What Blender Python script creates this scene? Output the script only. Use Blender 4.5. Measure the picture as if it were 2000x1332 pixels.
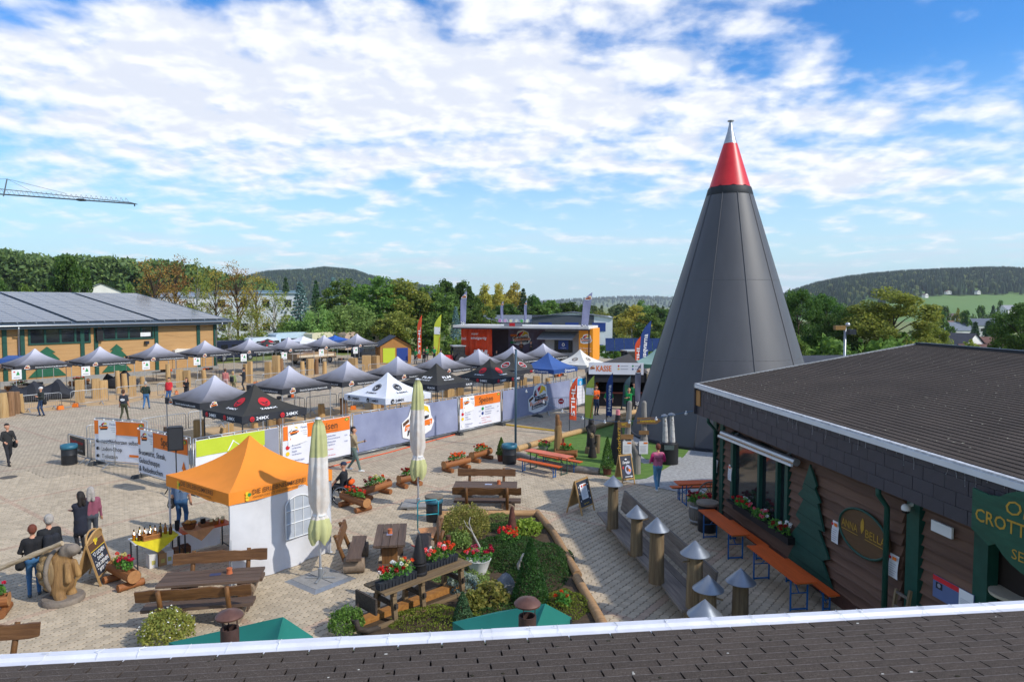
import bpy, bmesh, math, random
import numpy as np
from mathutils import Vector, Matrix
R = math.radians
random.seed(7); RNG = np.random.default_rng(7)
sc = bpy.context.scene
for o in list(bpy.data.objects): bpy.data.objects.remove(o)
COL = sc.collection

CAM_H, FPX, HORIZ = 6.9, 1333.0, 594.0
PITCH = math.atan((666-HORIZ)/FPX)
cam = bpy.data.cameras.new('camera'); cam.lens = 24.0; cam.sensor_width = 36.0
cam.clip_start = 0.1; cam.clip_end = 20000
camo = bpy.data.objects.new('camera', cam); COL.objects.link(camo)
camo.location = (0, 0, CAM_H); camo.rotation_euler = (math.pi/2-PITCH, 0, 0)
sc.camera = camo
def ray(px, py):
    a = (px-1000)/FPX; b = -(py-666)/FPX
    return Vector((a, math.cos(PITCH)+b*math.sin(PITCH), -math.sin(PITCH)+b*math.cos(PITCH)))
def G(px, py, z=0.0):                                   # point of the plane at height z seen at a pixel
    d = ray(px, py); t = (z-CAM_H)/d.z
    return Vector((d.x*t, d.y*t, z))
def atY(px, py, Y):                                     # point at depth Y seen at a pixel
    d = ray(px, py); t = Y/d.y
    return Vector((d.x*t, Y, CAM_H+d.z*t))
def proj(p):
    x, y, z = p[0], p[1], p[2]-CAM_H
    dep = y*math.cos(PITCH)-z*math.sin(PITCH); up = y*math.sin(PITCH)+z*math.cos(PITCH)
    return (1000+FPX*x/dep, 666-FPX*up/dep)

SUN_EL = R(38); SUN_AZ = math.atan2(0.89, -0.45)        # direction to the sun, measured from +Y towards +X
world = bpy.data.worlds.new('World'); sc.world = world; world.use_nodes = True
wn, wl = world.node_tree.nodes, world.node_tree.links
wn.clear()
def N(nt, t, **kw):
    n = nt.nodes.new(t)
    for k, v in kw.items(): setattr(n, k, v)
    return n
def math_node(nt, op, a, b=None, c=None, clamp=False):
    n = nt.nodes.new('ShaderNodeMath'); n.operation = op; n.use_clamp = clamp
    for i, v in enumerate((a, b, c)):
        if v is None: continue
        if isinstance(v, (int, float)): n.inputs[i].default_value = v
        else: nt.links.new(v, n.inputs[i])
    return n.outputs[0]
def build_sky():
    nt = world.node_tree
    m = lambda *a, **k: math_node(nt, *a, **k)
    sky = N(nt, 'ShaderNodeTexSky'); sky.sky_type = 'NISHITA'; sky.sun_disc = False
    sky.sun_elevation = SUN_EL; sky.sun_rotation = SUN_AZ; sky.altitude = 600
    sky.air_density = 1.0; sky.dust_density = 0.6; sky.ozone_density = 1.6
    tc = N(nt, 'ShaderNodeTexCoord')
    sep = N(nt, 'ShaderNodeSeparateXYZ'); wl.new(tc.outputs['Generated'], sep.inputs[0])
    X, Y, Z = sep.outputs
    zz = m('ADD', m('MAXIMUM', Z, 0.0), 0.19)
    cx = m('DIVIDE', X, zz); cy = m('DIVIDE', Y, zz)
    comb = N(nt, 'ShaderNodeCombineXYZ'); wl.new(cx, comb.inputs[0]); wl.new(cy, comb.inputs[1])
    def noise(scale, detail, rough, off, dist=0.0, src=comb.outputs[0]):
        mp = N(nt, 'ShaderNodeMapping'); mp.inputs['Location'].default_value = off
        wl.new(src, mp.inputs[0])
        n = N(nt, 'ShaderNodeTexNoise'); n.inputs['Scale'].default_value = scale
        n.inputs['Detail'].default_value = detail; n.inputs['Roughness'].default_value = rough
        n.inputs['Distortion'].default_value = dist
        wl.new(mp.outputs[0], n.inputs[0]); return n.outputs[0]
    def ss(v, a, b):
        n = N(nt, 'ShaderNodeMapRange'); n.interpolation_type = 'SMOOTHSTEP'
        n.inputs[1].default_value = a; n.inputs[2].default_value = b
        wl.new(v, n.inputs[0]); return n.outputs[0]
    def blob(dx, dz, sx, sz):                          # a soft lobe of the cloud field, by direction
        ax = m('DIVIDE', m('SUBTRACT', m('DIVIDE', X, m('MAXIMUM', Y, 0.05)), dx), sx)
        az = m('DIVIDE', m('SUBTRACT', m('DIVIDE', Z, m('MAXIMUM', Y, 0.05)), dz), sz)
        r2 = m('ADD', m('MULTIPLY', ax, ax), m('MULTIPLY', az, az))
        return m('POWER', 2.718, m('MULTIPLY', r2, -1.0))
    big = noise(0.7, 2.0, 0.5, (3.1, 0.4, 0))
    fine = noise(5.0, 8.0, 0.52, (1.7, 5.2, 0), 0.1)
    fine2 = noise(5.0, 8.0, 0.52, (1.67, 5.23, 0), 0.1)
    elev = ss(Z, 0.125, 0.215)
    cover = m('ADD', m('MULTIPLY', big, 0.32), m('MULTIPLY', fine, 1.05))
    field = m('ADD', m('MULTIPLY', blob(-0.12, 0.30, 0.48, 0.125), 0.30), m('MULTIPLY', blob(0.55, 0.285, 0.16, 0.035), 0.16))
    field = m('ADD', field, m('MULTIPLY', blob(0.50, 0.187, 0.26, 0.030), 0.34))
    field = m('ADD', field, m('MULTIPLY', blob(-0.60, 0.33, 0.26, 0.14), 0.24))
    field = m('SUBTRACT', field, m('MULTIPLY', blob(0.66, 0.42, 0.30, 0.10), 0.22))
    field = m('SUBTRACT', field, m('MULTIPLY', blob(-0.44, 0.455, 0.14, 0.035), 0.20))
    dens = m('ADD', m('SUBTRACT', cover, 0.785), m('MULTIPLY', field, 0.82))
    dens = m('ADD', dens, m('MULTIPLY', elev, 0.08))
    dens = m('SUBTRACT', dens, m('MULTIPLY', m('SUBTRACT', 1.0, elev), 0.02))
    mask = ss(dens, -0.13, 0.20)
    ang = N(nt, 'ShaderNodeCombineXYZ'); wl.new(m('MULTIPLY', m('DIVIDE', X, m('MAXIMUM', Y, 0.05)), 2.2), ang.inputs[0]); wl.new(m('MULTIPLY', Z, 26.0), ang.inputs[1])
    veil = noise(1.3, 6.0, 0.55, (0.3, 2.0, 0), 0.2, ang.outputs[0])
    veilm = m('MULTIPLY', ss(veil, 0.47, 0.70), m('SUBTRACT', 1.0, ss(Z, 0.06, 0.13)))
    veilm = m('MULTIPLY', veilm, 0.75)
    shade = ss(m('ADD', m('MULTIPLY', m('SUBTRACT', fine2, fine), 3.0), m('MULTIPLY', dens, 0.9)), -0.12, 0.42)
    ccol = N(nt, 'ShaderNodeMixRGB'); wl.new(shade, ccol.inputs[0])
    ccol.inputs[1].default_value = (5.9, 5.95, 6.1, 1); ccol.inputs[2].default_value = (4.5, 4.75, 5.35, 1)
    tint = N(nt, 'ShaderNodeMixRGB'); tint.blend_type = 'MULTIPLY'; tint.inputs[0].default_value = 1
    hsv = N(nt, 'ShaderNodeHueSaturation'); hsv.inputs['Saturation'].default_value = 1.3; wl.new(sky.outputs[0], hsv.inputs['Color'])
    wl.new(hsv.outputs[0], tint.inputs[1]); tint.inputs[2].default_value = (0.50, 0.86, 1.10, 1)
    low = N(nt, 'ShaderNodeMixRGB'); wl.new(m('MULTIPLY', m('SUBTRACT', 1.0, ss(Z, 0.0, 0.32)), 0.88), low.inputs[0]); wl.new(tint.outputs[0], low.inputs[1]); low.inputs[2].default_value = (3.7, 4.95, 5.3, 1)
    mx1 = N(nt, 'ShaderNodeMixRGB'); wl.new(veilm, mx1.inputs[0]); wl.new(low.outputs[0], mx1.inputs[1])
    mx1.inputs[2].default_value = (4.2, 4.6, 5.35, 1)
    mx2 = N(nt, 'ShaderNodeMixRGB'); wl.new(m('MULTIPLY', mask, 0.97), mx2.inputs[0]); wl.new(mx1.outputs[0], mx2.inputs[1]); wl.new(ccol.outputs[0], mx2.inputs[2])
    bg = N(nt, 'ShaderNodeBackground'); bg.inputs[1].default_value = 0.15
    wl.new(mx2.outputs[0], bg.inputs[0])
    out = N(nt, 'ShaderNodeOutputWorld'); wl.new(bg.outputs[0], out.inputs[0])
build_sky()
sun = bpy.data.lights.new('sun', 'SUN'); sun.energy = 3.0; sun.angle = R(1.2); sun.color = (1.0, 0.95, 0.87)
suno = bpy.data.objects.new('sun', sun); COL.objects.link(suno)
SUND = Vector((math.sin(SUN_AZ)*math.cos(SUN_EL), math.cos(SUN_AZ)*math.cos(SUN_EL), math.sin(SUN_EL)))
suno.rotation_euler = SUND.to_track_quat('Z', 'Y').to_euler(); suno.location = (30, -20, 40)
sc.view_settings.view_transform = 'Standard'; sc.view_settings.look = 'None'
sc.view_settings.gamma = 1.0; sc.view_settings.exposure = 0.35
sc.view_settings.use_curve_mapping = False

def lin(h):
    if isinstance(h, str):
        h = h.lstrip('#'); c = [int(h[i:i+2], 16)/255 for i in (0, 2, 4)]
        return tuple(x/12.92 if x <= .04045 else ((x+.055)/1.055)**2.4 for x in c)
    return tuple(h)
MATS = {}
def M(name, col, rough=.75, var=.12, scale=4., bump=0., bscale=None, metal=0., spec=.4, stretch=None, col2=None, rnd=0., trans=0., detail=5.):
    """procedural principled material: noise varies the colour, bump gives fine relief"""
    if name in MATS: return MATS[name]
    m = bpy.data.materials.new(name); m.use_nodes = True; nt = m.node_tree
    b = nt.nodes['Principled BSDF']; c = lin(col)
    b.inputs['Roughness'].default_value = rough; b.inputs['Metallic'].default_value = metal
    b.inputs['Specular IOR Level'].default_value = spec
    b.inputs['Base Color'].default_value = (*c, 1)
    if var > 0 or bump > 0 or col2 is not None:
        tc = N(nt, 'ShaderNodeTexCoord'); src = tc.outputs['Object']
        if stretch:
            mp = N(nt, 'ShaderNodeMapping'); mp.inputs['Scale'].default_value = stretch
            nt.links.new(src, mp.inputs[0]); src = mp.outputs[0]
        n1 = N(nt, 'ShaderNodeTexNoise'); n1.inputs['Scale'].default_value = scale; n1.inputs['Detail'].default_value = detail
        n1.inputs['Roughness'].default_value = .6
        nt.links.new(src, n1.inputs[0])
        ramp = N(nt, 'ShaderNodeMapRange'); ramp.inputs[1].default_value = .3; ramp.inputs[2].default_value = .7
        nt.links.new(n1.outputs[0], ramp.inputs[0])
        mx = N(nt, 'ShaderNodeMixRGB'); nt.links.new(ramp.outputs[0], mx.inputs[0])
        if col2 is not None:
            mx.inputs[1].default_value = (*c, 1); mx.inputs[2].default_value = (*lin(col2), 1)
        else:
            mx.inputs[1].default_value = (*[x*(1-var) for x in c], 1); mx.inputs[2].default_value = (*[min(1, x*(1+var)) for x in c], 1)
        outc = mx.outputs[0]
        if rnd > 0:
            oi = N(nt, 'ShaderNodeObjectInfo'); hs = N(nt, 'ShaderNodeHueSaturation')
            v = math_node(nt, 'MULTIPLY_ADD', oi.outputs['Random'], rnd*2, 1-rnd)
            nt.links.new(v, hs.inputs['Value']); nt.links.new(outc, hs.inputs['Color']); outc = hs.outputs[0]
        nt.links.new(outc, b.inputs['Base Color'])
        if bump > 0:
            n2 = N(nt, 'ShaderNodeTexNoise'); n2.inputs['Scale'].default_value = bscale or scale*4; n2.inputs['Detail'].default_value = 6
            nt.links.new(src, n2.inputs[0])
            bp = N(nt, 'ShaderNodeBump'); bp.inputs['Strength'].default_value = bump; bp.inputs['Distance'].default_value = .02
            nt.links.new(n2.outputs[0], bp.inputs['Height']); nt.links.new(bp.outputs[0], b.inputs['Normal'])
    if trans > 0:
        tr = N(nt, 'ShaderNodeBsdfTranslucent'); ms = N(nt, 'ShaderNodeMixShader'); ms.inputs[0].default_value = trans
        if b.inputs['Base Color'].is_linked: nt.links.new(b.inputs['Base Color'].links[0].from_socket, tr.inputs[0])
        else: tr.inputs[0].default_value = (*c, 1)
        nt.links.new(b.outputs[0], ms.inputs[1]); nt.links.new(tr.outputs[0], ms.inputs[2])
        nt.links.new(ms.outputs[0], nt.nodes['Material Output'].inputs[0])
    MATS[name] = m; return m
def wood(name, col, col2, scale=3., axis=0, rough=.7, bump=.35):
    st = [9, 9, 9]; st[axis] = .7
    return M(name, col, rough, .2, scale, bump, scale*2.5, stretch=tuple(st), col2=col2, rnd=.14)

class MB:
    def __init__(s): s.v = []; s.f = []; s.m = []
    def add(s, vs, fs, mi=0, mtx=None):
        o = len(s.v)
        if mtx is not None: vs = [mtx @ Vector(p) for p in vs]
        s.v.extend([tuple(p) for p in vs]); s.f.extend([tuple(i+o for i in f) for f in fs]); s.m.extend([mi]*len(fs)); return s
    def box(s, c, sz, mi=0, rz=0., mtx=None, taper=1.0):
        hx, hy, hz = sz[0]/2, sz[1]/2, sz[2]/2; t = taper
        vs = [(-hx, -hy, -hz), (hx, -hy, -hz), (hx, hy, -hz), (-hx, hy, -hz), (-hx*t, -hy*t, hz), (hx*t, -hy*t, hz), (hx*t, hy*t, hz), (-hx*t, hy*t, hz)]
        mm = Matrix.Translation(c) @ Matrix.Rotation(rz, 4, 'Z')
        if mtx is not None: mm = mtx @ mm
        return s.add(vs, [(0, 3, 2, 1), (4, 5, 6, 7), (0, 1, 5, 4), (1, 2, 6, 5), (2, 3, 7, 6), (3, 0, 4, 7)], mi, mm)
    def bar(s, a, b, w, h, mi=0, up=(0, 0, 1)):
        a, b, up = Vector(a), Vector(b), Vector(up); d = b-a; L = d.length; d.normalize()
        x = d.cross(up)
        if x.length < 1e-4: x = d.cross(Vector((1, 0, 0)))
        x.normalize(); z = x.cross(d)
        mm = Matrix(((x.x, d.x, z.x, 0), (x.y, d.y, z.y, 0), (x.z, d.z, z.z, 0), (0, 0, 0, 1))); mm.translation = (a+b)/2
        return s.box((0, 0, 0), (w, L, h), mi, 0, mm)
    def tube(s, pts, rad, n=8, mi=0, cap=True, closed=False, wob=0.):
        pts = [Vector(p) for p in pts]; k = len(pts)
        if not hasattr(rad, '__len__'): rad = [rad]*k
        o = len(s.v); prev = None
        for i, p in enumerate(pts):
            if closed: d = pts[(i+1) % k]-pts[i-1]
            else: d = pts[min(i+1, k-1)]-pts[max(i-1, 0)]
            d.normalize()
            if prev is None:
                x = d.cross(Vector((0, 0, 1)))
                if x.length < 1e-3: x = Vector((1, 0, 0))
            else: x = prev-d*prev.dot(d)
            x.normalize(); prev = x; y = d.cross(x)
            for j in range(n):
                a = 2*math.pi*j/n; r = rad[i]*(1+wob*math.sin(3*a+i*1.7)+wob*.6*math.sin(2*a-i))
                s.v.append(tuple(p+x*(math.cos(a)*r)+y*(math.sin(a)*r)))
        rng = k if closed else k-1
        for i in range(rng):
            for j in range(n):
                a, b = o+i*n+j, o+i*n+(j+1) % n; c, d2 = o+((i+1) % k)*n+(j+1) % n, o+((i+1) % k)*n+j
                s.f.append((a, b, c, d2)); s.m.append(mi)
        if cap and not closed:
            s.f.append(tuple(o+j for j in reversed(range(n)))); s.m.append(mi)
            s.f.append(tuple(o+(k-1)*n+j for j in range(n))); s.m.append(mi)
        return s
    def lathe(s, prof, n=16, c=(0, 0, 0), mi=0, mtx=None):
        vs = []; fs = []
        for r, z in prof:
            for j in range(n):
                a = 2*math.pi*j/n; vs.append((c[0]+r*math.cos(a), c[1]+r*math.sin(a), c[2]+z))
        for i in range(len(prof)-1):
            for j in range(n): fs.append((i*n+j, i*n+(j+1) % n, (i+1)*n+(j+1) % n, (i+1)*n+j))
        if prof[0][0] > 1e-5: fs.append(tuple(reversed(range(n))))
        if prof[-1][0] > 1e-5: fs.append(tuple((len(prof)-1)*n+j for j in range(n)))
        return s.add(vs, fs, mi, mtx)
    def prism(s, poly, mtx, depth, mi=0):
        """poly in local xy, extruded along local z from 0 to depth"""
        n = len(poly)
        vs = [(x, y, 0) for x, y in poly]+[(x, y, depth) for x, y in poly]
        fs = [tuple(reversed(range(n))), tuple(range(n, 2*n))]+[(i, (i+1) % n, n+(i+1) % n, n+i) for i in range(n)]
        return s.add(vs, fs, mi, mtx)
    def sheet(s, fn, nu, nv, mi=0):
        o = len(s.v)
        for j in range(nv+1):
            for i in range(nu+1): s.v.append(tuple(fn(i/nu, j/nv)))
        for j in range(nv):
            for i in range(nu):
                a = o+j*(nu+1)+i; s.f.append((a, a+1, a+nu+2, a+nu+1)); s.m.append(mi)
        return s
    def sphere(s, c, r, nu=10, nv=6, mi=0, mtx=None):
        if not hasattr(r, '__len__'): r = (r, r, r)
        prof = []
        vs = []; fs = []
        for j in range(nv+1):
            t = math.pi*j/nv
            for i in range(nu):
                a = 2*math.pi*i/nu
                vs.append((c[0]+r[0]*math.sin(t)*math.cos(a), c[1]+r[1]*math.sin(t)*math.sin(a), c[2]-r[2]*math.cos(t)))
        for j in range(nv):
            for i in range(nu): fs.append((j*nu+i, j*nu+(i+1) % nu, (j+1)*nu+(i+1) % nu, (j+1)*nu+i))
        return s.add(vs, fs, mi, mtx)
    def mesh(s, name, mats, smooth=False):
        me = bpy.data.meshes.new(name); me.from_pydata(s.v, [], s.f)
        for mt in (mats if isinstance(mats, (list, tuple)) else [mats]): me.materials.append(mt)
        me.polygons.foreach_set('material_index', s.m)
        if smooth: me.polygons.foreach_set('use_smooth', [True]*len(s.f))
        me.update(); return me
    def build(s, name, mats, parent=None, smooth=False, auto=None):
        me = s.mesh(name, mats, smooth or auto is not None)
        if auto is not None: me.set_sharp_from_angle(angle=R(auto))
        return link(name, me, parent)
def link(name, me, parent=None, loc=None, rz=None):
    o = bpy.data.objects.new(name, me); COL.objects.link(o)
    if parent is not None: o.parent = parent
    if loc is not None: o.location = loc
    if rz is not None: o.rotation_euler = (0, 0, rz)
    return o
def tag(o, label, cat, group=None):
    o['label'] = label; o['category'] = cat
    if group: o['group'] = group
    return o
def thing(name, label, cat, loc=(0, 0, 0), rz=0., group=None):
    o = bpy.data.objects.new(name, None); COL.objects.link(o); o.empty_display_size = .2
    o.location = loc; o.rotation_euler = (0, 0, rz); return tag(o, label, cat, group)
def structure(o): o['kind'] = 'structure'; return o
def stuff(o, label=None, cat=None):
    o['kind'] = 'stuff'
    if label: tag(o, label, cat)
    return o
KIDS = {}
def dup(root, loc, rz, label, group=None):
    r = root.copy(); COL.objects.link(r); r.location = loc; r.rotation_euler = (0, 0, rz); r['label'] = label
    if group: r['group'] = group
    for ch in list(root.children):
        c = ch.copy(); COL.objects.link(c); c.parent = r
        for g in list(ch.children):
            d = g.copy(); COL.objects.link(d); d.parent = c
    return r
ORD = ['first', 'second', 'third', 'fourth', 'fifth', 'sixth', 'seventh', 'eighth', 'ninth', 'tenth', 'eleventh', 'twelfth', 'thirteenth', 'fourteenth', 'fifteenth', 'sixteenth', 'seventeenth', 'eighteenth', 'nineteenth', 'twentieth']

_TXT = {}
def text_geo(t, bold=0.):
    k = (t, bold)
    if k not in _TXT:
        cu = bpy.data.curves.new('txt', 'FONT'); cu.body = t; cu.size = 1.0; cu.resolution_u = 2; cu.offset = bold
        ob = bpy.data.objects.new('txt', cu); me = ob.to_mesh()
        vs = [(v.co.x, v.co.y) for v in me.vertices]; fs = [tuple(p.vertices) for p in me.polygons]
        ob.to_mesh_clear(); bpy.data.objects.remove(ob); bpy.data.curves.remove(cu)
        if not vs: vs = [(0, 0)]; fs = []
        x0 = min(v[0] for v in vs); x1 = max(v[0] for v in vs); y0 = min(v[1] for v in vs); y1 = max(v[1] for v in vs)
        _TXT[k] = (vs, fs, (x0, x1, y0, y1))
    return _TXT[k]
def put_text(mb, t, fn, x, y, h, w=None, align='l', mi=0, bold=0., slant=0.):
    """fn(u,v)->3D point; text baseline starts at (x,y), cap height h, optional forced width w"""
    vs, fs, (x0, x1, y0, y1) = text_geo(t, bold)
    sy = h/0.70; sx = sy if w is None else w/max(1e-6, (x1-x0)); W = (x1-x0)*sx
    ox = x if align == 'l' else (x-W if align == 'r' else x-W/2)
    mb.add([fn(ox+(a-x0)*sx+slant*b*sy, y+b*sy) for a, b in vs], fs, mi); return W
def disc(mb, fn, cx, cy, rx, ry, n=20, mi=0, r0=0.):
    if r0 <= 0:
        mb.add([fn(cx+rx*math.cos(2*math.pi*i/n), cy+ry*math.sin(2*math.pi*i/n)) for i in range(n)], [tuple(range(n))], mi)
    else:
        vs = [fn(cx+rx*k*math.cos(2*math.pi*i/n), cy+ry*k*math.sin(2*math.pi*i/n)) for k in (1, r0) for i in range(n)]
        mb.add(vs, [(i, (i+1) % n, n+(i+1) % n, n+i) for i in range(n)], mi)
def polyg(mb, fn, pts, mi=0):
    mb.add([fn(x, y) for x, y in pts], [tuple(range(len(pts)))], mi)
def plane_fn(o, ux, uy, off=0.):
    o, ux, uy = Vector(o), Vector(ux).normalized(), Vector(uy).normalized(); n = ux.cross(uy)*off
    return lambda u, v: o+ux*u+uy*v+n
UA = math.atan2(1.0, 0.767)
U = Vector((math.cos(UA), math.sin(UA), 0)); V = Vector((U.y, -U.x, 0))
Zv = Vector((0, 0, 1))
def sstep(a, b, x):
    t = min(1, max(0, (x-a)/(b-a))); return t*t*(3-2*t)
def terr(x, y):
    d = math.hypot(x, y); a = x/max(y, 1.0) if y > 1 else 0
    w = sstep(-.25, .35, a)
    drop = w*(6*sstep(62, 130, d)+9*sstep(130, 420, d)+6*sstep(400, 900, d)); lift = (1-w)*(1.2*sstep(120, 300, d)+3*sstep(300, 900, d))
    return -.06-drop+lift
m_grass = M('grass_field', '#5f7434', .95, .25, .6, .5, 9, col2='#7f8a45')
m_far = M('meadow', '#5d7a34', .95, .2, .004, col2='#6f8a40')
def land():
    mb = MB(); rs = [0, 12, 25, 40, 55, 65, 75, 90, 110, 135, 165, 200, 250, 320, 420, 560, 750, 1000, 1400, 2000, 3000, 4500, 7000]
    na = 72
    for r in rs:
        for i in range(na):
            a = 2*math.pi*i/na; x, y = r*math.sin(a), r*math.cos(a); mb.v.append((x, y, terr(x, y)))
    for j in range(len(rs)-1):
        for i in range(na):
            a, b = j*na+i, j*na+(i+1) % na; mb.f.append((a, b, b+na, a+na) if j else (a, b+na, a+na)); mb.m.append(0)
    structure(mb.build('ground', M('ground_grass', '#5c7033', .95, .25, .05, .4, 3, col2='#8a8a4c'), smooth=True))
land()

PAVE_V, PAVE_U = .20, .165
def uv(p): return (p[0]*U.x+p[1]*U.y, p[0]*V.x+p[1]*V.y)
def xy(u, v): return (u*U.x+v*V.x, u*U.y+v*V.y)
def in_poly(x, y, P):
    c = False; j = len(P)-1
    for i in range(len(P)):
        if (P[i][1] > y) != (P[j][1] > y) and x < (P[j][0]-P[i][0])*(y-P[i][1])/(P[j][1]-P[i][1])+P[i][0]: c = not c
        j = i
    return c
BED = [tuple(G(*p)[:2]) for p in ((862, 1012), (1052, 1008), (1100, 1075), (1170, 1215), (1195, 1260), (760, 1300), (700, 1235), (880, 1095))]
LAWN = [tuple(G(*p)[:2]) for p in ((1012, 893), (1060, 908), (1120, 921), (1172, 926), (1215, 938), (1262, 935), (1300, 915), (1322, 902), (1345, 885), (1345, 812), (1260, 812), (1150, 840), (1080, 862))]
def pave_mat(name, joints):
    m = bpy.data.materials.new(name); m.use_nodes = True; nt = m.node_tree; b = nt.nodes['Principled BSDF']
    b.inputs['Roughness'].default_value = .85; b.inputs['Specular IOR Level'].default_value = .3
    geo = N(nt, 'ShaderNodeNewGeometry'); oi = N(nt, 'ShaderNodeObjectInfo')
    mp = N(nt, 'ShaderNodeMapping'); mp.vector_type = 'TEXTURE'; mp.inputs['Rotation'].default_value = (0, 0, UA)
    nt.links.new(geo.outputs['Position'], mp.inputs[0])                       # x along U, y along -V
    sp = N(nt, 'ShaderNodeSeparateXYZ'); nt.links.new(mp.outputs[0], sp.inputs[0])
    n1 = N(nt, 'ShaderNodeTexNoise'); n1.inputs['Scale'].default_value = .35; n1.inputs['Detail'].default_value = 8; n1.inputs['Roughness'].default_value = .65
    nt.links.new(geo.outputs['Position'], n1.inputs[0])
    n2 = N(nt, 'ShaderNodeTexNoise'); n2.inputs['Scale'].default_value = 60; n2.inputs['Detail'].default_value = 4
    nt.links.new(geo.outputs['Position'], n2.inputs[0])
    isl = math_node(nt, 'FRACT', math_node(nt, 'ADD', geo.outputs['Random Per Island'], oi.outputs['Random']))
    if joints:                                                                  # far away: the pieces as a pattern
        br = N(nt, 'ShaderNodeTexBrick'); br.inputs['Scale'].default_value = 1.0; br.offset = .5
        br.inputs['Brick Width'].default_value = PAVE_U; br.inputs['Row Height'].default_value = PAVE_V; br.inputs['Mortar Size'].default_value = .010
        br.inputs['Mortar Smooth'].default_value = .2
        br.inputs['Color1'].default_value = (0, 0, 0, 1); br.inputs['Color2'].default_value = (1, 1, 1, 1); br.inputs['Mortar'].default_value = (.5, .5, .5, 1)
        nt.links.new(mp.outputs[0], br.inputs[0]); isl = br.outputs[0]
    val = math_node(nt, 'MULTIPLY_ADD', isl, .26, .87)
    val = math_node(nt, 'MULTIPLY', val, math_node(nt, 'MULTIPLY_ADD', n1.outputs[0], .5, .75))
    val = math_node(nt, 'MULTIPLY', val, math_node(nt, 'MULTIPLY_ADD', n2.outputs[0], .3, .85))
    n3 = N(nt, 'ShaderNodeTexNoise'); n3.inputs['Scale'].default_value = 1.1; n3.inputs['Detail'].default_value = 5; n3.inputs['Distortion'].default_value = 1.5; nt.links.new(geo.outputs['Position'], n3.inputs[0])
    st = N(nt, 'ShaderNodeMapRange'); st.inputs[1].default_value = .62; st.inputs[2].default_value = .74; st.inputs[3].default_value = 1; st.inputs[4].default_value = .80; nt.links.new(n3.outputs[0], st.inputs[0]); val = math_node(nt, 'MULTIPLY', val, st.outputs[0])
    def line(coord, off, per, wdt):
        f = math_node(nt, 'ABSOLUTE', math_node(nt, 'SUBTRACT', math_node(nt, 'FLOORED_MODULO', math_node(nt, 'SUBTRACT', coord, off), per), per/2))
        return math_node(nt, 'LESS_THAN', f, wdt)
    r = math_node(nt, 'MAXIMUM', line(sp.outputs[0], 7.98-2.6, 5.2, .085), line(sp.outputs[1], 22.9-2.7, 5.4, .1))
    cm = N(nt, 'ShaderNodeMixRGB'); cm.inputs[1].default_value = (*lin('#b6a68d'), 1); cm.inputs[2].default_value = (*lin('#a87b6a'), 1)
    nt.links.new(math_node(nt, 'MULTIPLY', r, .32), cm.inputs[0])
    mul = N(nt, 'ShaderNodeMixRGB'); mul.blend_type = 'MULTIPLY'; mul.inputs[0].default_value = 1
    nt.links.new(cm.outputs[0], mul.inputs[1]); cv = N(nt, 'ShaderNodeCombineXYZ')
    for i in range(3): nt.links.new(val, cv.inputs[i])
    nt.links.new(cv.outputs[0], mul.inputs[2]); last = mul.outputs[0]
    if joints:
        mj = N(nt, 'ShaderNodeMixRGB'); nt.links.new(math_node(nt, 'MULTIPLY', br.outputs['Fac'], .75), mj.inputs[0]); nt.links.new(last, mj.inputs[1])
        mj.inputs[2].default_value = (*lin('#5f564c'), 1); last = mj.outputs[0]
    nt.links.new(last, b.inputs['Base Color'])
    bp = N(nt, 'ShaderNodeBump'); bp.inputs['Strength'].default_value = .25; bp.inputs['Distance'].default_value = .01
    nt.links.new(n2.outputs[0], bp.inputs['Height']); nt.links.new(bp.outputs[0], b.inputs['Normal'])
    return m
m_paver = pave_mat('paver', False); m_pavefar = pave_mat('paving_far', True)
m_joint = M('joint_sand', '#6d6356', .95, .25, 2.5, .4, 60)
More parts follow.
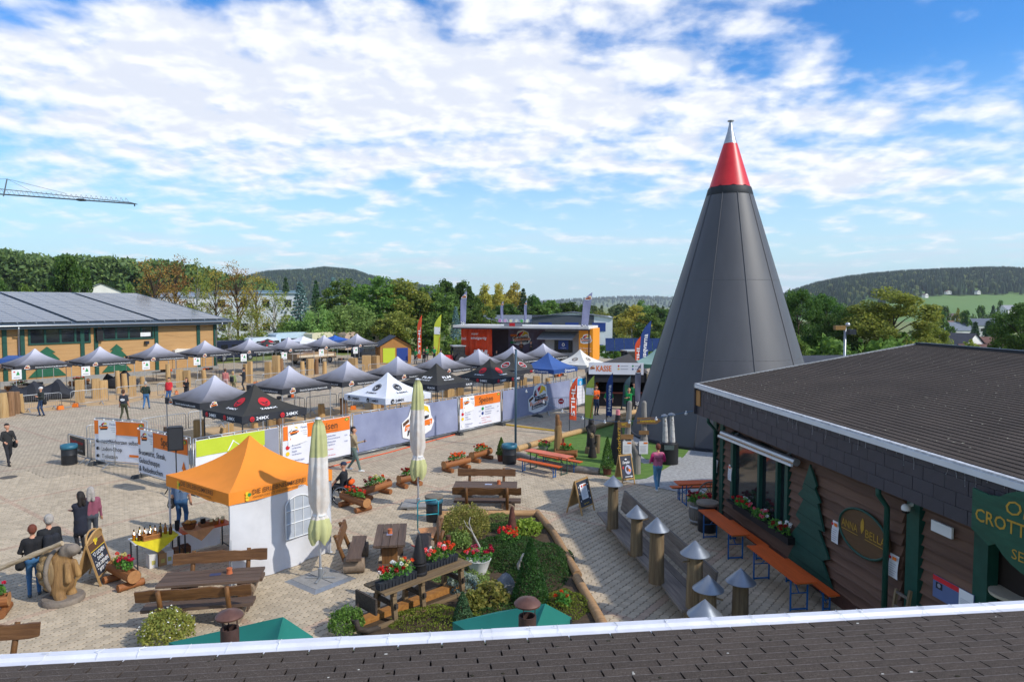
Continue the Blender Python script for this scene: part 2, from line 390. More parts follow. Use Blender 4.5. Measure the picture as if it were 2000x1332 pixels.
def paving():
    near, far = set(), set()
    for i in range(-30, 95):
        for j in range(-75, 12):
            x, y = xy(i+.5, j+.5)
            if y < 3 or y > 92: continue
            if abs(x) > 1.05*y+8: continue
            if y < 27.5 and abs(x) < .80*y+1.2 and y > 12.5: near.add((i, j))
            elif (i+.5) < 76 and x > -70: far.add((i, j))
    mb = MB()
    for (i, j) in far:
        c = [xy(i, j), xy(i, j+1), xy(i+1, j+1), xy(i+1, j)]
        mb.add([(x, y, 0) for x, y in c], [(3, 2, 1, 0)] if U.cross(V).z < 0 else [(0, 1, 2, 3)], 0)
    root = structure(mb.build('paving', m_pavefar))
    mj = MB()
    for (i, j) in near:
        c = [xy(i, j), xy(i, j+1), xy(i+1, j+1), xy(i+1, j)]
        mj.add([(x, y, -.014) for x, y in c], [(0, 1, 2, 3)])
    stuff(mj.build('joint_bed', m_joint, root))
    a, b = PAVE_U*.5, PAVE_V*.5; k = .965
    P = [(-a*1.12, -b*.42), (-a*.72, -b), (a*.72, -b), (a*1.12, -b*.42), (a*1.12, b*.42), (a*.72, b), (-a*.72, b), (-a*1.12, b*.42)]
    P = [(x*.955, y*.965) for x, y in P]
    def stone(mb, u, v, dz):
        o = len(mb.v)
        for s, z in ((1, -.014), (1, -.005), (.93, 0)):
            for px, py in P:
                X, Y = xy(u+px*s, v+py*s); mb.v.append((X, Y, z+dz))
        for r in (0, 8):
            for q in range(8): mb.f.append((o+r+(q+1) % 8, o+r+q, o+r+8+q, o+r+8+(q+1) % 8)); mb.m.append(0)
        mb.f.append(tuple(o+16+q for q in reversed(range(8)))); mb.m.append(0)
    big = []; rnd = random.Random(3)
    rows = {}
    us = sorted(near)
    i0, i1 = us[0][0], us[-1][0]+1; j0, j1 = min(c[1] for c in us), max(c[1] for c in us)+1
    for r in range(int((j1-j0)/PAVE_V)):
        v = j0+(r+.5)*PAVE_V
        for q in range(int((i1-i0)/PAVE_U)):
            u = i0+(q+.25+.5*(r % 2))*PAVE_U
            if (math.floor(u), math.floor(v)) not in near: continue
            x, y = xy(u, v)
            if in_poly(x, y, BED) or in_poly(x, y, LAWN): continue
            big.append((u, v, x, y))
    vis = [c for c in big if 20 < proj((c[2], c[3], 0))[0] < 1300 and proj((c[2], c[3], 0))[1] < 1228-.05*proj((c[2], c[3], 0))[0]+35]
    vis.sort(key=lambda c: c[3]); head = set((c[0], c[1]) for c in vis[:300])
    rest = MB()
    for (u, v, x, y) in big:
        if (u, v) not in head: stone(rest, u, v, rnd.uniform(-.0025, .0025))
    stuff(rest.build('paver_field', m_paver, root))
    one = MB(); stone(one, 0, 0, 0); me = one.mesh('paver', m_paver)
    for (u, v) in head:
        X, Y = xy(u, v); link('paver', me, root, (X, Y, rnd.uniform(-.0025, .0025)))
paving()

def crest_interp(pts, x):
    for (x0, y0), (x1, y1) in zip(pts, pts[1:]):
        if x0 <= x <= x1:
            t = (x-x0)/(x1-x0)
            return y0+(y1-y0)*t
    return pts[0][1] if x < pts[0][0] else pts[-1][1]
def conifer_low(mb, p, h, w, rnd, mi=0, n=5):
    o = len(mb.v); a0 = rnd.random()*6
    for (rr, zz) in ((1, .08), (.62, .5)):
        for j in range(n):
            a = a0+2*math.pi*j/n; q = rr*w*rnd.uniform(.75, 1.2); mb.v.append((p[0]+q*math.cos(a), p[1]+q*math.sin(a), p[2]+h*zz*rnd.uniform(.9, 1.1)))
    mb.v.append((p[0], p[1], p[2]+h))
    for j in range(n):
        b = (j+1) % n
        mb.f += [(o+j, o+b, o+n+b, o+n+j), (o+n+j, o+n+b, o+2*n)]; mb.m += [mi, mi]
def blob_low(mb, p, h, w, rnd, mi=0, n=6):
    o = len(mb.v); a0 = rnd.random()*6
    for (rr, zz) in ((.55, .05), (1, .42), (.72, .78)):
        for j in range(n):
            a = a0+2*math.pi*j/n; q = rr*w*rnd.uniform(.75, 1.2); mb.v.append((p[0]+q*math.cos(a), p[1]+q*math.sin(a), p[2]+h*zz*rnd.uniform(.88, 1.12)))
    mb.v.append((p[0], p[1], p[2]+h))
    for r in (0, n):
        for j in range(n):
            b = (j+1) % n; mb.f.append((o+r+j, o+r+b, o+r+n+b, o+r+n+j)); mb.m.append(mi)
    for j in range(n): mb.f.append((o+2*n+j, o+2*n+(j+1) % n, o+3*n)); mb.m.append(mi)
def far_leaf(name, c1, c2):
    m = bpy.data.materials.new(name); m.use_nodes = True; nt = m.node_tree; b = nt.nodes['Principled BSDF']
    g = N(nt, 'ShaderNodeNewGeometry'); mx = N(nt, 'ShaderNodeMixRGB'); nt.links.new(g.outputs['Random Per Island'], mx.inputs[0])
    mx.inputs[1].default_value = (*lin(c1), 1); mx.inputs[2].default_value = (*lin(c2), 1); nt.links.new(mx.outputs[0], b.inputs['Base Color'])
    b.inputs['Roughness'].default_value = .9; b.inputs['Specular IOR Level'].default_value = .2; return m
m_fconif = far_leaf('far_conifer', '#1f3226', '#33462c')
m_fdecid = far_leaf('far_broadleaf', '#39492a', '#5d6331')
def hill(name, dist, crest, depth, base, mat, wood_fn, ntree, label, th=18, seed=1, mixd=.15):
    """a ridge seen along crest [(px,py)...] at distance dist; wooded where wood_fn(px, t) is true (t 0 foot .. 1 crest)"""
    rnd = random.Random(seed); x0, x1 = crest[0][0], crest[-1][0]; n = 60; rows = 14
    def P(px, t):                                    # t=0 front foot, 1 crest, 2 back foot
        top = atY(px, crest_interp(crest, px), dist); s = math.sin(min(1, max(0, t/1.0 if t <= 1 else 2-t))*math.pi/2)
        Y = dist+(t-1)*depth
        return Vector((top.x*Y/dist if t <= 1 else top.x, Y, base+(top.z-th*.6-base)*s**1.3))
    mb = MB()
    for j in range(rows+1):
        for i in range(n+1): mb.v.append(tuple(P(x0+(x1-x0)*i/n, 2.0*j/rows)))
    for j in range(rows):
        for i in range(n):
            a = j*(n+1)+i; mb.f.append((a, a+1, a+n+2, a+n+1)); mb.m.append(0)
    h = structure(mb.build(name, mat, smooth=True))
    w = MB()
    for k in range(ntree):
        px = rnd.uniform(x0, x1); t = 1.03*math.sqrt(rnd.random()) if rnd.random() < .8 else rnd.uniform(.9, 1.05)
        if not wood_fn(px, t): continue
        p = P(px, t); hh = th*rnd.uniform(.7, 1.15)
        if rnd.random() < mixd: blob_low(w, p, hh*.8, hh*.38, rnd, 1, 5)
        else: conifer_low(w, p, hh, hh*.24, rnd, 0, 5)
    if w.f: stuff(w.build('wooded_slope', [m_fconif, m_fdecid]), label, 'forest')
hill('distant_hills', 6000, [(850, 600), (1000, 592), (1100, 586), (1180, 581), (1250, 579), (1330, 582), (1450, 590), (1550, 596)], 1500, -30, M('far_hill_green', '#4c6244', .95, .25, .004, col2='#7d8658'), lambda px, t: (int(px*.13)+int(t*7)) % 3 != 0, 2500, 'bluish wooded ridge on the far horizon left of the tall cone', 30, 5)
hill('hill', 2400, [(430, 560), (490, 541), (520, 534), (560, 532), (600, 530), (635, 526), (665, 529), (690, 531), (720, 541), (760, 551), (820, 560), (880, 570), (960, 590)], 700, -10, M('hill_soil', '#3a4a2c', .95, .2, .01), lambda px, t: True, 9000, 'dark spruce wood covering the long hill behind the broadleaf trees', 21, 2)
def right_wood(px, t):
    if t > .50: return True
    if px < 1690: return t > .2 and not (1570 < px < 1640 and .36 < t < .46)
    return t > .43+.03*math.sin(px*.05) or abs(t-.385) < .010 or (1715 < px < 1790 and t > .3)
hill('hillside', 1900, [(1500, 590), (1560, 568), (1600, 556), (1650, 546), (1700, 540), (1760, 535), (1830, 532), (1900, 529), (1960, 528), (2010, 531), (2080, 534), (2250, 560)], 900, -32, M('hill_meadow', '#5e7d3c', .95, .2, .006, col2='#6b8642'), right_wood, 13000, 'dark wooded hilltop above the green meadow on the right', 19, 3)
class Frame:
    """a local frame on the ground; hit() turns a pixel into the local point of one of its planes"""
    def __init__(s, loc, rz): s.loc = Vector(loc); s.rz = rz; s.m = Matrix.Translation(s.loc) @ Matrix.Rotation(rz, 4, 'Z'); s.i = s.m.inverted()
    def hit(s, px, py, axis, val):
        o = s.i @ Vector((0, 0, CAM_H)); d = s.i.to_3x3() @ ray(px, py); t = (val-o[axis])/d[axis]; return o+d*t
    def w(s, p): return s.m @ Vector(p)
m_white = M('white_paint', '#dcdcda', .5, .05, 3); m_offwhite = M('offwhite_metal', '#d4d6d8', .45, .06, 2, .05)
m_black = M('black_plastic', '#1b1b1d', .5, .1, 8); m_dark = M('dark_metal', '#2c3036', .45, .1, 6, metal=.3)
m_steel = M('galvanised', '#a9adb0', .42, .12, 9, metal=.75); m_alu = M('aluminium', '#b9bcc0', .35, .06, 9, metal=.7)
m_green = M('green_paint', '#17483c', .5, .14, 5, .1); m_glass = M('window_glass', '#1d2226', .06, .0, 1, spec=.9)
m_rubber = M('rubber', '#26262a', .8, .15, 10)
m_pave_grey = M('concrete', '#8e8c88', .9, .15, 6, .3)

def giant_cone():
    c = atY(1421, 594, 36.0); c.z = 0; rt, H = 4.97, 16.35
    t = thing('cone_tower', 'giant dark grey incense cone building with red tip and open steel door', 'tower', c)
    m_shell = M('cone_shell', '#4b4b4e', .52, .12, .9, .10, 5, spec=.5, stretch=(1, 1, .25))
    m_red = M('cone_red', '#c41a20', .4, .12, 1.2, spec=.5, col2='#d8272a')
    rr = lambda z: rt*(1-z/H)
    da = math.atan2(-c.y, -c.x); d0 = R(15); dw = .21; dh = 2.45       # door opening faces the camera, to its right
    D = Frame(c, 0)
    n = 96; mb = MB(); zs = [0, dh]+[dh+(12.75-dh)*k/14 for k in range(1, 15)]
    a_of = lambda j: da+d0+2*math.pi*j/n
    for z in zs:
        for j in range(n): mb.v.append((rr(z)*math.cos(a_of(j)), rr(z)*math.sin(a_of(j)), z))
    nd = 3
    for i in range(len(zs)-1):
        for j in range(n):
            if i == 0 and j < nd: continue
            mb.f.append((i*n+j, i*n+(j+1) % n, (i+1)*n+(j+1) % n, (i+1)*n+j)); mb.m.append(0)
    mb.build('shell', m_shell, t, smooth=True)
    rng = random.Random(4)
    for k in range(10):                                                # raised seams down the shell
        a = da+.34+2*math.pi*k/10; pts = [((rr(z)+.012)*math.cos(a), (rr(z)+.012)*math.sin(a), z) for z in [.1+12.5*q/20 for q in range(21)]]
        if k == 0: pts = pts[4:]
        MB().tube(pts, .02, 6).build('seam', m_shell, t, smooth=True)
    for z in (4.2, 8.1): MB().lathe([(rr(z)+.004, z-.02), (rr(z)+.007, z), (rr(z)+.004, z+.02)], 64).build('ring_seam', m_shell, t, smooth=True)
    MB().lathe([(rr(12.55)+.01, 12.5), (rr(12.6)+.04, 12.58), (rr(12.85)+.04, 12.86), (rr(12.9)+.02, 12.93)], 48).build('collar', M('collar_dark', '#202226', .6, .2, 6), t, auto=40)
    mb = MB(); n2 = 48; zz = [12.93, 13.0, 13.6, 14.2, 14.8, 15.2]
    for i, z in enumerate(zz):
        for j in range(n2):
            q = z if i else z+.05*math.sin(j*1.3)
            mb.v.append((rr(q)*math.cos(2*math.pi*j/n2), rr(q)*math.sin(2*math.pi*j/n2), q))
    for i in range(len(zz)-1):
        for j in range(n2): mb.f.append((i*n2+j, i*n2+(j+1) % n2, (i+1)*n2+(j+1) % n2, (i+1)*n2+j)); mb.m.append(0)
    mb.build('red_tip', m_red, t, smooth=True)
    MB().lathe([(rr(15.2)+.006, 15.18), (rr(15.8), 15.8), (.09, 16.2), (.075, 16.32), (.16, 16.36), (.16, 16.40), (0, 16.42)], 24).build('metal_tip', m_steel, t, auto=40)
    MB().lathe([(rt+.05, 0), (rt+.05, .12), (rt-.05, .16)], 64).build('plinth', m_dark, t, auto=30)
    p0 = Vector((rr(0)*math.cos(a_of(0)), rr(0)*math.sin(a_of(0)), 0)); p1 = Vector((rr(0)*math.cos(a_of(nd)), rr(0)*math.sin(a_of(nd)), 0))
    dv = (p1-p0); L = dv.length; dv.normalize(); nv = Vector((dv.y, -dv.x, 0))
    if nv.dot(p0) < 0: nv = -nv
    f = MB()
    for p in (p0, p1): f.bar(p+nv*.02, p+nv*.02+Vector((0, 0, dh-.05)), .1, .55, 0, nv)
    f.bar(p0+nv*-.05+Vector((0, 0, dh)), p1+nv*-.05+Vector((0, 0, dh)), .5, .12)
    f.build('door_frame', m_dark, t)
    MB().add([p0-nv*2.2, p1-nv*2.2, p1-nv*2.2+Zv*dh, p0-nv*2.2+Zv*dh, p0, p1, p1+Zv*dh, p0+Zv*dh], [(0, 1, 2, 3), (4, 0, 3, 7), (1, 5, 6, 2), (3, 2, 6, 7)]).build('doorway', M('dark_room', '#17181a', .9, .1), t)
    left = p0 if proj(c+p0)[0] < proj(c+p1)[0] else p1
    out = (nv*.92+(left-(p0+p1)/2).normalized()*.35).normalized()
    a, b = left+nv*.25, left+nv*.25+out*1.25
    leaf = MB().bar(a+Zv*1.2, b+Zv*1.2, .06, 2.25).build('door', M('door_steel', '#46535a', .45, .08, 3, metal=.3), t)
    MB().bar(a+out*1.05+Zv*1.08+nv*0, a+out*1.16+Zv*1.08, .18, .03).build('handle', m_steel, leaf)
    s = out.cross(Zv); s = s if s.dot(-c-a) > 0 else -s
    MB().bar(a+out*.05+s*.05+Zv*2.22, a+out*.55+s*.05+Zv*2.22, .06, .07).build('door_closer', m_alu, leaf)
    sg = MB().bar(a+out*.55+s*.036+Zv*1.55, a+out*.85+s*.036+Zv*1.55, .008, .62).build('door_sign', M('sign_dark', '#2a2a30', .5), leaf)
    tx = MB()
    for q, cc in enumerate((0, 1, 0, 1, 0)): tx.bar(a+out*.6+s*.043+Zv*(1.33+.1*q), a+out*.8+s*.043+Zv*(1.33+.1*q), .004, .06, cc)
    tx.build('sign_print', [M('print_red', '#c8303c', .5), m_white], leaf)
    return c
CONE = giant_cone()

HF = Frame(G(423, 722), UA)
def hall():
    t = thing('timber_hall', 'long tan timber hall with green posts under a solar panel roof', 'building', HF.loc, UA)
    h = lambda px, py, y=0.: HF.hit(px, py, 1, y)
    L = 34; zt = 5.05
    m_wood = M('hall_boards', '#bd9563', .75, .1, 1.0, .25, 20, stretch=(.5, 4, 7), col2='#b08655')
    for k in range(14):
        MB().box((-L/2, 0, .45+k*.34+.16), (L, .04, .335)).build('wall_board', m_wood, t)
    MB().box((-L/2, 8, zt/2), (L-.1, 15.9, zt-.1)).build('wall_core', M('hall_core', '#9a7546', .8), t)
    MB().box((-L/2, -.08, .22), (L+.2, .3, .44)).build('plinth', m_pave_grey, t)
    for px in (421, 387, 305, 187, 160, 43, 8):
        x = h(px, 660).x; x = min(x, -.12)
        MB().box((x, -.06, zt/2), (.32, .16, zt)).build('post', m_green, t)
    e0 = Vector((-L-1, -.8, 5.2)); rise = (8.25-5.2)/21.8; top = 21.0
    def Rf(x, s, off=0.): return Vector((x, -.8+s, 5.2+s*rise+off))
    mb = MB(); x0, x1 = -L-2, 1.5
    mb.add([Rf(x0, 0), Rf(x1, 0), Rf(x1, 21.8), Rf(x0, 21.8), Rf(x0, 0, -.16), Rf(x1, 0, -.16), Rf(x1, 21.8, -.16), Rf(x0, 21.8, -.16)], [(0, 1, 2, 3), (7, 6, 5, 4), (0, 4, 5, 1), (1, 5, 6, 2), (2, 6, 7, 3), (3, 7, 4, 0)])
    rf = mb.build('roof', M('roof_sheet', '#47545e', .45, .1, 2, metal=.4), t)
    MB().box(((x0+x1)/2, -.82, 4.93), (x1-x0-1.2, .06, .28)).build('fascia', M('fascia_slate', '#36434c', .5, .08), rf)
    MB().tube([(x0, -.95, 5.06), (x1, -.95, 5.06)], .09, 8).build('gutter', m_steel, rf, smooth=True)
    g = MB()
    for k in range(26): g.box((x1-.4-k*1.35, -.62, 5.30), (.05, .35, .10))
    stuff(g.build('snow_guards', m_steel, rf))
    m_pv = M('solar_glass', '#3a4250', .12, .12, .35, spec=.8, stretch=(1, .2, 1), col2='#4d5666'); m_fr = M('panel_frame', '#8d949c', .4, metal=.5)
    one = MB(); pw, ph = 1.66, 1.0
    one.add([(0, 0, 0), (pw, 0, 0), (pw, ph, 0), (0, ph, 0), (.03, .03, .004), (pw-.03, .03, .004), (pw-.03, ph-.03, .004), (.03, ph-.03, .004), (0, 0, -.05), (pw, 0, -.05), (pw, ph, -.05), (0, ph, -.05)],
            [(0, 1, 5, 4), (1, 2, 6, 5), (2, 3, 7, 6), (3, 0, 4, 7), (8, 9, 1, 0), (9, 10, 2, 1), (10, 11, 3, 2), (11, 8, 0, 3)], 1)
    one.f.append((4, 5, 6, 7)); one.m.append(0)
    me = one.mesh('solar_panel', [m_pv, m_fr]); sl = math.atan(rise); n = 0
    for sec in range(5):
        xa = x1-.7-sec*7.2
        for c in range(4):
            for r in range(18):
                if n >= 300: break
                p = Rf(xa-(c+1)*1.69, .55+r*1.13, .13); o = link('solar_panel', me, t, p); o.rotation_euler = (sl, 0, 0); n += 1
    for (a, b, y0, y1, panes) in ((56, 174, 642, 668, 4), (200, 298, 637, 660, 4)):
        p, q = h(a, y0), h(b, y0); zb = h(b, y1).z; zt2 = 4.78
        w = MB(); W = q.x-p.x
        fr = MB().box(((p.x+q.x)/2, -.05, (zb+zt2)/2), (W, .06, zt2-zb)).build('window', m_dark, t)
        for k in range(panes):
            xx = p.x+(k+.5)*W/panes; MB().box((xx, -.085, (zb+zt2)/2), (W/panes-.2, .03, zt2-zb-.2)).build('pane', m_glass, fr)
        for k in range(panes+1):
            xx = p.x+k*W/panes; MB().box((xx, -.1, (zb+zt2)/2), (.16, .06, zt2-zb)).build('mullion', m_green, fr)
        for zz in (zb, zt2): MB().box(((p.x+q.x)/2, -.102, zz), (W+.2, .062, .12)).build('frame', m_green, fr)
    MB().box((h(192, 650).x, -.25, 4.1), (.55, .35, 1.1)).build('wall_speaker', m_black, t)
    MB().box((h(285, 669).x, -.2, h(285, 669).z), (.35, .25, .3)).build('wall_lamp', m_dark, t)
    s = h(283, 653); MB().box((s.x, -.15, s.z), (.95, .02, .38)).build('notice', m_white, t)
    for px in (419, 29):
        x = h(px, 640).x+(.35 if px > 300 else 0)
        MB().tube([(x, -.92, 5.0), (x, -.92, 4.75), (x-.3 if px > 300 else x+.2, -.16, 4.1), (x-.3 if px > 300 else x+.2, -.16, .3)], .07, 8).build('downpipe', m_steel, t, smooth=True)
    def fir(px, py0, py1, wpx):
        a, b = h(px, py0), h(px, py1); H = a.z-max(b.z, .6); w = wpx
        poly = [(0, H), (.22*w, H*.80), (.12*w, H*.80), (.34*w, H*.55), (.2*w, H*.55), (.44*w, H*.28), (.26*w, H*.28), (.5*w, 0)]
        poly = poly+[(-x, y) for x, y in reversed(poly[1:])]
        mtx = Matrix(((1, 0, 0, a.x), (0, 0, -1, -.06), (0, 1, 0, max(b.z, .6)), (0, 0, 0, 1)))
        MB().prism(poly, mtx, .05).build('fir_cutout', M('fir_green', '#1c5a40', .6, .12), t)
    fir(91, 677, 744, 2.9); fir(227, 672, 735, 2.6)
    for k in range(5):
        cx = h(395-k*84, 640).x
        MB().tube([(cx-i*.6, -.9+.0, 4.55-.25*math.sin(math.pi*i/6)) for i in range(7)], .012, 4).build('light_cable', m_black, t)
hall()

SC0 = G(1400, 1003); _e = Vector(((842-1000)/FPX, 1, 0)).normalized(); SA = math.atan2(-_e.x, _e.y)
SH = Frame(SC0, SA)
FX, EAVE, FBOT = -.6, 4.26, 3.27
m_plank = wood('shop_plank', '#553c2e', '#745644', .5, 1, .75, .5)
m_slate = M('slate_tile', '#3d3b42', .55, .1, 4, .15, 30, rnd=.06)
def shingle_mat(name):
    m = bpy.data.materials.new(name); m.use_nodes = True; nt = m.node_tree; b = nt.nodes['Principled BSDF']; b.inputs['Roughness'].default_value = .92
    b.inputs['Specular IOR Level'].default_value = .25
    tc = N(nt, 'ShaderNodeTexCoord'); oi = N(nt, 'ShaderNodeObjectInfo')
    n1 = N(nt, 'ShaderNodeTexNoise'); n1.inputs['Scale'].default_value = 190; n1.inputs['Detail'].default_value = 3; nt.links.new(tc.outputs['Object'], n1.inputs[0])
    n2 = N(nt, 'ShaderNodeTexNoise'); n2.inputs['Scale'].default_value = .9; n2.inputs['Detail'].default_value = 7; nt.links.new(tc.outputs['Object'], n2.inputs[0])
    cr = N(nt, 'ShaderNodeValToRGB'); e = cr.color_ramp.elements
    e[0].position = .32; e[0].color = (*lin('#30281f'), 1); e[1].position = .75; e[1].color = (*lin('#7a7064'), 1)
    k = e.new(.52); k.color = (*lin('#493f38'), 1); nt.links.new(n1.outputs[0], cr.inputs[0])
    mu = N(nt, 'ShaderNodeMixRGB'); mu.blend_type = 'MULTIPLY'; mu.inputs[0].default_value = 1; nt.links.new(cr.outputs[0], mu.inputs[1])
    v = math_node(nt, 'MULTIPLY', math_node(nt, 'MULTIPLY_ADD', n2.outputs[0], .7, .65), math_node(nt, 'MULTIPLY_ADD', oi.outputs['Random'], .22, .9))
    cv = N(nt, 'ShaderNodeCombineXYZ'); [nt.links.new(v, cv.inputs[i]) for i in range(3)]; nt.links.new(cv.outputs[0], mu.inputs[2])
    nt.links.new(mu.outputs[0], b.inputs['Base Color'])
    bp = N(nt, 'ShaderNodeBump'); bp.inputs['Strength'].default_value = .5; bp.inputs['Distance'].default_value = .004
    nt.links.new(n1.outputs[0], bp.inputs['Height']); nt.links.new(bp.outputs[0], b.inputs['Normal']); return m
m_shingle = shingle_mat('bitumen_shingle')
def shop():
    t = thing('shop_building', 'dark plank-clad shop with slate fascia and shallow brown shingle roof', 'building', SC0, SA)
    s = lambda px, py, x=0.: SH.hit(px, py, 0, x)
    yn = -17.5; rnd = random.Random(5)
    yw0, yw1 = s(1436, 950).y, s(1548, 980).y                      # window
    yp = s(1772, 1080).y; yq = s(1812, 1080).y; yd = s(1918, 1100).y  # posts beside the planks, door
    zs = s(1437, 975).z
    MB().box((4.2, yn/2+.0, 1.6), (8.2, -yn-.1, 3.2)).build('wall_core', M('shop_core', '#2a211b', .9), t)
    MB().box((.0, yn/2, .17), (.22, -yn, .34)).build('plinth', M('brick_plinth', '#5a3d33', .85, .2, 8, .4), t)
    def plank(y0, y1, z, i):
        n = max(3, int(abs(y1-y0)/.35)); mb = MB(); w = [rnd.uniform(-.022, .022) for _ in range(n+1)]
        hh = .26; th = .03
        for k in range(n+1):
            y = y0+(y1-y0)*k/n; zb = z+w[k]
            mb.v += [(-.15, y, zb), (-.125, y, zb+.03), (-.05, y, z+hh), (-.02, y, z+hh), (-.02, y, zb)]
        for k in range(n):
            a = k*5; b = a+5
            for q in range(5): mb.f.append((a+q, a+(q+1) % 5, b+(q+1) % 5, b+q)); mb.m.append(0)
        mb.f += [(0, 4, 3, 2, 1), tuple(n*5+q for q in range(5))]; mb.m += [0, 0]
        mb.build('plank', m_plank, t)
    z = .34; i = 0
    while z < 3.35:
        if zs-.2 < z < 2.9:
            plank(-.06, yw0+.06, z, i); plank(yw1-.06, yp, z, i)
        else: plank(-.06, yp, z, i)
        plank(yq, yd, z, i); z += .225; i += 1
    MB().box((-.05, -.1, 1.65), (.22, .26, 3.3)).build('corner_post', m_green, t)
    MB().box((-.06, -.62, 1.65), (.2, .22, 3.3)).build('corner_post', m_green, t)
    MB().box((-.07, (yp+yq)/2-.08, 1.65), (.22, abs(yq-yp)*.62, 3.3)).build('wall_post', m_green, t)
    def pipe(y, x=-.26):
        MB().tube([(-.5, y, 3.3), (-.5, y, 3.12), (x, y, 2.85), (x, y, .1)], .055, 10).build('downpipe', m_green, t, smooth=True)
    pipe(-.36); pipe(yp+.22, -.3)
    wy = [yw0, s(1491, 960).y, s(1527, 975).y, yw1]
    win = MB().box((-.01, (yw0+yw1)/2, (zs+2.95)/2), (.04, abs(yw1-yw0), 2.95-zs)).build('shop_window', m_dark, t)
    for k in range(3): MB().box((-.05, (wy[k]+wy[k+1])/2, (zs+2.95)/2), (.03, abs(wy[k+1]-wy[k])-.1, 2.95-zs-.1)).build('pane', m_glass, win)
    for k in range(4): MB().box((-.10, wy[k]+(-.08 if k == 0 else .05 if k == 3 else 0), (zs+2.95)/2), (.14, .16 if k in (0, 3) else .11, 2.98-zs)).build('mullion', m_green, win)
    MB().box((-.12, (yw0+yw1)/2, zs-.03), (.3, abs(yw1-yw0)+.1, .06)).build('sill', m_black, win)
    MB().box((-.06, yd-.14, 1.65), (.2, .3, 3.3)).build('door_jamb', m_green, t)
    MB().box((.25, (yd+yn)/2-.15, 1.65), (.05, abs(yn-yd)-.3, 3.2)).build('door_glass', m_glass, t)
    y0, y1 = .38, yn
    MB().box((FX/2+.02, (y0+y1)/2, FBOT+.10), (-FX+.02, y0-y1-.06, .04)).build('soffit', wood('soffit_wood', '#8a6a48', '#6d5238'), t)
    MB().box((FX+.06, (y0+y1)/2, (EAVE+FBOT)/2), (.08, y0-y1, EAVE-FBOT-.02)).build('fascia_board', m_dark, t)
    MB().box((FX/2+3, y0-.03, (EAVE+FBOT)/2), (-FX+6.2, .06, EAVE-FBOT-.02)).build('gable_board', m_slate, t)
    tile = {}
    rows = 4; th = (EAVE-FBOT)/rows; tw = .52; ys = y0-.62
    MB().box((FX+.01, y0-.31, (EAVE+FBOT)/2-.01), (.04, .6, EAVE-FBOT)).build('end_panel', m_slate, t)
    one = MB(); one.box((0, 0, 0), (.022, tw-.012, th-.006)); one_me = one.mesh('slate_tile', m_slate)
    for r in range(rows):
        k = 0; y = ys-(tw*.5 if r % 2 else 0)
        if r % 2: MB().box((FX+.005, ys-tw*.25, FBOT+(r+.5)*th), (.022, tw*.5-.012, th-.006)).build('slate_tile', m_slate, t)
        while y-tw > y1:
            o = link('slate_tile', one_me, t, (FX+.005+.002*((k+r) % 2), y-tw/2, FBOT+(r+.5)*th)); y -= tw; k += 1
    rx, rzr = 7.9-.6, 5.52; sl = (rzr-EAVE)/(rx-FX); nc = 52; mb = MB()
    for k in range(nc):
        xa = FX+.08+(rx-FX-.08)*k/nc; xb = FX+.08+(rx-FX-.08)*(k+1)/nc+.02; za = EAVE+.012+(xa-FX)*sl; zb = EAVE+.002+(xb-FX)*sl
        wv = [rnd.uniform(-.004, .004) for _ in range(25)]
        o = len(mb.v)
        for q in range(25):
            y = y0-.02+(y1-3-y0)*q/24; mb.v += [(xa+wv[q], y, za-.014), (xa+wv[q], y, za+.006), (xb, y, zb)]
        for q in range(24):
            a = o+q*3; mb.f += [(a, a+1, a+4, a+3), (a+1, a+2, a+5, a+4)]; mb.m += [0, 0]
    rf = mb.build('roof', m_shingle, t)
    MB().box(((FX+rx)/2, (y0+y1-3)/2, EAVE-.05), (rx-FX-.1, y0-y1+2.9, .06)).build('roof_deck', m_dark, rf)
    MB().bar((rx, y0, rzr+.02), (rx, y1-3, rzr+.02), .22, .1).build('ridge_cap', m_dark, rf)
    MB().bar((FX+.05, y0, EAVE+.02), (rx, y0, rzr+.03), .05, .04).build('verge_trim', M('trim_grey', '#9a9c9c', .6, .3, 5), rf)
    MB().box((FX-.03, (y0+y1)/2, EAVE+.005), (.10, y0-y1+.02, .05)).build('eave_edge', M('eave_white', '#b9babc', .6, .35, 9, .2), rf)
    MB().box((FX-.085, (y0+y1)/2, EAVE-.06), (.03, y0-y1+.02, .10)).build('eave_lip', m_offwhite, rf)
    mb = MB(); mb.add([(rx+.02, y0, rzr), (rx+.02, y1-3, rzr), (rx+7.9, y1-3, EAVE), (rx+7.9, y0, EAVE)], [(0, 1, 2, 3)]); mb.build('back_slope', m_shingle, rf)
    d = MB()
    for k in range(520):
        f = rnd.random(); x = FX+.2+(rx-FX-.4)*rnd.random(); y = y0-.3-16*rnd.random()**1.1; zz = EAVE+.026+(x-FX)*sl; w = rnd.uniform(.012, .04); a = rnd.random()*3
        c, si = math.cos(a)*w, math.sin(a)*w*rnd.uniform(.3, .8)
        d.add([(x-c, y-si, zz), (x+si*.6, y-c*.5, zz+.008), (x+c, y+si, zz+.004), (x-si*.6, y+c*.5, zz+.008)], [(0, 1, 2, 3)])
    stuff(d.build('leaf_litter', M('pale_litter', '#a9a594', .9), rf))
    ic = MB(); y = y0-.4
    while y > y1+2:
        L = rnd.choice((.08, .12, .2, .3)); x = FX-.02
        pts = [(x+rnd.uniform(-.01, .01), y+rnd.uniform(-.02, .02), EAVE-.05-L*q/3) for q in range(4)]
        ic.tube(pts, .0028, 3)
        for p in pts[1:]: ic.sphere(p, .0075, 5, 3)
        y -= rnd.uniform(.16, .34)
    stuff(ic.build('fairy_lights', M('light_wire', '#a8aaae', .5), rf))
    pl = s(1380, 790, FX)
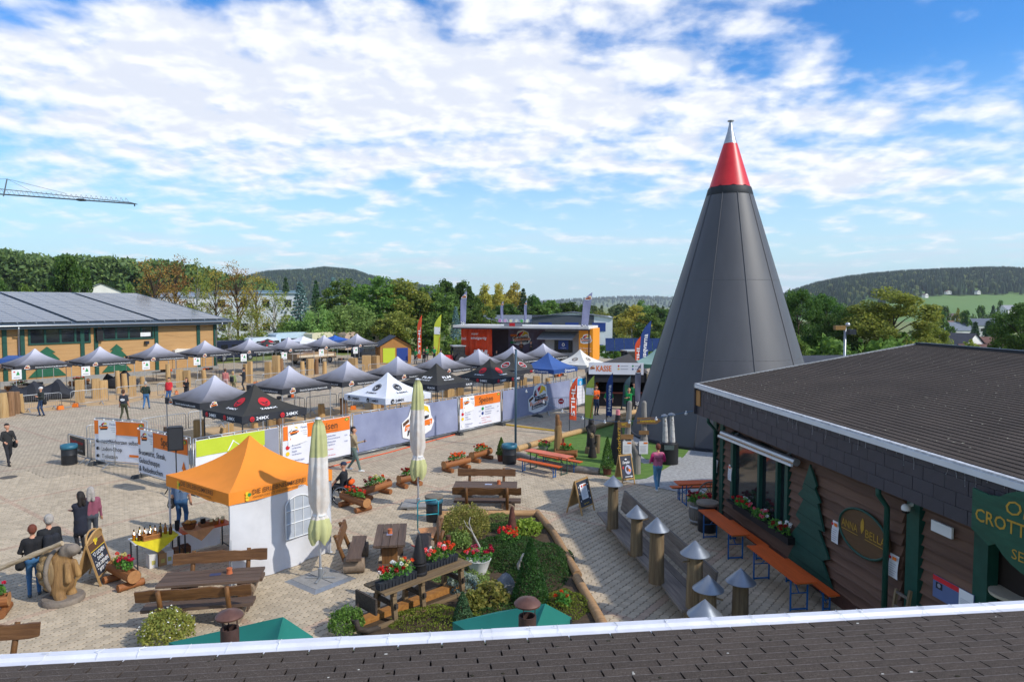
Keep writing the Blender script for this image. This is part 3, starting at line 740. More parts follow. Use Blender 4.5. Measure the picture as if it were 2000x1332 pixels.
    MB().box((FX-.03, y0-.2, 3.82), (.03, .36, .5)).build('wooden_plaque', wood('plaque', '#b98a52', '#a87a44'), t)
shop()

def near_roof():
    a, b = G(0, 1306, 4.25), G(2000, 1196, 4.25); d = (b-a).normalized(); back = Vector((d.y, -d.x, 0))
    if back.y > 0: back = -back
    rz = math.atan2(d.y, d.x); t = thing('shingle_roof', 'dark brown shingle roof with white metal edge filling the foreground', 'roof', a, rz)
    fr = Frame(a, rz)                                            # local x along the edge, -y towards us
    oL, oR = fr.i @ G(0, 1277, 4.27), fr.i @ G(2000, 1174, 4.27); ow = (oL.y+oR.y)/2
    sl = math.tan(R(9.5)); x0, x1 = -4.0, 12.0; rnd = random.Random(11)
    MB().add([(x0, 0, -.01), (x1, 0, -.01), (x1, -9, -.01+9*sl), (x0, -9, -.01+9*sl)], [(3, 2, 1, 0)]).build('roof_deck', M('bitumen_underlay', '#262220', .95, .2), t)
    m_edge = M('edge_metal', '#d9d9dd', .45, .10, 3, .08, 14, spec=.5)
    k = 0; x = x0
    cuts = [-4, -.15, 2.45, 3.6, 5.4, 8.0, 12]
    for xa, xb in zip(cuts, cuts[1:]):                            # lengths of edge metal, overlapping a little
        h = .003*(k % 2); k += 1
        MB().add([(xa, -.02, .012+h), (xb+.02, -.02, .012+h), (xb+.02, ow*.45, .004+h), (xa, ow*.45, .004+h), (xb+.02, ow*.55, .028+h), (xa, ow*.55, .028+h), (xb+.02, ow, .022+h), (xa, ow, .022+h), (xb+.02, ow+.008, -.12), (xa, ow+.008, -.12)],
                 [(0, 1, 2, 3), (3, 2, 4, 5), (5, 4, 6, 7), (7, 6, 8, 9)]).build('edge_strip', m_edge, t)
    ex, tw = .125, .335
    one = MB(); w, hh = tw-.013, ex*1.15
    m_worn = M('worn_granules', '#655c56', .95, .5, 40)
    one.add([(-w/2, -hh, .001), (w/2, -hh, .001), (w/2, -.012, .012), (-w/2, -.012, .012), (w/2, 0, .011), (-w/2, 0, .011), (w/2, 0, -.002), (-w/2, 0, -.002), (-w/2, -hh, -.004), (w/2, -hh, -.004)], [(0, 1, 2, 3), (5, 4, 6, 7), (1, 9, 6, 4, 2), (8, 0, 3, 5, 7)]); one.add([(w/2, -.012, .012), (-w/2, -.012, .012), (w/2, 0, .011), (-w/2, 0, .011)], [(1, 0, 2, 3)], 1)
    me = one.mesh('shingle', [m_shingle, m_worn]); cells = []
    for r in range(26):
        off = [0, .5, .25, .75][r % 4]*tw+rnd.uniform(-.02, .02)
        for c in range(60):
            x = x0+off+c*tw; y = -.0-r*ex; p = fr.w((x, y, .01-y*sl)); q = proj(p)
            if x > x1: continue
            cells.append((not (-150 < q[0] < 2150 and q[1] < 1350), x, y))
    cells.sort(); n = 0; rest = MB(); el = math.atan(sl)
    for hid, x, y in cells:
        z = .006-y*sl+rnd.uniform(0, .002); rot = rnd.uniform(-.004, .004)
        if n < 300 and not hid:
            o = link('shingle', me, t, (x, y, z)); o.rotation_euler = (-el, 0, rot); n += 1
        else: rest.add(one.v, one.f, 0, Matrix.Translation((x, y, z)) @ Matrix.Rotation(-el, 4, 'X'))
    if rest.f: rest.m = one.m*(len(rest.f)//len(one.f)); stuff(rest.build('shingle_field', [m_shingle, m_worn], t))
    ms = MB()
    for k in range(42):
        x, y = rnd.uniform(.5, 9), -rnd.random()*1.6
        ms.sphere((x, y, .012-y*sl), (rnd.uniform(.008, .026), rnd.uniform(.008, .018), .008), 7, 4)
    stuff(ms.build('moss_tufts', M('moss', '#2e2a1c', .98, .3, 30, .5), t))
    lt = MB()
    for k in range(26):
        x, y = rnd.uniform(.5, 9), -rnd.random()*1.6; w = rnd.uniform(.006, .018)
        lt.sphere((x, y, .014-y*sl), (w, w*.6, .003), 6, 3)
    stuff(lt.build('droppings', M('droppings', '#c4c2b8', .9), t))
    for k in range(26):
        x = -.2+k*.37+rnd.uniform(-.12, .12); q = rnd.uniform(-.03, .03)
        c = MB().tube([(x, -.03, .016), (x+q*.5, ow*.3, .02), (x+q, ow*.55, .034), (x+q*.6, ow, .028), (x+q*.5, ow+.012, -.03)], .0022, 4)
        c.tube([(x+q, ow*.55, .034), (x+q+rnd.uniform(-.03, .03), ow*.62, .045), (x+q+rnd.uniform(-.05, .05), ow*.75, .04)], .003, 4)
        c.build('wire_tie', m_white, t)
near_roof()
PR = [M('print_white', '#e6e6e6', .7, 0), M('print_dark', '#26262c', .7, 0), M('print_orange', '#e27420', .7, 0), M('print_redd', '#c8242c', .7, 0),
      M('print_yellow', '#e8c22a', .7, 0), M('print_green', '#1f8a4a', .7, 0), M('print_blue', '#233f86', .7, 0), M('print_grey', '#8b8d98', .7, 0), M('print_brown', '#5a3a22', .7, 0), M('print_lilac', '#a9acc4', .7, 0), M('print_lime', '#b9c832', .7, 0), M('print_cyan', '#2f9fd8', .7, 0)]
PW, PK, PO, PRD, PY, PGN, PB, PG, PBR, PL, PLM, PC = range(12)
def layer(fn, k=.002):
    """the same surface, a hair further out (for print laid over print)"""
    def f(u, v):
        p = fn(u, v); a, b = fn(u+.01, v), fn(u, v+.01); n = (a-p).cross(b-p)
        return p+n.normalized()*k
    return f
def rrect(x0, x1, y0, y1, r=.2, n=3):
    h = min(x1-x0, y1-y0)*r; P = []
    for cx, cy, a0 in ((x1-h, y1-h, 0), (x0+h, y1-h, 90), (x0+h, y0+h, 180), (x1-h, y0+h, 270)):
        for k in range(n+1): a = R(a0+90*k/n); P.append((cx+h*math.cos(a), cy+h*math.sin(a)))
    return P
def speed_logo(mb, fn, cx, cy, s, words=True):
    """the championship emblem: white blob, black-red-gold swoosh, three word bands"""
    f0, f1, f2 = fn, layer(fn, .009 if s > .8 else .004), layer(fn, .018 if s > .8 else .008)
    q = lambda pts: [(cx+x*s, cy+y*s) for x, y in pts]
    polyg(mb, f0, q([(-.62, -.36), (-.3, -.46), (.1, -.44), (.52, -.30), (.64, -.05), (.52, .12), (.46, .42), (.1, .56), (-.28, .48), (-.4, .2), (-.66, .05)]), PW)
    polyg(mb, f1, q([(-.36, .1), (-.3, .3), (-.14, .4), (-.2, .22), (-.26, .1)]), PK)
    polyg(mb, f1, q([(-.24, .14), (-.14, .38), (.12, .49), (.06, .34), (-.08, .22), (-.1, .12)]), PRD)
    polyg(mb, f1, q([(-.04, .16), (.08, .33), (.16, .48), (.38, .40), (.44, .22), (.3, .3), (.16, .22)]), PY)
    polyg(mb, f1, q([(-.3, -.06), (-.26, .1), (.42, .16), (.40, .0)]), PK)
    polyg(mb, f1, q([(-.56, -.2), (-.52, -.02), (.56, .04), (.54, -.12)]), PO)
    polyg(mb, f1, q([(-.46, -.34), (-.44, -.19), (.46, -.11), (.44, -.26)]), PK)
    polyg(mb, f1, q([(-.6, -.06), (-.62, .04), (-.4, .14), (-.36, .06)]), PBR)
    if words:
        w = MB()
        for tx, y, x0, wd, mi, h in (('DEUTSCHE', .03, -.22, .58, PW, .08), ('SPEEDCARVING', -.155, -.5, 1.0, PW, .105), ('MEISTERSCHAFT', -.29, -.4, .78, PW, .08)):
            put_text(mb, tx, lambda u, v: f2(u, v+(u-cx)*.07), cx+x0*s, cy+y*s, h*s, wd*s, 'l', mi, .012)
m_tframe = M('tent_frame', '#b4b7ba', .4, .05, metal=.55); m_tframe_d = M('tent_frame_dark', '#3a3c40', .5, metal=.3)
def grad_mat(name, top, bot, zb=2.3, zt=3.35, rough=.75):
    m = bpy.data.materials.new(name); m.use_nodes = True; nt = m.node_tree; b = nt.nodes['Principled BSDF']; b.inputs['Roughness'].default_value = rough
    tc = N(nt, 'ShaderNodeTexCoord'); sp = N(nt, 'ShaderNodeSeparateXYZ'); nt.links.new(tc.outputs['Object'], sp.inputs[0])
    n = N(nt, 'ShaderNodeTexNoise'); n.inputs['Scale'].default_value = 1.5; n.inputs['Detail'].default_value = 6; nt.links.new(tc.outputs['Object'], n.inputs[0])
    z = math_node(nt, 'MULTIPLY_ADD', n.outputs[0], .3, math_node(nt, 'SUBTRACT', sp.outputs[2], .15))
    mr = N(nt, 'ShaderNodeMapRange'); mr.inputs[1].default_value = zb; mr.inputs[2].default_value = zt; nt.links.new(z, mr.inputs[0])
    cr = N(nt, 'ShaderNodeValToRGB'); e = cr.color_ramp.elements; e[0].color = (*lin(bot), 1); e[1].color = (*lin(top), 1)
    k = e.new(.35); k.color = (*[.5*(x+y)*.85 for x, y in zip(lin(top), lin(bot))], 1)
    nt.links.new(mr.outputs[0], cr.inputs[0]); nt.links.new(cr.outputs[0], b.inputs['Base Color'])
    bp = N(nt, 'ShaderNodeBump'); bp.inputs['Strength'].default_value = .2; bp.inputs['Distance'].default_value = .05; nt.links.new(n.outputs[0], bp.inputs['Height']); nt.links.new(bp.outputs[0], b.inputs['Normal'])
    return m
def cloth(name, col, var=.1, rough=.8, bump=.12): return M(name, col, rough, var, 1.3, bump, 4)
TENT_ME = {}
EV, VAL, PK_H = 2.32, .30, 3.43
def canopy_pt(s, hp, side, w, t):
    """point on one canopy side: w -1..1 along the eave, t 0 eave .. 1 peak"""
    h = s/2*(1-t); z = EV+(hp-EV)*(.72*t**1.25+.28*t**5)-.12*math.cos(w*math.pi/2)*math.sin(math.pi*min(1, t*1.25))*(1-t)
    x, y = w*h, -h
    for _ in range(side): x, y = -y, x
    return Vector((x, y, z))
def tent_meshes(key, s, hp, can, val, wave):
    if key in TENT_ME: return TENT_ME[key]
    c = MB(); nt_, nw = 9, 8
    for side in range(4): c.sheet(lambda a, b: canopy_pt(s, hp, side, a*2-1, b*.985), nw, nt_)
    v = MB(); rnd = random.Random(hash(key) % 1000)
    for side in range(4):
        ph = rnd.random()*6
        def f(a, b):
            h = s/2+.006; x, y = (a*2-1)*h, -h-.025*b*math.sin(a*17+ph)*wave*math.sin(math.pi*a)
            z = EV+.01-VAL*b-.02*wave*b*math.sin(math.pi*a)*math.sin(a*9+ph)
            for _ in range(side): x, y = -y, x
            return Vector((x, y, z))
        v.sheet(f, 18, 2)
    TENT_ME[key] = (c.mesh('canopy', can, True), v.mesh('valance', val, True)); return TENT_ME[key]
def tent(label, px, py, can, val, s=3.1, hp=PK_H, rz=UA, frame=None, key=None, prints=None, loc=None, group=None, legs=True, name='pavilion_tent', Y=None):
    if loc is None:
        if Y is None: loc = G(px, py, hp)
        else: loc = atY(px, py, Y); hp = loc.z
        loc.z = 0
    t = thing(name, label, 'tent', loc, rz, group)
    k = (key or can.name, round(s, 2), round(hp, 2))
    cm, vm = tent_meshes(k, s, hp, can, val, 1.0)
    link('canopy', cm, t); link('valance', vm, t)
    fr = frame or m_tframe
    lk = ('leg', fr.name)
    if lk not in TENT_ME:
        lm = MB(); lm.box((0, 0, 1.0), (.04, .04, 2.0)); lm.box((0, 0, 1.75), (.034, .034, 1.0)); lm.box((0, 0, .006), (.11, .11, .012)); lm.box((0, 0, 1.5), (.055, .055, .05)); TENT_ME[lk] = lm.mesh('leg', fr)
    if legs:
        for sx in (-1, 1):
            for sy in (-1, 1): link('leg', TENT_ME[lk], t, (sx*(s/2-.05), sy*(s/2-.05), 0))
        tk = ('truss', fr.name, round(s, 2))
        if tk not in TENT_ME:
            tm = MB(); h = s/2-.05
            for sd in range(4):
                P = [(-h, -h, 2.2), (-h/2, -h, 1.98), (0, -h, 2.2), (h/2, -h, 1.98), (h, -h, 2.2)]; Q = [(a, b, 4.18-c) for a, b, c in P]
                for pp in (P, Q):
                    r = [Vector(p) for p in pp]
                    r = [Matrix.Rotation(sd*math.pi/2, 3, 'Z') @ p for p in r]
                    for a, b in zip(r, r[1:]): tm.bar(a, b, .02, .03)
            TENT_ME[tk] = tm.mesh('truss', fr)
        link('truss', TENT_ME[tk], t)
    if prints is not None:
        pk = ('print', prints.__name__, round(s, 2), round(hp, 2))
        if pk not in TENT_ME:
            mb = MB(); prints(mb, s, hp); TENT_ME[pk] = mb.mesh('lettering', PR)
        link('lettering', TENT_ME[pk], t)
    return t
def val_fn(s, side, off=.04):
    m3 = Matrix.Rotation(side*math.pi/2, 3, 'Z')
    return lambda u, v: m3 @ Vector((u, -s/2-off, v))
def can_fn(s, hp, side, off=.02):
    def f(u, v):                                             # v metres up the slope, u metres across
        L = math.hypot(s/2, hp-EV); t = max(0, min(.97, v/L)); h = s/2*(1-t)
        p = canopy_pt(s, hp, side, max(-1, min(1, u/max(h, .05))), t); return p+Vector((0, 0, off))
    return f
VB = EV-VAL
def pr_grey(mb, s, hp):
    for side in (0, 3):
        f = val_fn(s, side, .045); speed_logo(mb, f, -s*.30, VB+.17, .30, False)
        put_text(mb, 'Deutsche Speedcarving Meisterschaft', f, -s*.16, VB+.10, .085, s*.56, 'l', PW, .01)
def helmet(mb, f, cx, cy, r, ca, cb):
    g = layer(f, .022 if r > .15 else .005); disc(mb, f, cx, cy, r, r*1.05, 18, ca)
    polyg(mb, g, [(cx-r*.75, cy+r*.1), (cx-r*.1, cy-r*.12), (cx, cy-r*.35), (cx-r*.35, cy-r*.35)], cb); polyg(mb, g, [(cx+r*.1, cy-r*.12), (cx+r*.75, cy+r*.1), (cx+r*.35, cy-r*.35), (cx, cy-r*.35)], cb)
    polyg(mb, g, [(cx-r*.4, cy-r*.62), (cx+r*.4, cy-r*.62), (cx+r*.2, cy-r*.82), (cx-r*.2, cy-r*.82)], cb)
def mx(mb, s, hp, ca, cb, ct, ring=False):
    for side in (0, 3):
        f = val_fn(s, side, .045)
        for x in (-s*.36, s*.10):
            helmet(mb, f, x, VB+.15, .105, ca, cb); put_text(mb, '24MX', f, x+.18, VB+.09, .13, s*.19, 'l', ct, .02)
        c = can_fn(s, hp, side, .03)
        if ring: disc(mb, c, 0, 1.02, .25, .25, 20, ca, .86); helmet(mb, c, 0, 1.02, .18, ca, cb)
        else: helmet(mb, c, 0, 1.02, .26, ca, cb)
        put_text(mb, '24MX', c, 0, .52, .13, .8, 'c', ct, .02)
def pr_mx_black(mb, s, hp): mx(mb, s, hp, PRD, PK, PW)
def pr_mx_white(mb, s, hp): mx(mb, s, hp, PK, PW, PK, True)
def pr_flm(mb, s, hp):
    for side in (0, 3):
        f = val_fn(s, side, .045); put_text(mb, 'FLM.DE', f, s*.27, VB+.09, .12, .55, 'l', PW, .02)
        c = can_fn(s, hp, side, .03); put_text(mb, 'FLM', c, 0, .84, .17, .7, 'c', PW, .03, .2); put_text(mb, 'MOTORRAD', c, 0, .62, .11, .85, 'c', PW, .02, .2)
def pr_ring(mb, s, hp):
    for side in (0, 3):
        f = val_fn(s, side, .045); put_text(mb, 'PERZL.COM', f, s*.08, VB+.09, .13, 1.1, 'l', PW, .02); put_text(mb, 'PE', layer(f, .003), s*.08-.3, VB+.09, .13, .26, 'l', PRD, .03)
        c = can_fn(s, hp, side, .03); disc(mb, c, 0, .85, .34, .36, 24, PW, .9); disc(mb, c, 0, .85, .25, .27, 24, PRD, .72); put_text(mb, 'ALPHA', c, 0, .80, .1, .4, 'c', PW, .02)
def pr_husq(mb, s, hp):
    for side in (0, 3):
        f = val_fn(s, side, .045); put_text(mb, 'Husqvarna', f, s*.02, VB+.09, .14, 1.05, 'l', PW, .02); disc(mb, f, -s*.03, VB+.15, .11, .11, 14, PW, .6)
def pr_cream(mb, s, hp):
    for side in (0, 3):
        f = val_fn(s, side, .045); put_text(mb, 'XLMOTO', f, s*.0, VB+.09, .13, .8, 'l', PK, .02); put_text(mb, '24MX', f, -s*.4, VB+.09, .13, .5, 'l', PK, .02)
        c = can_fn(s, hp, side, .03); disc(mb, c, 0, 1.0, .22, .2, 20, PBR, .8); put_text(mb, 'RAVEN', c, 0, .93, .12, .5, 'c', PBR, .02); put_text(mb, 'MOTO', c, 0, .5, .1, .6, 'c', PG, .01)
def pr_honey(mb, s, hp):
    for side in (0, 3):
        f = val_fn(s, side, .045); x = -s*.22 if side == 3 else -s*.3
        for a, b, c in ((x-.15, .22, PY), (x-.15, .14, PY), (x-.09, .18, PGN), (x-.15, .08, PY)): disc(mb, f, a, VB+b, .055, .05, 6, c)
        put_text(mb, 'DIE', f, x, VB+.17, .12, .22, 'l', PBR, .01); put_text(mb, 'ERLEBNISIMKEREI', f, x+.30, VB+.17, .115, 1.25, 'l', PBR, .01)
        put_text(mb, 'VON KAI SCHULZE UND JÜRGEN SCHMIEDEL', f, x, VB+.07, .055, 1.5, 'l', PBR)
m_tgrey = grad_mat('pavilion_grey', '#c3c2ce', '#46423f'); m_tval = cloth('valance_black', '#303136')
m_tblack = cloth('tent_black', '#36342f'); m_twhite = cloth('tent_white', '#dcdde2'); m_tblue = cloth('tent_blue', '#3a5a94'); m_tcream = cloth('tent_cream', '#d9d4c8'); m_torange = cloth('tent_orange', '#e88a2c', .06)
m_tdkgrey = cloth('tent_dark_grey', '#45423c'); m_tgreen = cloth('tent_green', '#1f7468', .08); m_tblueval = cloth('valance_blue', '#274a86')
row = 'grey gradient pavilions in the back row'
m_tgold = grad_mat('pavilion_back', '#c0bfca', '#4a4640')
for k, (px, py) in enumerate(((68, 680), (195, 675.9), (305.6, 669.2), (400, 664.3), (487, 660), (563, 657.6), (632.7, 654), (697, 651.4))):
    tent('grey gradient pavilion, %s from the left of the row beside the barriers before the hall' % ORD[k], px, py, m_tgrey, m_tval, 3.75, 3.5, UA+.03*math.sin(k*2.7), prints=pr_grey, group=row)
row = 'grey gradient pavilions behind the banner fence'
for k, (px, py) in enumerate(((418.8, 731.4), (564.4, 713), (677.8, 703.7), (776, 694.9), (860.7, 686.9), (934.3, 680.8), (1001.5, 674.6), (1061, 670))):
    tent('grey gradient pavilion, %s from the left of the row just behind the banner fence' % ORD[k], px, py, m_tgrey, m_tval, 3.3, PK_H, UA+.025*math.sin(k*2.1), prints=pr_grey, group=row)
tent('black pavilion with red helmet emblems and 24MX lettering behind the lime banner', 497, 749, m_tblack, m_tval, 3.1, frame=m_tframe_d, prints=pr_mx_black)
tent('white pavilion with black helmet emblems behind the blue banner', 757, 726, m_twhite, m_twhite, 3.1, prints=pr_mx_white)
tent('black pavilion with white FLM lettering beside the white one', 852.3, 708.5, m_tblack, m_tval, 3.1, frame=m_tframe_d, prints=pr_flm)
tent('black pavilion with red helmets and 24MX behind the lamp post', 957, 699.7, m_tblack, m_tval, 3.1, frame=m_tframe_d, prints=pr_mx_black)
tent('dark olive-grey pavilion with white ring emblem right of the lamp post', 1001.7, 688.4, m_tdkgrey, m_tval, 3.1, frame=m_tframe_d, prints=pr_ring)
tent('blue pavilion lettered Husqvarna near the stage', 1070.4, 687.5, m_tblue, m_tblueval, 3.1, prints=pr_husq)
tent('cream pavilion beside the ticket booth', 1133, 681.5, m_tcream, m_tcream, 3.1, prints=pr_cream)
tent('blue pavilion behind the first of the back row at the left edge', 27, 683, m_tblue, m_tblueval, 3.2, Y=58)
tent('dark grey pavilion with pale emblem close to the hall wall', 266, 670.6, m_tdkgrey, m_tval, 3.2, prints=pr_ring, Y=67)
tent('small white pavilion right before the hall wall', 357, 667.2, m_tcream, m_tcream, 3.2, Y=70)
tent('dark pavilion with red emblems behind the back row, before white vans', 523, 661.5, m_tblack, m_tval, 3.2, prints=pr_mx_black, Y=80)
tent('white pavilion behind the back row, before pale campers', 592, 655.9, m_twhite, m_twhite, 3.2, Y=85)
tent('blue pavilion behind the back row, before the camper', 654, 654.2, cloth('tent_royal', '#2a5aa8'), m_tblueval, 3.2, Y=88)
tent('pale green pavilion half hidden behind the giant cone', 1281, 681, cloth('tent_sage', '#8aa59a'), cloth('valance_sage', '#4d7a66'), 3.2)

oL, oF, oR = (G(322.6, 929, EV), G(450.4, 963, EV), G(649, 916, EV))
oc = (oL+oR)/2; oc.z = 0; ou = (oR-oF); OA = math.atan2(ou.y, ou.x); OS = 3.06
OT = tent('orange pavilion lettered Die Erlebnisimkerei with white side walls', 0, 0, m_torange, m_torange, OS, 3.36, OA, M('frame_white', '#c9ccd0', .4, metal=.4), prints=pr_honey, loc=oc)
def honey_walls():
    m_w = M('wall_white', '#e4e4e6', .6, .06, 2, .1, 5, trans=.25); h = OS/2-.02; rnd = random.Random(3)
    def wall(side, a0, a1, win):
        m3 = Matrix.Rotation(side*math.pi/2, 3, 'Z'); L = 2*h*(a1-a0)
        def f(a, b):
            u = -h+2*h*(a0+(a1-a0)*a); z = EV-.04-(EV-.06)*b
            y = -h+.035*math.sin(a*23+b*3)*b+.03*math.sin(a*9-b*5)+(.14*b*b*math.sin(a*7+1))*(.5)
            return m3 @ Vector((u, y, z))
        w = MB().sheet(f, 40, 26).build('side_wall', m_w, OT, smooth=True)
        if win:
            fn = lambda u, v: m3 @ Vector((u, -h-.07, v))
            g = MB(); x0, x1, z0, zt = .0, .80, .78, 1.62
            P = [(x0, z0), (x1, z0), (x1, zt)]+[((x0+x1)/2+(x1-x0)/2*math.cos(math.pi*k/10), zt+.26*math.sin(math.pi*k/10)) for k in range(1, 10)]+[(x0, zt)]
            polyg(g, fn, P, 0); wn_ = g.build('window', M('clear_foil', '#aeb4bc', .2, .1, 3, spec=.7), OT)
            b = MB(); f2 = lambda u, v: m3 @ Vector((u, -h-.08, v))
            pts = [f2(*p) for p in P]; b.tube(pts, .018, 5, closed=True)
            for k in (1, 2): b.tube([f2(x0+(x1-x0)*k/3, z0), f2(x0+(x1-x0)*k/3, zt+.22)], .014, 5)
            for k in (1, 2): b.tube([f2(x0, z0+.34*k+.05), f2(x1, z0+.34*k+.05)], .014, 5)
            b.build('window_bars', m_white, wn_)
    wall(0, 0, 1, True); wall(1, 0, 1, False)
honey_walls()

def green_canopy(label, peak, corners, zc, zp):
    pk = G(*peak, zp); cs = [G(px, py, zc) for px, py in corners]; c = Vector((pk.x, pk.y, 0))
    t = thing('garden_pavilion', label, 'tent', c, 0, None)
    mb = MB(); n = len(cs)
    loc = [p-c for p in cs]; pp = pk-c
    for i in range(n):
        a, b = loc[i], loc[(i+1) % n]
        def f(u, v):
            e = a.lerp(b, u); q = e.lerp(pp, v); q.z -= .10*math.sin(math.pi*v)*math.sin(math.pi*u); return q
        mb.sheet(f, 8, 8)
    mb.build('canopy', m_tgreen, t, smooth=True)
    v = MB()
    for i in range(n):
        a, b = loc[i], loc[(i+1) % n]; v.sheet(lambda u, w: a.lerp(b, u)-Zv*(.22*w)+Vector((0, -.02*math.sin(u*30)*w, 0)), 20, 1)
    v.build('valance', m_tgreen, t, smooth=True)
    for p in loc: MB().tube([(p.x*.97, p.y*.97, 0), (p.x*.97, p.y*.97, zc-.02)], .025, 6).build('leg', m_tframe_d, t)
green_canopy('dark green pavilion roof just below the white roof edge on the left', (553, 1204), [(330, 1254), (520, 1340), (612, 1243), (470, 1223)], 2.1, 2.6)
green_canopy('dark green pavilion roof below the roof edge by the flower bed', (1065, 1178), [(884, 1214), (1020, 1300), (1116, 1205), (975, 1193)], 2.1, 2.6)

FA, FB_ = G(685, 896), G(1112, 800)
def fence_at(px):
    lo, hi = -3.0, 3.0
    for _ in range(50):
        m = (lo+hi)/2
        if proj(FA+(FB_-FA)*m)[0] < px: lo = m
        else: hi = m
    return FA+(FB_-FA)*lo
m_foot = M('fence_foot', '#4a4a48', .9, .2, 6, .3); m_btube = m_steel
m_bblue = M('banner_blue', '#757b98', .6, .10, .5, .1, 3, col2='#959bb4'); m_bwhite = M('banner_white', '#dcdde4', .6, .04, 1); m_borange = M('banner_orange', '#df7a22', .6, .05, 1); m_blime = M('banner_lime', '#b7c534', .6, .06, 1); m_bcyan = M('banner_cyan', '#2f9fd8', .6, .06, 1)
def fence_panel(label, p0, p1, bg, prints, H=2.02, wavy=.03, splits=1, feet=True, side=1):
    d = p1-p0; L = d.length; rz = math.atan2(d.y, d.x); t = thing('banner_fence', label, 'fence', p0, rz)
    fr = MB(); k = max(1, round(L/3.5))
    for i in range(k):
        a, b = L*i/k+.03, L*(i+1)/k-.03
        fr.tube([(a, .03, .1), (a, .03, H)], .022, 8); fr.tube([(b, .03, .1), (b, .03, H)], .022, 8); fr.tube([(a, .03, H), (b, .03, H)], .022, 8); fr.tube([(a, .03, .16), (b, .03, .16)], .022, 8)
    fr.build('frame', m_btube, t, smooth=True)
    if feet:
        for i in range(k+1): MB().box((min(L-.0, max(0., L*i/k)), .05, .06), (.24, .72, .12), taper=.85).build('foot', m_foot, t)
    fn = lambda u, v: Vector((u, -.035-wavy*(.5+.5*math.sin(u*2.1+v*1.3))-.4*wavy*math.sin(u*7+v*4), v))
    mats = bg if isinstance(bg, list) else [bg]
    ban = MB().sheet(lambda a, b: fn(.06+(L-.12)*a, .24+(H-.30)*b), max(8, int(L*6)), 8).build('banner', mats, t, smooth=True)
    pr = MB(); prints(pr, lambda u, v: fn(u, v)+Vector((0, -.008, 0)), L, H); pr.build('lettering', PR, ban)
    ey = MB()
    for i in range(int(L/.5)+1): ey.box((.08+i*.5 if .08+i*.5 < L-.05 else L-.08, -.03-wavy, H-.03), (.03, .06, .05))
    ey.build('ties', m_white, t)
    return t
def grid_rect(mb, fn, x0, x1, y0, y1, mi, n=10):
    o = len(mb.v)
    for j in range(5):
        for i in range(n+1): mb.v.append(tuple(fn(x0+(x1-x0)*i/n, y0+(y1-y0)*j/4)))
    for j in range(4):
        for i in range(n): a = o+j*(n+1)+i; mb.f.append((a, a+1, a+n+2, a+n+1)); mb.m.append(mi)
def pr_blue(c=.5):
    def f(mb, fn, L, H): speed_logo(mb, layer(fn, .03), L*c, 1.10, 1.72)
    return f
def menu_head(mb, fn, L, H, title='Speisen', tx=.62):
    g = layer(fn, .012); g2 = layer(fn, .022)
    grid_rect(mb, g, .08, L-.08, 1.36, H-.08, PO)
    polyg(mb, g2, [(.30, 1.10), (.30, 1.97), (1.22, 1.97), (1.25, 1.6), (1.22, 1.2), (.7, 1.12)], PW); speed_logo(mb, layer(fn, .026), .60, 1.68, .42, False)
    put_text(mb, 'Finale', g2, .92, 1.76, .10, .3, 'l', PB, .0)
    for k in range(3): put_text(mb, ('Deutsche Meisterschaft', 'Crottendorf', '27. September')[k], g2, .90, 1.64-.085*k, .045, .32, 'l', PG)
    if title:
        put_text(mb, title, g2, L*tx, 1.52, .30, 1.15, 'c', PBR, .012); grid_rect(mb, g2, L*tx-.6, L*tx+.6, 1.44, 1.455, PBR)
    c = (L-.25, 1.82); polyg(mb, g2, [(c[0]-.13, c[1]), (c[0], c[1]-.08), (c[0]+.13, c[1]), (c[0], c[1]+.09)], PGN); disc(mb, layer(fn, .026), c[0], c[1], .05, .04, 8, PY)
def pr_menu(mb, fn, L, H):
    menu_head(mb, fn, L, H); g = layer(fn, .012)
    for x, y, c, a, b, pr in ((.28, 1.06, PRD, 'Bratwurst', 'im Brötchen', '3,50'), (.28, .80, PY, 'Steak', 'im Brötchen', '4,50'), (L*.55, 1.16, PGN, 'Reibekuchen', 'mit Kräuterschmand', '4,50'), (L*.55, .90, PB, 'Reibekuchen', 'mit Apfelmus', '4,50'), (.28, .42, PW, 'Gulaschsuppe', 'mit Brot', '4,50')):
        disc(mb, g, x, y, .09, .09, 14, c); put_text(mb, a, g, x+.2, y+.03, .075, None, 'l', PB); put_text(mb, b, g, x+.2, y-.09, .065, None, 'l', PB); put_text(mb, pr, g, x+(1.35 if x < 1 else 1.2), y-.05, .06, .16, 'l', PB)
    for k in range(3): put_text(mb, ('Bestellen und bezahlen', 'an der Kasse', 'am Ausgabepunkt abholen')[k], g, L*.52, .62-.13*k, .055, None, 'l', PRD)
def pr_lime(mb, fn, L, H):
    g = layer(fn, .012); grid_rect(mb, g, .08, L*.80, 1.35, H-.08, PLM)
    polyg(mb, layer(fn, .016), [(L*.36, 1.36), (L*.40, 1.06), (L*.47, 1.2), (L*.58, 1.36)], PLM)
    polyg(mb, layer(fn, .020), [(L*.36, 1.38), (L*.43, 1.75), (L*.445, 1.75), (L*.375, 1.38)], PW); polyg(mb, layer(fn, .020), [(L*.43, 1.75), (L*.58, 1.35), (L*.565, 1.35), (L*.42, 1.75)], PW)
    grid_rect(mb, g, L*.80, L-.08, .26, H-.08, PG)
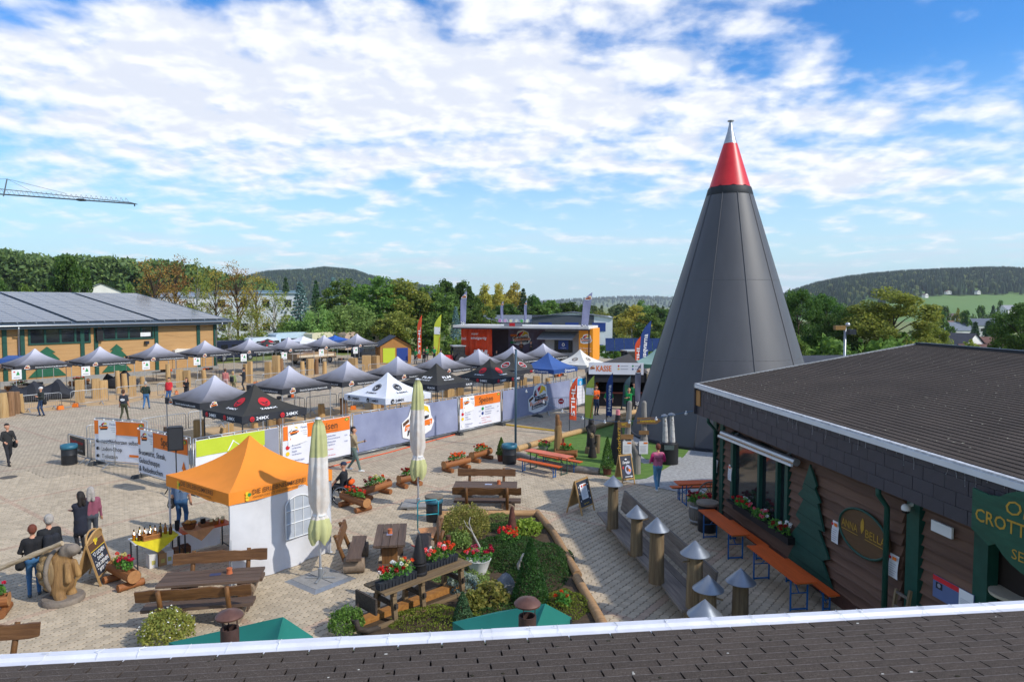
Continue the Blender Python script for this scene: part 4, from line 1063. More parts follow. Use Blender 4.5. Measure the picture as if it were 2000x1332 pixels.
def pr_rk(mb, fn, L, H):
    menu_head(mb, fn, L, H, None); g = layer(fn, .012)
    put_text(mb, 'Räucherkerzen selbst herstellen', g, .42, .98, .17, 2.95, 'l', PK, .008); put_text(mb, 'Laden-Shop', g, .42, .66, .17, 1.1, 'l', PK, .008); put_text(mb, 'Toiletten', g, .42, .34, .17, .85, 'l', PK, .008)
    for k in range(3): polyg(mb, g, [(.14, 1.0-.32*k), (.30, 1.0-.32*k), (.30, 1.1-.32*k), (.24, 1.14-.32*k), (.14, 1.1-.32*k)], PK)
    grid_rect(mb, g, 1.9, 3.0, .46, .56, PO)
def pr_bw(mb, fn, L, H):
    menu_head(mb, fn, L, H, 'Speisen', .64); g = layer(fn, .012)
    for k, tx in enumerate(('Bratwurst, Steak,', 'Gulaschsuppe', '& Reibekuchen')): put_text(mb, tx, g, .12, .98-.33*k, .21, (2.0, 1.55, 1.75)[k], 'l', PK, .008)
    polyg(mb, g, [(L-.42, .5), (L-.3, .5), (L-.3, .8), (L-.22, .8), (L-.36, 1.1), (L-.5, .8), (L-.42, .8)], PO)
def pr_cyan(mb, fn, L, H):
    g = layer(fn, .012); grid_rect(mb, g, .08, L*.86, 1.50, H-.08, PC); g2 = layer(fn, .02)
    put_text(mb, 'kunzmann', g2, L*.62, 1.72, .16, 1.0, 'c', PW, .01); disc(mb, g2, L*.30, 1.66, .13, .13, 16, PW, .8); grid_rect(mb, g2, L*.29, L*.31, 1.56, 1.76, PW); grid_rect(mb, g2, L*.26, L*.34, 1.65, 1.67, PW)
    grid_rect(mb, g, L*.86, L-.08, 1.1, H-.08, PO)
    for k in range(4):
        for q in range(5): grid_rect(mb, g, .3+k*.62, .31+k*.62, .3, 1.45, PL, 2); grid_rect(mb, g, .1, L*.86, .36+q*.24, .367+q*.24, PL)
fence_panel('white banner with lime green upper half behind the orange tent', fence_at(379), fence_at(547), m_bwhite, pr_lime)
fence_panel('white and orange Speisen menu banner partly behind the front closed parasol', fence_at(549), fence_at(685), m_bwhite, pr_menu)
fence_panel('wide blue-grey championship banner behind the rear closed parasol', fence_at(687), fence_at(894), m_bblue, pr_blue(.58))
fence_panel('white and orange Speisen menu banner with coloured dots beside the lamp post', fence_at(895), fence_at(977), m_bwhite, pr_menu)
fence_panel('blue-grey championship banner right of the lamp post', fence_at(979), fence_at(1113), m_bblue, pr_blue(.50))
fence_panel('white banner with blue top strip beside the ticket booth', fence_at(1115), fence_at(1168), m_bwhite, pr_cyan)
fence_panel('white and orange direction banner naming the shop and toilets', G(187, 907), G(290, 916), m_bwhite, pr_rk, wavy=.015)
fence_panel('white and orange banner advertising Bratwurst, Steak and Gulaschsuppe', G(273, 932), G(374, 961), m_bwhite, pr_bw, wavy=.015)

def barrier_mesh():
    f = MB(); L, H = 2.35, 1.08; r = .12
    P = [(.02, 0, .22), (.02, 0, H-r), (.02+r*.3, 0, H-r*.3), (.02+r, 0, H), (L-.02-r, 0, H), (L-.02-r*.3, 0, H-r*.3), (L-.02, 0, H-r), (L-.02, 0, .22)]
    f.tube(P, .021, 7); f.tube([(.02, 0, .22), (L-.02, 0, .22)], .018, 7)
    b = MB()
    for k in range(1, 19): b.tube([(.02+k*(L-.04)/19, 0, .22), (.02+k*(L-.04)/19, 0, H)], .0075, 4, cap=False)
    g = MB(); g.bar((0, -.32, .02), (0, 0, .24), .045, .03); g.bar((0, .32, .02), (0, 0, .24), .045, .03)
    return f.mesh('frame', m_steel, True), b.mesh('bars', m_steel), g.mesh('foot', m_steel)
BM = barrier_mesh()
def barrier(label, p0, ang, group=None):
    t = thing('crowd_barrier', label, 'barrier', p0, ang, group)
    link('frame', BM[0], t); stuff(link('bars', BM[1], t))
    link('foot', BM[2], t, (.45, 0, 0)); link('foot', BM[2], t, (1.9, 0, 0)); return t
b0 = G(156, 794); b0 = b0-U*14.8
for k in range(18):
    p = b0+U*(k*2.85)
    if k == 12: continue
    barrier('galvanised crowd barrier, %s from the left in the row before the back tents' % ORD[k if k < 12 else k-1], p, UA+.02*math.sin(k*2.3), 'barriers before the back row of tents')
b1 = G(411, 838)-U*6.2
for k in range(8):
    barrier('galvanised crowd barrier, %s from the left in the row behind the front tents' % ORD[k], b1+U*(k*2.5)+V*(.1*math.sin(k*2)), UA+.03*math.sin(k*1.9), 'barriers behind the front row of tents')
def two(px0, py0, px1, py1):
    a, b = G(px0, py0), G(px1, py1); d = b-a; return a, math.atan2(d.y, d.x)
a, an = two(134, 893, 172, 905); bs = barrier('crowd barrier carrying a black sign with red lettering beside the waste bin', a, an)
s_ = MB().box((1.1, -.04, .68), (1.5, .02, .72)).build('sign', M('sign_black', '#232326', .5), bs)
x_ = MB(); fn_ = lambda u, v: Vector((u, -.055, v)); put_text(x_, 'Dorfmeister', fn_, .42, .76, .16, 1.3, 'l', PRD, .01, .2); put_text(x_, 'zu Gast bei uns', fn_, .5, .46, .12, 1.15, 'l', PW, .0, .2); x_.build('lettering', PR, s_)
a, an = two(172, 903, 218, 915); barrier('crowd barrier standing before the direction banner', a, an)
a, an = two(1057, 811, 1132, 809); bs = barrier('crowd barrier with a round no-entry sign before the blue banner', a, an)
s_ = MB(); fn_ = lambda u, v: Vector((u, -.05, v)); disc(s_, fn_, 1.25, .86, .19, .19, 20, 1); disc(s_, lambda u, v: Vector((u, -.053, v)), 1.25, .86, .18, .18, 20, 0); polyg(s_, lambda u, v: Vector((u, -.056, v)), [(1.13, .83), (1.37, .83), (1.37, .89), (1.13, .89)], 1); s_.build('no_entry_sign', [PR[PRD], PR[PW]], bs)
def leaf_mat(name, c1, c2, trans=.45, rough=.6):
    m = bpy.data.materials.new(name); m.use_nodes = True; nt = m.node_tree; b = nt.nodes['Principled BSDF']
    g = N(nt, 'ShaderNodeNewGeometry'); oi = N(nt, 'ShaderNodeObjectInfo'); mx_ = N(nt, 'ShaderNodeMixRGB')
    nt.links.new(g.outputs['Random Per Island'], mx_.inputs[0])
    gn = 1.0 if name.startswith('petal') else 1.2 if name in ('leaf_lime', 'leaf_sedum', 'leaf_heath', 'leaf_sage', 'leaf_cover') else 2.1
    mx_.inputs[1].default_value = (*[x*gn for x in lin(c1)], 1); mx_.inputs[2].default_value = (*[x*gn for x in lin(c2)], 1)
    hs = N(nt, 'ShaderNodeHueSaturation'); nt.links.new(mx_.outputs[0], hs.inputs['Color'])
    nt.links.new(math_node(nt, 'MULTIPLY_ADD', oi.outputs['Random'], .35, .82), hs.inputs['Value']); nt.links.new(math_node(nt, 'MULTIPLY_ADD', oi.outputs['Random'], .03, .485), hs.inputs['Hue'])
    nt.links.new(hs.outputs[0], b.inputs['Base Color']); b.inputs['Roughness'].default_value = rough; b.inputs['Specular IOR Level'].default_value = .3
    tr = N(nt, 'ShaderNodeBsdfTranslucent'); ms = N(nt, 'ShaderNodeMixShader'); ms.inputs[0].default_value = trans
    nt.links.new(hs.outputs[0], tr.inputs[0]); nt.links.new(b.outputs[0], ms.inputs[1]); nt.links.new(tr.outputs[0], ms.inputs[2]); nt.links.new(ms.outputs[0], nt.nodes['Material Output'].inputs[0])
    return m
L_GREEN = leaf_mat('leaf_green', '#33491c', '#5c7030'); L_DARK = leaf_mat('leaf_dark', '#283f1b', '#4a6128'); L_OLIVE = leaf_mat('leaf_olive', '#4a5524', '#7c7c36'); L_WILLOW = leaf_mat('leaf_willow', '#4c6030', '#76894a')
L_BROWN = leaf_mat('leaf_autumn', '#5a4624', '#8a6a34'); L_YELLOW = leaf_mat('leaf_yellow', '#66662a', '#98883c'); L_SPRUCE = leaf_mat('needle_dark', '#1f3522', '#3a5030', .1); L_BLUE = leaf_mat('needle_blue', '#425a58', '#6a8280', .1); L_LIME = leaf_mat('leaf_lime', '#6f8c2e', '#a0b44a')
L_COVER = leaf_mat('leaf_cover', '#2c4a22', '#4a6a32'); L_SAGE = leaf_mat('leaf_sage', '#75857a', '#a3b0a4'); L_MOSSY = leaf_mat('leaf_heath', '#5f7026', '#8a9a3a'); L_FOREST = leaf_mat('leaf_forest', '#2f3f20', '#4f5a2e', .15)
L_SED = leaf_mat('leaf_sedum', '#76803a', '#a09a4e'); L_PLANT = leaf_mat('leaf_geranium', '#2f5a24', '#557c34')
F_RED = leaf_mat('petal_red', '#b8121c', '#e02a26', .2); F_ORANGE = leaf_mat('petal_orange', '#e8481e', '#f26a34', .2); F_PINK = leaf_mat('petal_pink', '#e03a50', '#f0788a', .2); F_WHITE = leaf_mat('petal_white', '#e2e2da', '#f2f2ee', .2); F_CREAM = leaf_mat('petal_cream', '#cfc46a', '#e2d98e', .2); F_DKRED = leaf_mat('petal_dark', '#7e0e18', '#b01824', .2)
m_bark = M('bark', '#4a3d30', .95, .3, 6, .5, 20); m_birch = M('birch_bark', '#a8a49a', .9, .4, 6, .3)
def leaves_arr(P, size, rng, droop=0., aspect=.6):
    """n x 4 x 3 corners of folded leaf faces at the points P"""
    n = len(P); a = rng.normal(size=(n, 3)); a[:, 2] -= droop; a /= np.linalg.norm(a, axis=1)[:, None]
    b = np.cross(a, rng.normal(size=(n, 3))); b /= np.linalg.norm(b, axis=1)[:, None]
    s = (size*rng.uniform(.6, 1.35, n))[:, None]; c = np.cross(a, b)*s*.18
    return np.stack([P-a*s, P+b*s*aspect+c, P+a*s, P-b*s*aspect+c], 1)
def leaf_mesh(name, Q, mats, mi=None):
    n = len(Q); me = bpy.data.meshes.new(name); me.vertices.add(n*4); me.vertices.foreach_set('co', Q.reshape(-1).astype(np.float32))
    me.loops.add(n*4); me.loops.foreach_set('vertex_index', np.arange(n*4, dtype=np.int32)); me.polygons.add(n); me.polygons.foreach_set('loop_start', np.arange(0, n*4, 4, dtype=np.int32)); me.polygons.foreach_set('loop_total', np.full(n, 4, dtype=np.int32))
    for mt in (mats if isinstance(mats, list) else [mats]): me.materials.append(mt)
    if mi is not None: me.polygons.foreach_set('material_index', mi.astype(np.int32))
    me.update(calc_edges=True); return me
def crown_pts(kind, n, rng):
    """leaf positions in a unit tree: height 1, crown radius about .3"""
    if kind in ('round', 'tall', 'sparse'):
        ncl = {'round': 46, 'tall': 42, 'sparse': 34}[kind]; c = []
        while len(c) < ncl:
            p = rng.uniform(-1, 1, 3); r = np.linalg.norm(p)
            if r > 1 or r < .35: continue
            z = .60+p[2]*.38; w = {'round': .31, 'tall': .20, 'sparse': .22}[kind]
            if kind == 'tall': w *= 1.1-.6*max(0, p[2])
            if kind == 'round' and p[2] < -.2: w *= 1+.5*(p[2]+.2)
            c.append((p[0]*w, p[1]*w, z))
        c = np.array(c); idx = rng.integers(0, ncl, n); cs = rng.uniform(.6, 1.3, ncl)[idx][:, None]
        d = rng.normal(size=(n, 3)); d /= np.linalg.norm(d, axis=1)[:, None]; r = rng.random((n, 1))**.45
        sg = {'round': .095, 'tall': .075, 'sparse': .085}[kind]
        return c[idx]+d*r*sg*cs*np.array([1.1, 1.1, .8]), c
    if kind == 'willow':
        ncl = 60; c = []
        for k in range(ncl):
            a = rng.random()*6.283; r = .33*rng.random()**.5; c.append((r*math.cos(a), r*math.sin(a), .93-.55*(r/.33)**2*rng.uniform(.6, 1)-.25*rng.random()))
        c = np.array(c); idx = rng.integers(0, ncl, n); t = rng.random((n, 1))
        P = c[idx]+rng.normal(size=(n, 3))*np.array([.03, .03, .02]); P[:, 2] -= (t[:, 0]**1)*.2; P[:, 2] = np.maximum(P[:, 2], .04)
        return P, c
    if kind == 'spruce':
        z = rng.random(n)**1.35; lev = np.floor(z*17)/17+.02; zz = lev*.94+.04; w = .20*(1-lev)**.85+.012
        br = rng.integers(0, 9, n)*6.283/9+np.floor(z*17)*1.7; t = rng.random(n)**.6; a = br+rng.normal(size=n)*.16*(1.2-t)
        P = np.stack([np.cos(a)*w*t, np.sin(a)*w*t, zz-.05*t*t*(1.1-lev)+rng.normal(size=n)*.008+.02], 1); return P, None
def tree_proto(kind, n, size, seed, mat, bark, limbs=9):
    rng = np.random.default_rng(seed); P, c = crown_pts(kind, n, rng)
    Q = leaves_arr(P, size, rng, .6 if kind == 'willow' else .0, .45 if kind in ('willow', 'spruce') else .65)
    crown = leaf_mesh('crown', Q, mat); rnd = random.Random(seed); tb = MB()
    H = .95 if kind == 'spruce' else .72; r0 = .016
    tb.tube([(0, 0, -.06), (0, 0, .1), (rnd.uniform(-.01, .01), rnd.uniform(-.01, .01), .35), (rnd.uniform(-.02, .02), rnd.uniform(-.02, .02), H)], [r0*1.3, r0, r0*.75, r0*.2], 7)
    if c is not None:
        for k in range(min(limbs, len(c))):
            e = c[k]; z0 = max(.18, min(.6, e[2]-.2)); tb.tube([(0, 0, z0), (e[0]*.45, e[1]*.45, (z0+e[2])/2+.01), tuple(e)], [r0*.5, r0*.3, r0*.1], 5, cap=False)
    return crown, tb.mesh('trunk', bark, True)
TP = {'green': tree_proto('round', 6500, .021, 1, L_GREEN, m_bark), 'dark': tree_proto('round', 7000, .021, 2, L_DARK, m_bark), 'olive': tree_proto('round', 6500, .021, 3, L_OLIVE, m_bark),
      'willow': tree_proto('willow', 9000, .02, 4, L_WILLOW, m_bark), 'brown': tree_proto('sparse', 1700, .010, 5, L_BROWN, m_bark, 26), 'thin': tree_proto('sparse', 1600, .011, 6, L_YELLOW, m_bark, 22), 'thingreen': tree_proto('tall', 1700, .012, 7, L_OLIVE, m_birch, 20),
      'tall': tree_proto('tall', 5000, .02, 8, L_GREEN, m_bark), 'talldark': tree_proto('tall', 5500, .02, 18, L_DARK, m_bark), 'birch': tree_proto('tall', 4200, .017, 9, L_YELLOW, m_birch), 'spruce': tree_proto('spruce', 6000, .02, 10, L_SPRUCE, m_bark), 'blue': tree_proto('spruce', 6000, .02, 11, L_BLUE, m_bark),
      'nearolive': tree_proto('round', 20000, .0115, 3, L_OLIVE, m_bark), 'neardark': tree_proto('round', 20000, .0115, 2, L_DARK, m_bark),
      'bush': tree_proto('round', 4200, .028, 12, L_GREEN, m_bark, 4), 'small': tree_proto('round', 900, .05, 13, L_DARK, m_bark, 3), 'smallconifer': tree_proto('spruce', 1200, .04, 14, L_SPRUCE, m_bark), 'smallolive': tree_proto('round', 900, .05, 15, L_OLIVE, m_bark, 3)}
tree_rnd = random.Random(21)
def tree(label, px, py, Y, wpx, kind, group=None, name='tree'):
    top = atY(px, py, Y); g = terr(top.x, Y); H = top.z-g
    t = thing(name, label, 'tree', (top.x, Y, g), tree_rnd.random()*6.28, group)
    wm = wpx*Y/FPX; base = {'spruce': .42, 'blue': .42, 'smallconifer': .42, 'tall': .47, 'talldark': .47, 'birch': .47, 'brown': .55, 'thin': .55, 'thingreen': .5}.get(kind, .72)
    sx = wm/base
    cr, tr = TP[kind]
    for nm, me in (('trunk', tr), ('crown', cr)):
        o = link(nm, me, t); o.scale = (sx, sx, H)
    return t
def trees(group, items):
    for it in items: tree(it[0], *it[1:], group=group)
trees('thin autumn trees behind the hall', [
    ('brown autumn tree beside the right end of the solar roof', 300, 498, 98, 95, 'brown'), ('tall rusty tree with sparse leaves behind the solar roof', 338, 490, 104, 85, 'brown'),
    ('slender green birch-like tree among the brown ones', 383, 502, 98, 70, 'thingreen'), ('thin yellowing tree right of the slender green one', 420, 516, 106, 70, 'thin'),
    ('tall rusty tree before the white buildings', 462, 504, 102, 80, 'brown'), ('yellow-green thin tree before the blue spruce', 500, 527, 98, 75, 'thin'), ('leafy olive tree left of the blue spruce', 535, 548, 100, 70, 'thingreen'),
    ('low green bush tree at the hall corner', 447, 600, 92, 70, 'thingreen'), ('thin young tree above the dark van', 490, 585, 94, 60, 'thingreen')])
trees('broadleaf trees behind the vans', [
    ('dark spruce tip left of the blue spruce', 558, 541, 132, 40, 'spruce'), ('blue spruce standing among the broadleaf trees', 586, 549, 118, 62, 'blue'), ('second bluish spruce beside the first, further back', 650, 541, 140, 52, 'blue'), ('dark conifer between the two blue spruces', 617, 547, 140, 40, 'spruce'),
    ('grey-green willow behind the white pavilion', 622, 585, 100, 110, 'willow'), ('broad grey-green willow behind the blue pavilion', 690, 575, 102, 130, 'willow'), ('large rounded green tree left of the orange feather flag', 735, 543, 114, 135, 'green'),
    ('tall olive tree behind the orange feather flag', 790, 548, 116, 120, 'olive'), ('dark green tree behind the yellow feather flag', 842, 560, 118, 110, 'green'), ('leafy tree top left of the large rounded tree', 675, 548, 128, 110, 'green'), ('shrubby green tree behind the small hut', 770, 610, 98, 95, 'olive'), ('shrubby tree right of the yellow feather flag', 835, 620, 100, 80, 'bush'), ('low willow bush behind the campers', 575, 610, 100, 80, 'willow')])
trees('trees behind the stage', [
    ('tall dark conifer group leader left of the grey feather flag', 872, 541, 150, 50, 'talldark'), ('dark pointed tree beside the left grey feather flag', 905, 543, 152, 48, 'talldark'), ('rounded tree left of the stage roof', 938, 597, 116, 85, 'green'), ('blue-green young spruce at the stage left end', 890, 598, 112, 34, 'blue'),
    ('yellowing tall birch above the stage', 945, 555, 165, 46, 'birch'), ('pale birch above the stage lights', 975, 553, 168, 46, 'birch'), ('tall green tree behind the stage lights', 1003, 552, 172, 50, 'birch'), ('dark spruce behind the thin grey feather flag', 1022, 563, 165, 44, 'spruce'), ('dark conifer behind the warehouse roof', 1045, 572, 170, 44, 'talldark'), ('green tree above the warehouse roof', 1075, 582, 185, 52, 'tall'),
    ('tree rising behind the right end of the warehouse', 1110, 586, 195, 55, 'talldark'), ('tree at the left of the right grey feather flag', 1140, 592, 200, 50, 'tall'), ('olive tree behind the thin grey flags', 918, 570, 160, 60, 'talldark'), ('low tree right behind the stage roof', 985, 590, 150, 70, 'talldark'), ('dim tree above the warehouse left wall', 1055, 592, 160, 70, 'tall')])
trees('trees left of the cone', [
    ('tall soft green birch left of the cone', 1235, 596, 165, 75, 'birch'), ('dark conifer beside the soft green birch', 1205, 600, 190, 40, 'spruce'), ('rounded tree behind the warehouse gable', 1175, 610, 190, 60, 'olive'), ('green tree close to the cone edge', 1270, 606, 160, 60, 'tall'), ('yellowing bush before the warehouse gable', 1218, 655, 110, 52, 'olive'), ('small bush left of the blue feather flag', 1192, 668, 105, 40, 'bush'), ('tall tree near the cone edge, further back', 1290, 598, 210, 55, 'talldark'), ('faint tree between the birch and the far hills', 1255, 588, 260, 50, 'green')])
trees('trees behind the shop roof', [
    ('dark broad tree right beside the cone', 1562, 563, 74, 100, 'neardark'), ('dark rounded tree right of the one beside the cone', 1612, 572, 76, 95, 'neardark'), ('bright green bush behind the cone edge', 1548, 650, 60, 60, 'bush'), ('green tree between the dark trees and the large lime', 1660, 596, 70, 100, 'neardark'), ('large yellow-green lime tree above the shop ridge', 1745, 566, 66, 190, 'nearolive'), ('lower branch mass right of the large lime tree', 1815, 625, 68, 80, 'nearolive'), ('leafy green tree at the right edge of the picture', 1998, 590, 62, 110, 'neardark'), ('small green tree below the one at the right edge', 1960, 665, 80, 60, 'green')])
trees('trees behind the hall roof', [
    ('dense green tree rising above the left of the solar roof', 135, 497, 108, 80, 'dark'), ('small bush above the solar roof at the left', 48, 553, 102, 45, 'bush'), ('small round bush behind the middle of the solar roof', 250, 556, 105, 38, 'green'), ('leafy tree cut by the left picture edge', -2, 545, 100, 40, 'dark')])
def forest(label, crest, Y0, Y1, th, n, seed, nleaf=420, kinds=('round', 'tall', 'spruce')):
    rng = np.random.default_rng(seed); protos = []
    for i, k in enumerate(kinds*2):
        P, _ = crown_pts(k, nleaf, rng); protos.append(leaves_arr(P, .05, rng))
    out = []; x0, x1 = crest[0][0], crest[-1][0]
    for k in range(n):
        px = rng.uniform(x0, x1); f = rng.random()**1.3; Y = Y0+(Y1-Y0)*f; top = atY(px, crest_interp(crest, px)+rng.uniform(-3, 10), Y); H = th*rng.uniform(.8, 1.1)
        q = protos[rng.integers(len(protos))]; a = rng.random()*6.28; c, s = math.cos(a), math.sin(a)
        m = np.array([[c, -s, 0], [s, c, 0], [0, 0, 1]])*np.array([[H*.95], [H*.95], [H]]); out.append(q @ m.T+np.array([top.x, Y, top.z-H]))
    Q = np.concatenate(out); stuff(link('forest', leaf_mesh('forest', Q, L_FOREST)), label, 'forest')
forest('mixed dark forest edge along the left horizon behind the hall', [(-60, 490), (10, 488), (60, 497), (120, 500), (200, 501), (260, 507), (330, 510), (420, 530), (520, 548)], 250, 330, 21, 300, 3)
forest('dim tree belt along the horizon left of the cone', [(880, 575), (980, 577), (1080, 590), (1170, 594), (1300, 596), (1350, 597)], 330, 430, 15, 130, 4, 300)
forest('trees of the valley behind the shop ridge', [(1780, 640), (1850, 625), (1900, 612), (1960, 606), (2050, 600)], 330, 600, 11, 120, 6, 160)

def ell_pts(n, c, r, rng, shell=.5, low=-.3):
    P = []
    d = rng.normal(size=(n*2, 3)); d /= np.linalg.norm(d, axis=1)[:, None]; d = d[d[:, 2] > low][:n]
    rr = (shell+(1-shell)*rng.random(len(d))**.5)[:, None]; bump = 1+.16*np.sin(d[:, :1]*7+c[0])*np.cos(d[:, 1:2]*6+c[1])
    return np.array(c)+d*rr*bump*np.array(r)
def shrub(label, px, py, w, h, mat, leaf=.03, n=2600, flecks=None, cat='shrub', loc=None, name='shrub', parent=None, cone=False, dens=.5):
    p = loc if loc is not None else G(px, py); rng = np.random.default_rng(int(px*7+py) % 9999)
    t = thing(name, label, cat, p, rng.random()*6)
    if cone:
        z = rng.random(n)**1.25; a = rng.random(n)*6.283; r = w/2*(1-z)**.85*(.82+.18*rng.random(n))+.01; P = np.stack([r*np.cos(a), r*np.sin(a), z*h], 1)
    else: P = ell_pts(n, (0, 0, h*.38), (w/2, w/2, h*.62), rng, dens)
    P[:, 2] = np.maximum(P[:, 2], .005)
    link('foliage', leaf_mesh('foliage', leaves_arr(P, leaf, rng), mat), t)
    st = MB()
    for k in range(5):
        a = k*1.257; st.tube([(0, 0, 0), (math.cos(a)*w*.15, math.sin(a)*w*.15, h*.4), (math.cos(a)*w*.3, math.sin(a)*w*.3, h*.7)], [.015, .01, .005], 5)
    st.build('stems', m_bark, t)
    if flecks is not None:
        Q = ell_pts(90, (0, 0, h*.42), (w/2, w/2, h*.62), rng, .95, .1); link('blossoms', leaf_mesh('blossoms', leaves_arr(Q, .022, rng), flecks), t)
    return t
def geranium(parent, cx, cy, z, w, d, h, cols, seed, nfol=420, heads=12):
    """foliage and blossom heads of bedding flowers as parts of their planter"""
    rng = np.random.default_rng(seed)
    P = ell_pts(nfol, (cx, cy, z+h*.25), (w/2, d/2, h*.6), rng, .3, -.2); P[:, 2] = np.maximum(P[:, 2], z-.02)
    o = link('foliage', leaf_mesh('foliage', leaves_arr(P, .034, rng, 0, .8), L_PLANT), parent)
    Qs, mi = [], []
    for k in range(heads):
        a = rng.random()*6.283; r = rng.random()**.5; c = np.array([cx+math.cos(a)*r*w*.52, cy+math.sin(a)*r*d*.55, z+h*(.55+.45*rng.random()*(1-.4*r))]); ci = int((c[0]-cx+w/2)/w*len(cols)*.999) if rng.random() < .75 else rng.integers(len(cols)); ci = max(0, min(len(cols)-1, ci))
        dd = rng.normal(size=(26, 3)); dd /= np.linalg.norm(dd, axis=1)[:, None]; Qs.append(leaves_arr(c+dd*.038*np.array([1, 1, .75]), .022, rng, 0, .9)); mi.append(np.full(26, ci))
    Q = np.concatenate(Qs); link('blossoms', leaf_mesh('blossoms', Q, list(cols), np.concatenate(mi)), parent)
def flat_poly(name, pts, z, mat, sub=None):
    me = bpy.data.meshes.new(name); bm = bmesh.new(); vs = [bm.verts.new((x, y, z)) for x, y in pts]; f = bm.faces.new(vs)
    if f.normal.z < 0: f.normal_flip()
    bmesh.ops.triangulate(bm, faces=bm.faces[:]); bm.to_mesh(me); bm.free(); me.materials.append(mat)
    return link(name, me)
gp = lambda P: [tuple(G(*p)[:2]) for p in P]
structure(flat_poly('lawn', LAWN, .012, M('lawn_green', '#4c6c2a', .95, .25, 3, .6, 60, col2='#688638')))
structure(flat_poly('gravel_path', gp(((1215, 940), (1262, 935), (1300, 916), (1320, 903), (1335, 893), (1345, 880), (1420, 872), (1420, 935), (1392, 968), (1330, 962), (1270, 950))), .016, M('gravel', '#85837f', .95, .35, 9, 1.0, 40, detail=9, col2='#b5b4b0')))
structure(flat_poly('gravel_strip', gp(((1186, 897), (1203, 868), (1235, 846), (1262, 836), (1275, 845), (1248, 862), (1240, 882), (1262, 898), (1330, 893), (1334, 902), (1258, 906), (1215, 885))), .018, M('gravel', '#a6a7a8')))
structure(flat_poly('wood_chips', gp(((1360, 985), (1392, 942), (1420, 925), (1420, 990))), .02, M('chips', '#9a7a4c', .95, .4, 40, .8, 60)))
def ragged(o, a0, a1, b0, b1, n, amp, seed):
    rnd = random.Random(seed); P = []
    for k in range(n): P.append(o+U*(a0+(a1-a0)*k/n)+V*(b0+rnd.uniform(-amp, amp)))
    for k in range(n): P.append(o+U*(a1-(a1-a0)*k/n)+V*(b1+rnd.uniform(-amp, amp)))
    return [(p.x, p.y) for p in P]
m_saw = M('sawdust', '#b5946a', .95, .3, 2, .5, 30, col2='#c9a97e')
structure(flat_poly('sawdust', ragged(G(156, 794), -16, 38, -4.5, .4, 40, .5, 3), .005, m_saw)); structure(flat_poly('sawdust', ragged(G(411, 838), -5, 30, -.8, 2.6, 30, .4, 5), .005, m_saw))
def log(label, pts, r, col='#b08a5c', col2='#8a6a44', name='log_edging', cat='log', n=12, parent=None):
    mat = wood('log_'+col, col, col2, 2.0, 0, .8, .4); P = [Vector(p) for p in pts]
    rnd = random.Random(len(label)+int(P[0].x*10)); mb = MB(); Q = []
    for a, b in zip(P, P[1:]):
        k = max(2, int((b-a).length/.5)); Q += [a.lerp(b, i/k) for i in range(k)]
    Q.append(P[-1])
    mb.tube(Q, [r*rnd.uniform(.95, 1.05) for _ in Q], n, wob=.02)
    o = mb.build(name, mat, parent, auto=40)
    if parent is None: tag(o, label, cat)
    return o
def gl(*pp, z=.1): return [Vector((*G(a, b)[:2], z)) for a, b in pp]
log('long peeled log edging the lawn towards the banner fence', gl((1009, 882), (1075, 862), (1165, 838), (1245, 815), z=.13), .14, '#c0a073', '#9d7a4e')
log('short log at the far end of the lawn edge near the ticket booth', gl((1213, 817), (1240, 808), z=.14), .14, '#c0a073', '#9d7a4e')
log('weathered grey log edging the front of the lawn', gl((1012, 893), (1060, 909), (1120, 921), (1170, 926), z=.12), .15, '#8c8780', '#6d665c')
tag(MB().tube(gl((963, 827), (1030, 836), (1090, 843), z=.03), .06, 6).build('cable_cover', M('yellow_cover', '#c9a63a', .7, .2, 5)), 'yellow cable ramp lying on the paving by the lamp post', 'cable ramp')
tag(MB().tube(gl((545, 937), (690, 901), (760, 884), (900, 846), z=.02), .03, 5).build('orange_cable', M('orange_cable', '#d2501c', .6, .1)), 'orange cable lying along the foot of the banner fence', 'cable')
def ring_mark():
    c = G(757, 874); mb = MB(); f = lambda u, v: Vector((c.x+u, c.y+v, .006)); disc(mb, f, 0, 0, .42, .42, 28, 0, .84); polyg(mb, f, [(-.04, -.36), (.04, -.36), (.04, .36), (-.04, .36)]); polyg(mb, lambda u, v: f(u, v)+Zv*.003, [(-.36, -.04), (.36, -.04), (.36, .04), (-.36, .04)])
    tag(mb.build('paint_mark', M('road_white', '#cfcfc8', .8, .2, 8)), 'white crosshair ring painted on the paving before the blue banner', 'marking')
ring_mark()
tag(MB().lathe([(.3, 0), (.3, .004), (0, .004)], 20, (0, 0, .004)).build('drain_cover', M('drain_iron', '#5a544c', .8, .3, 20, .5)), 'round drain cover set in the paving at the left', 'drain').location = G(17, 932)

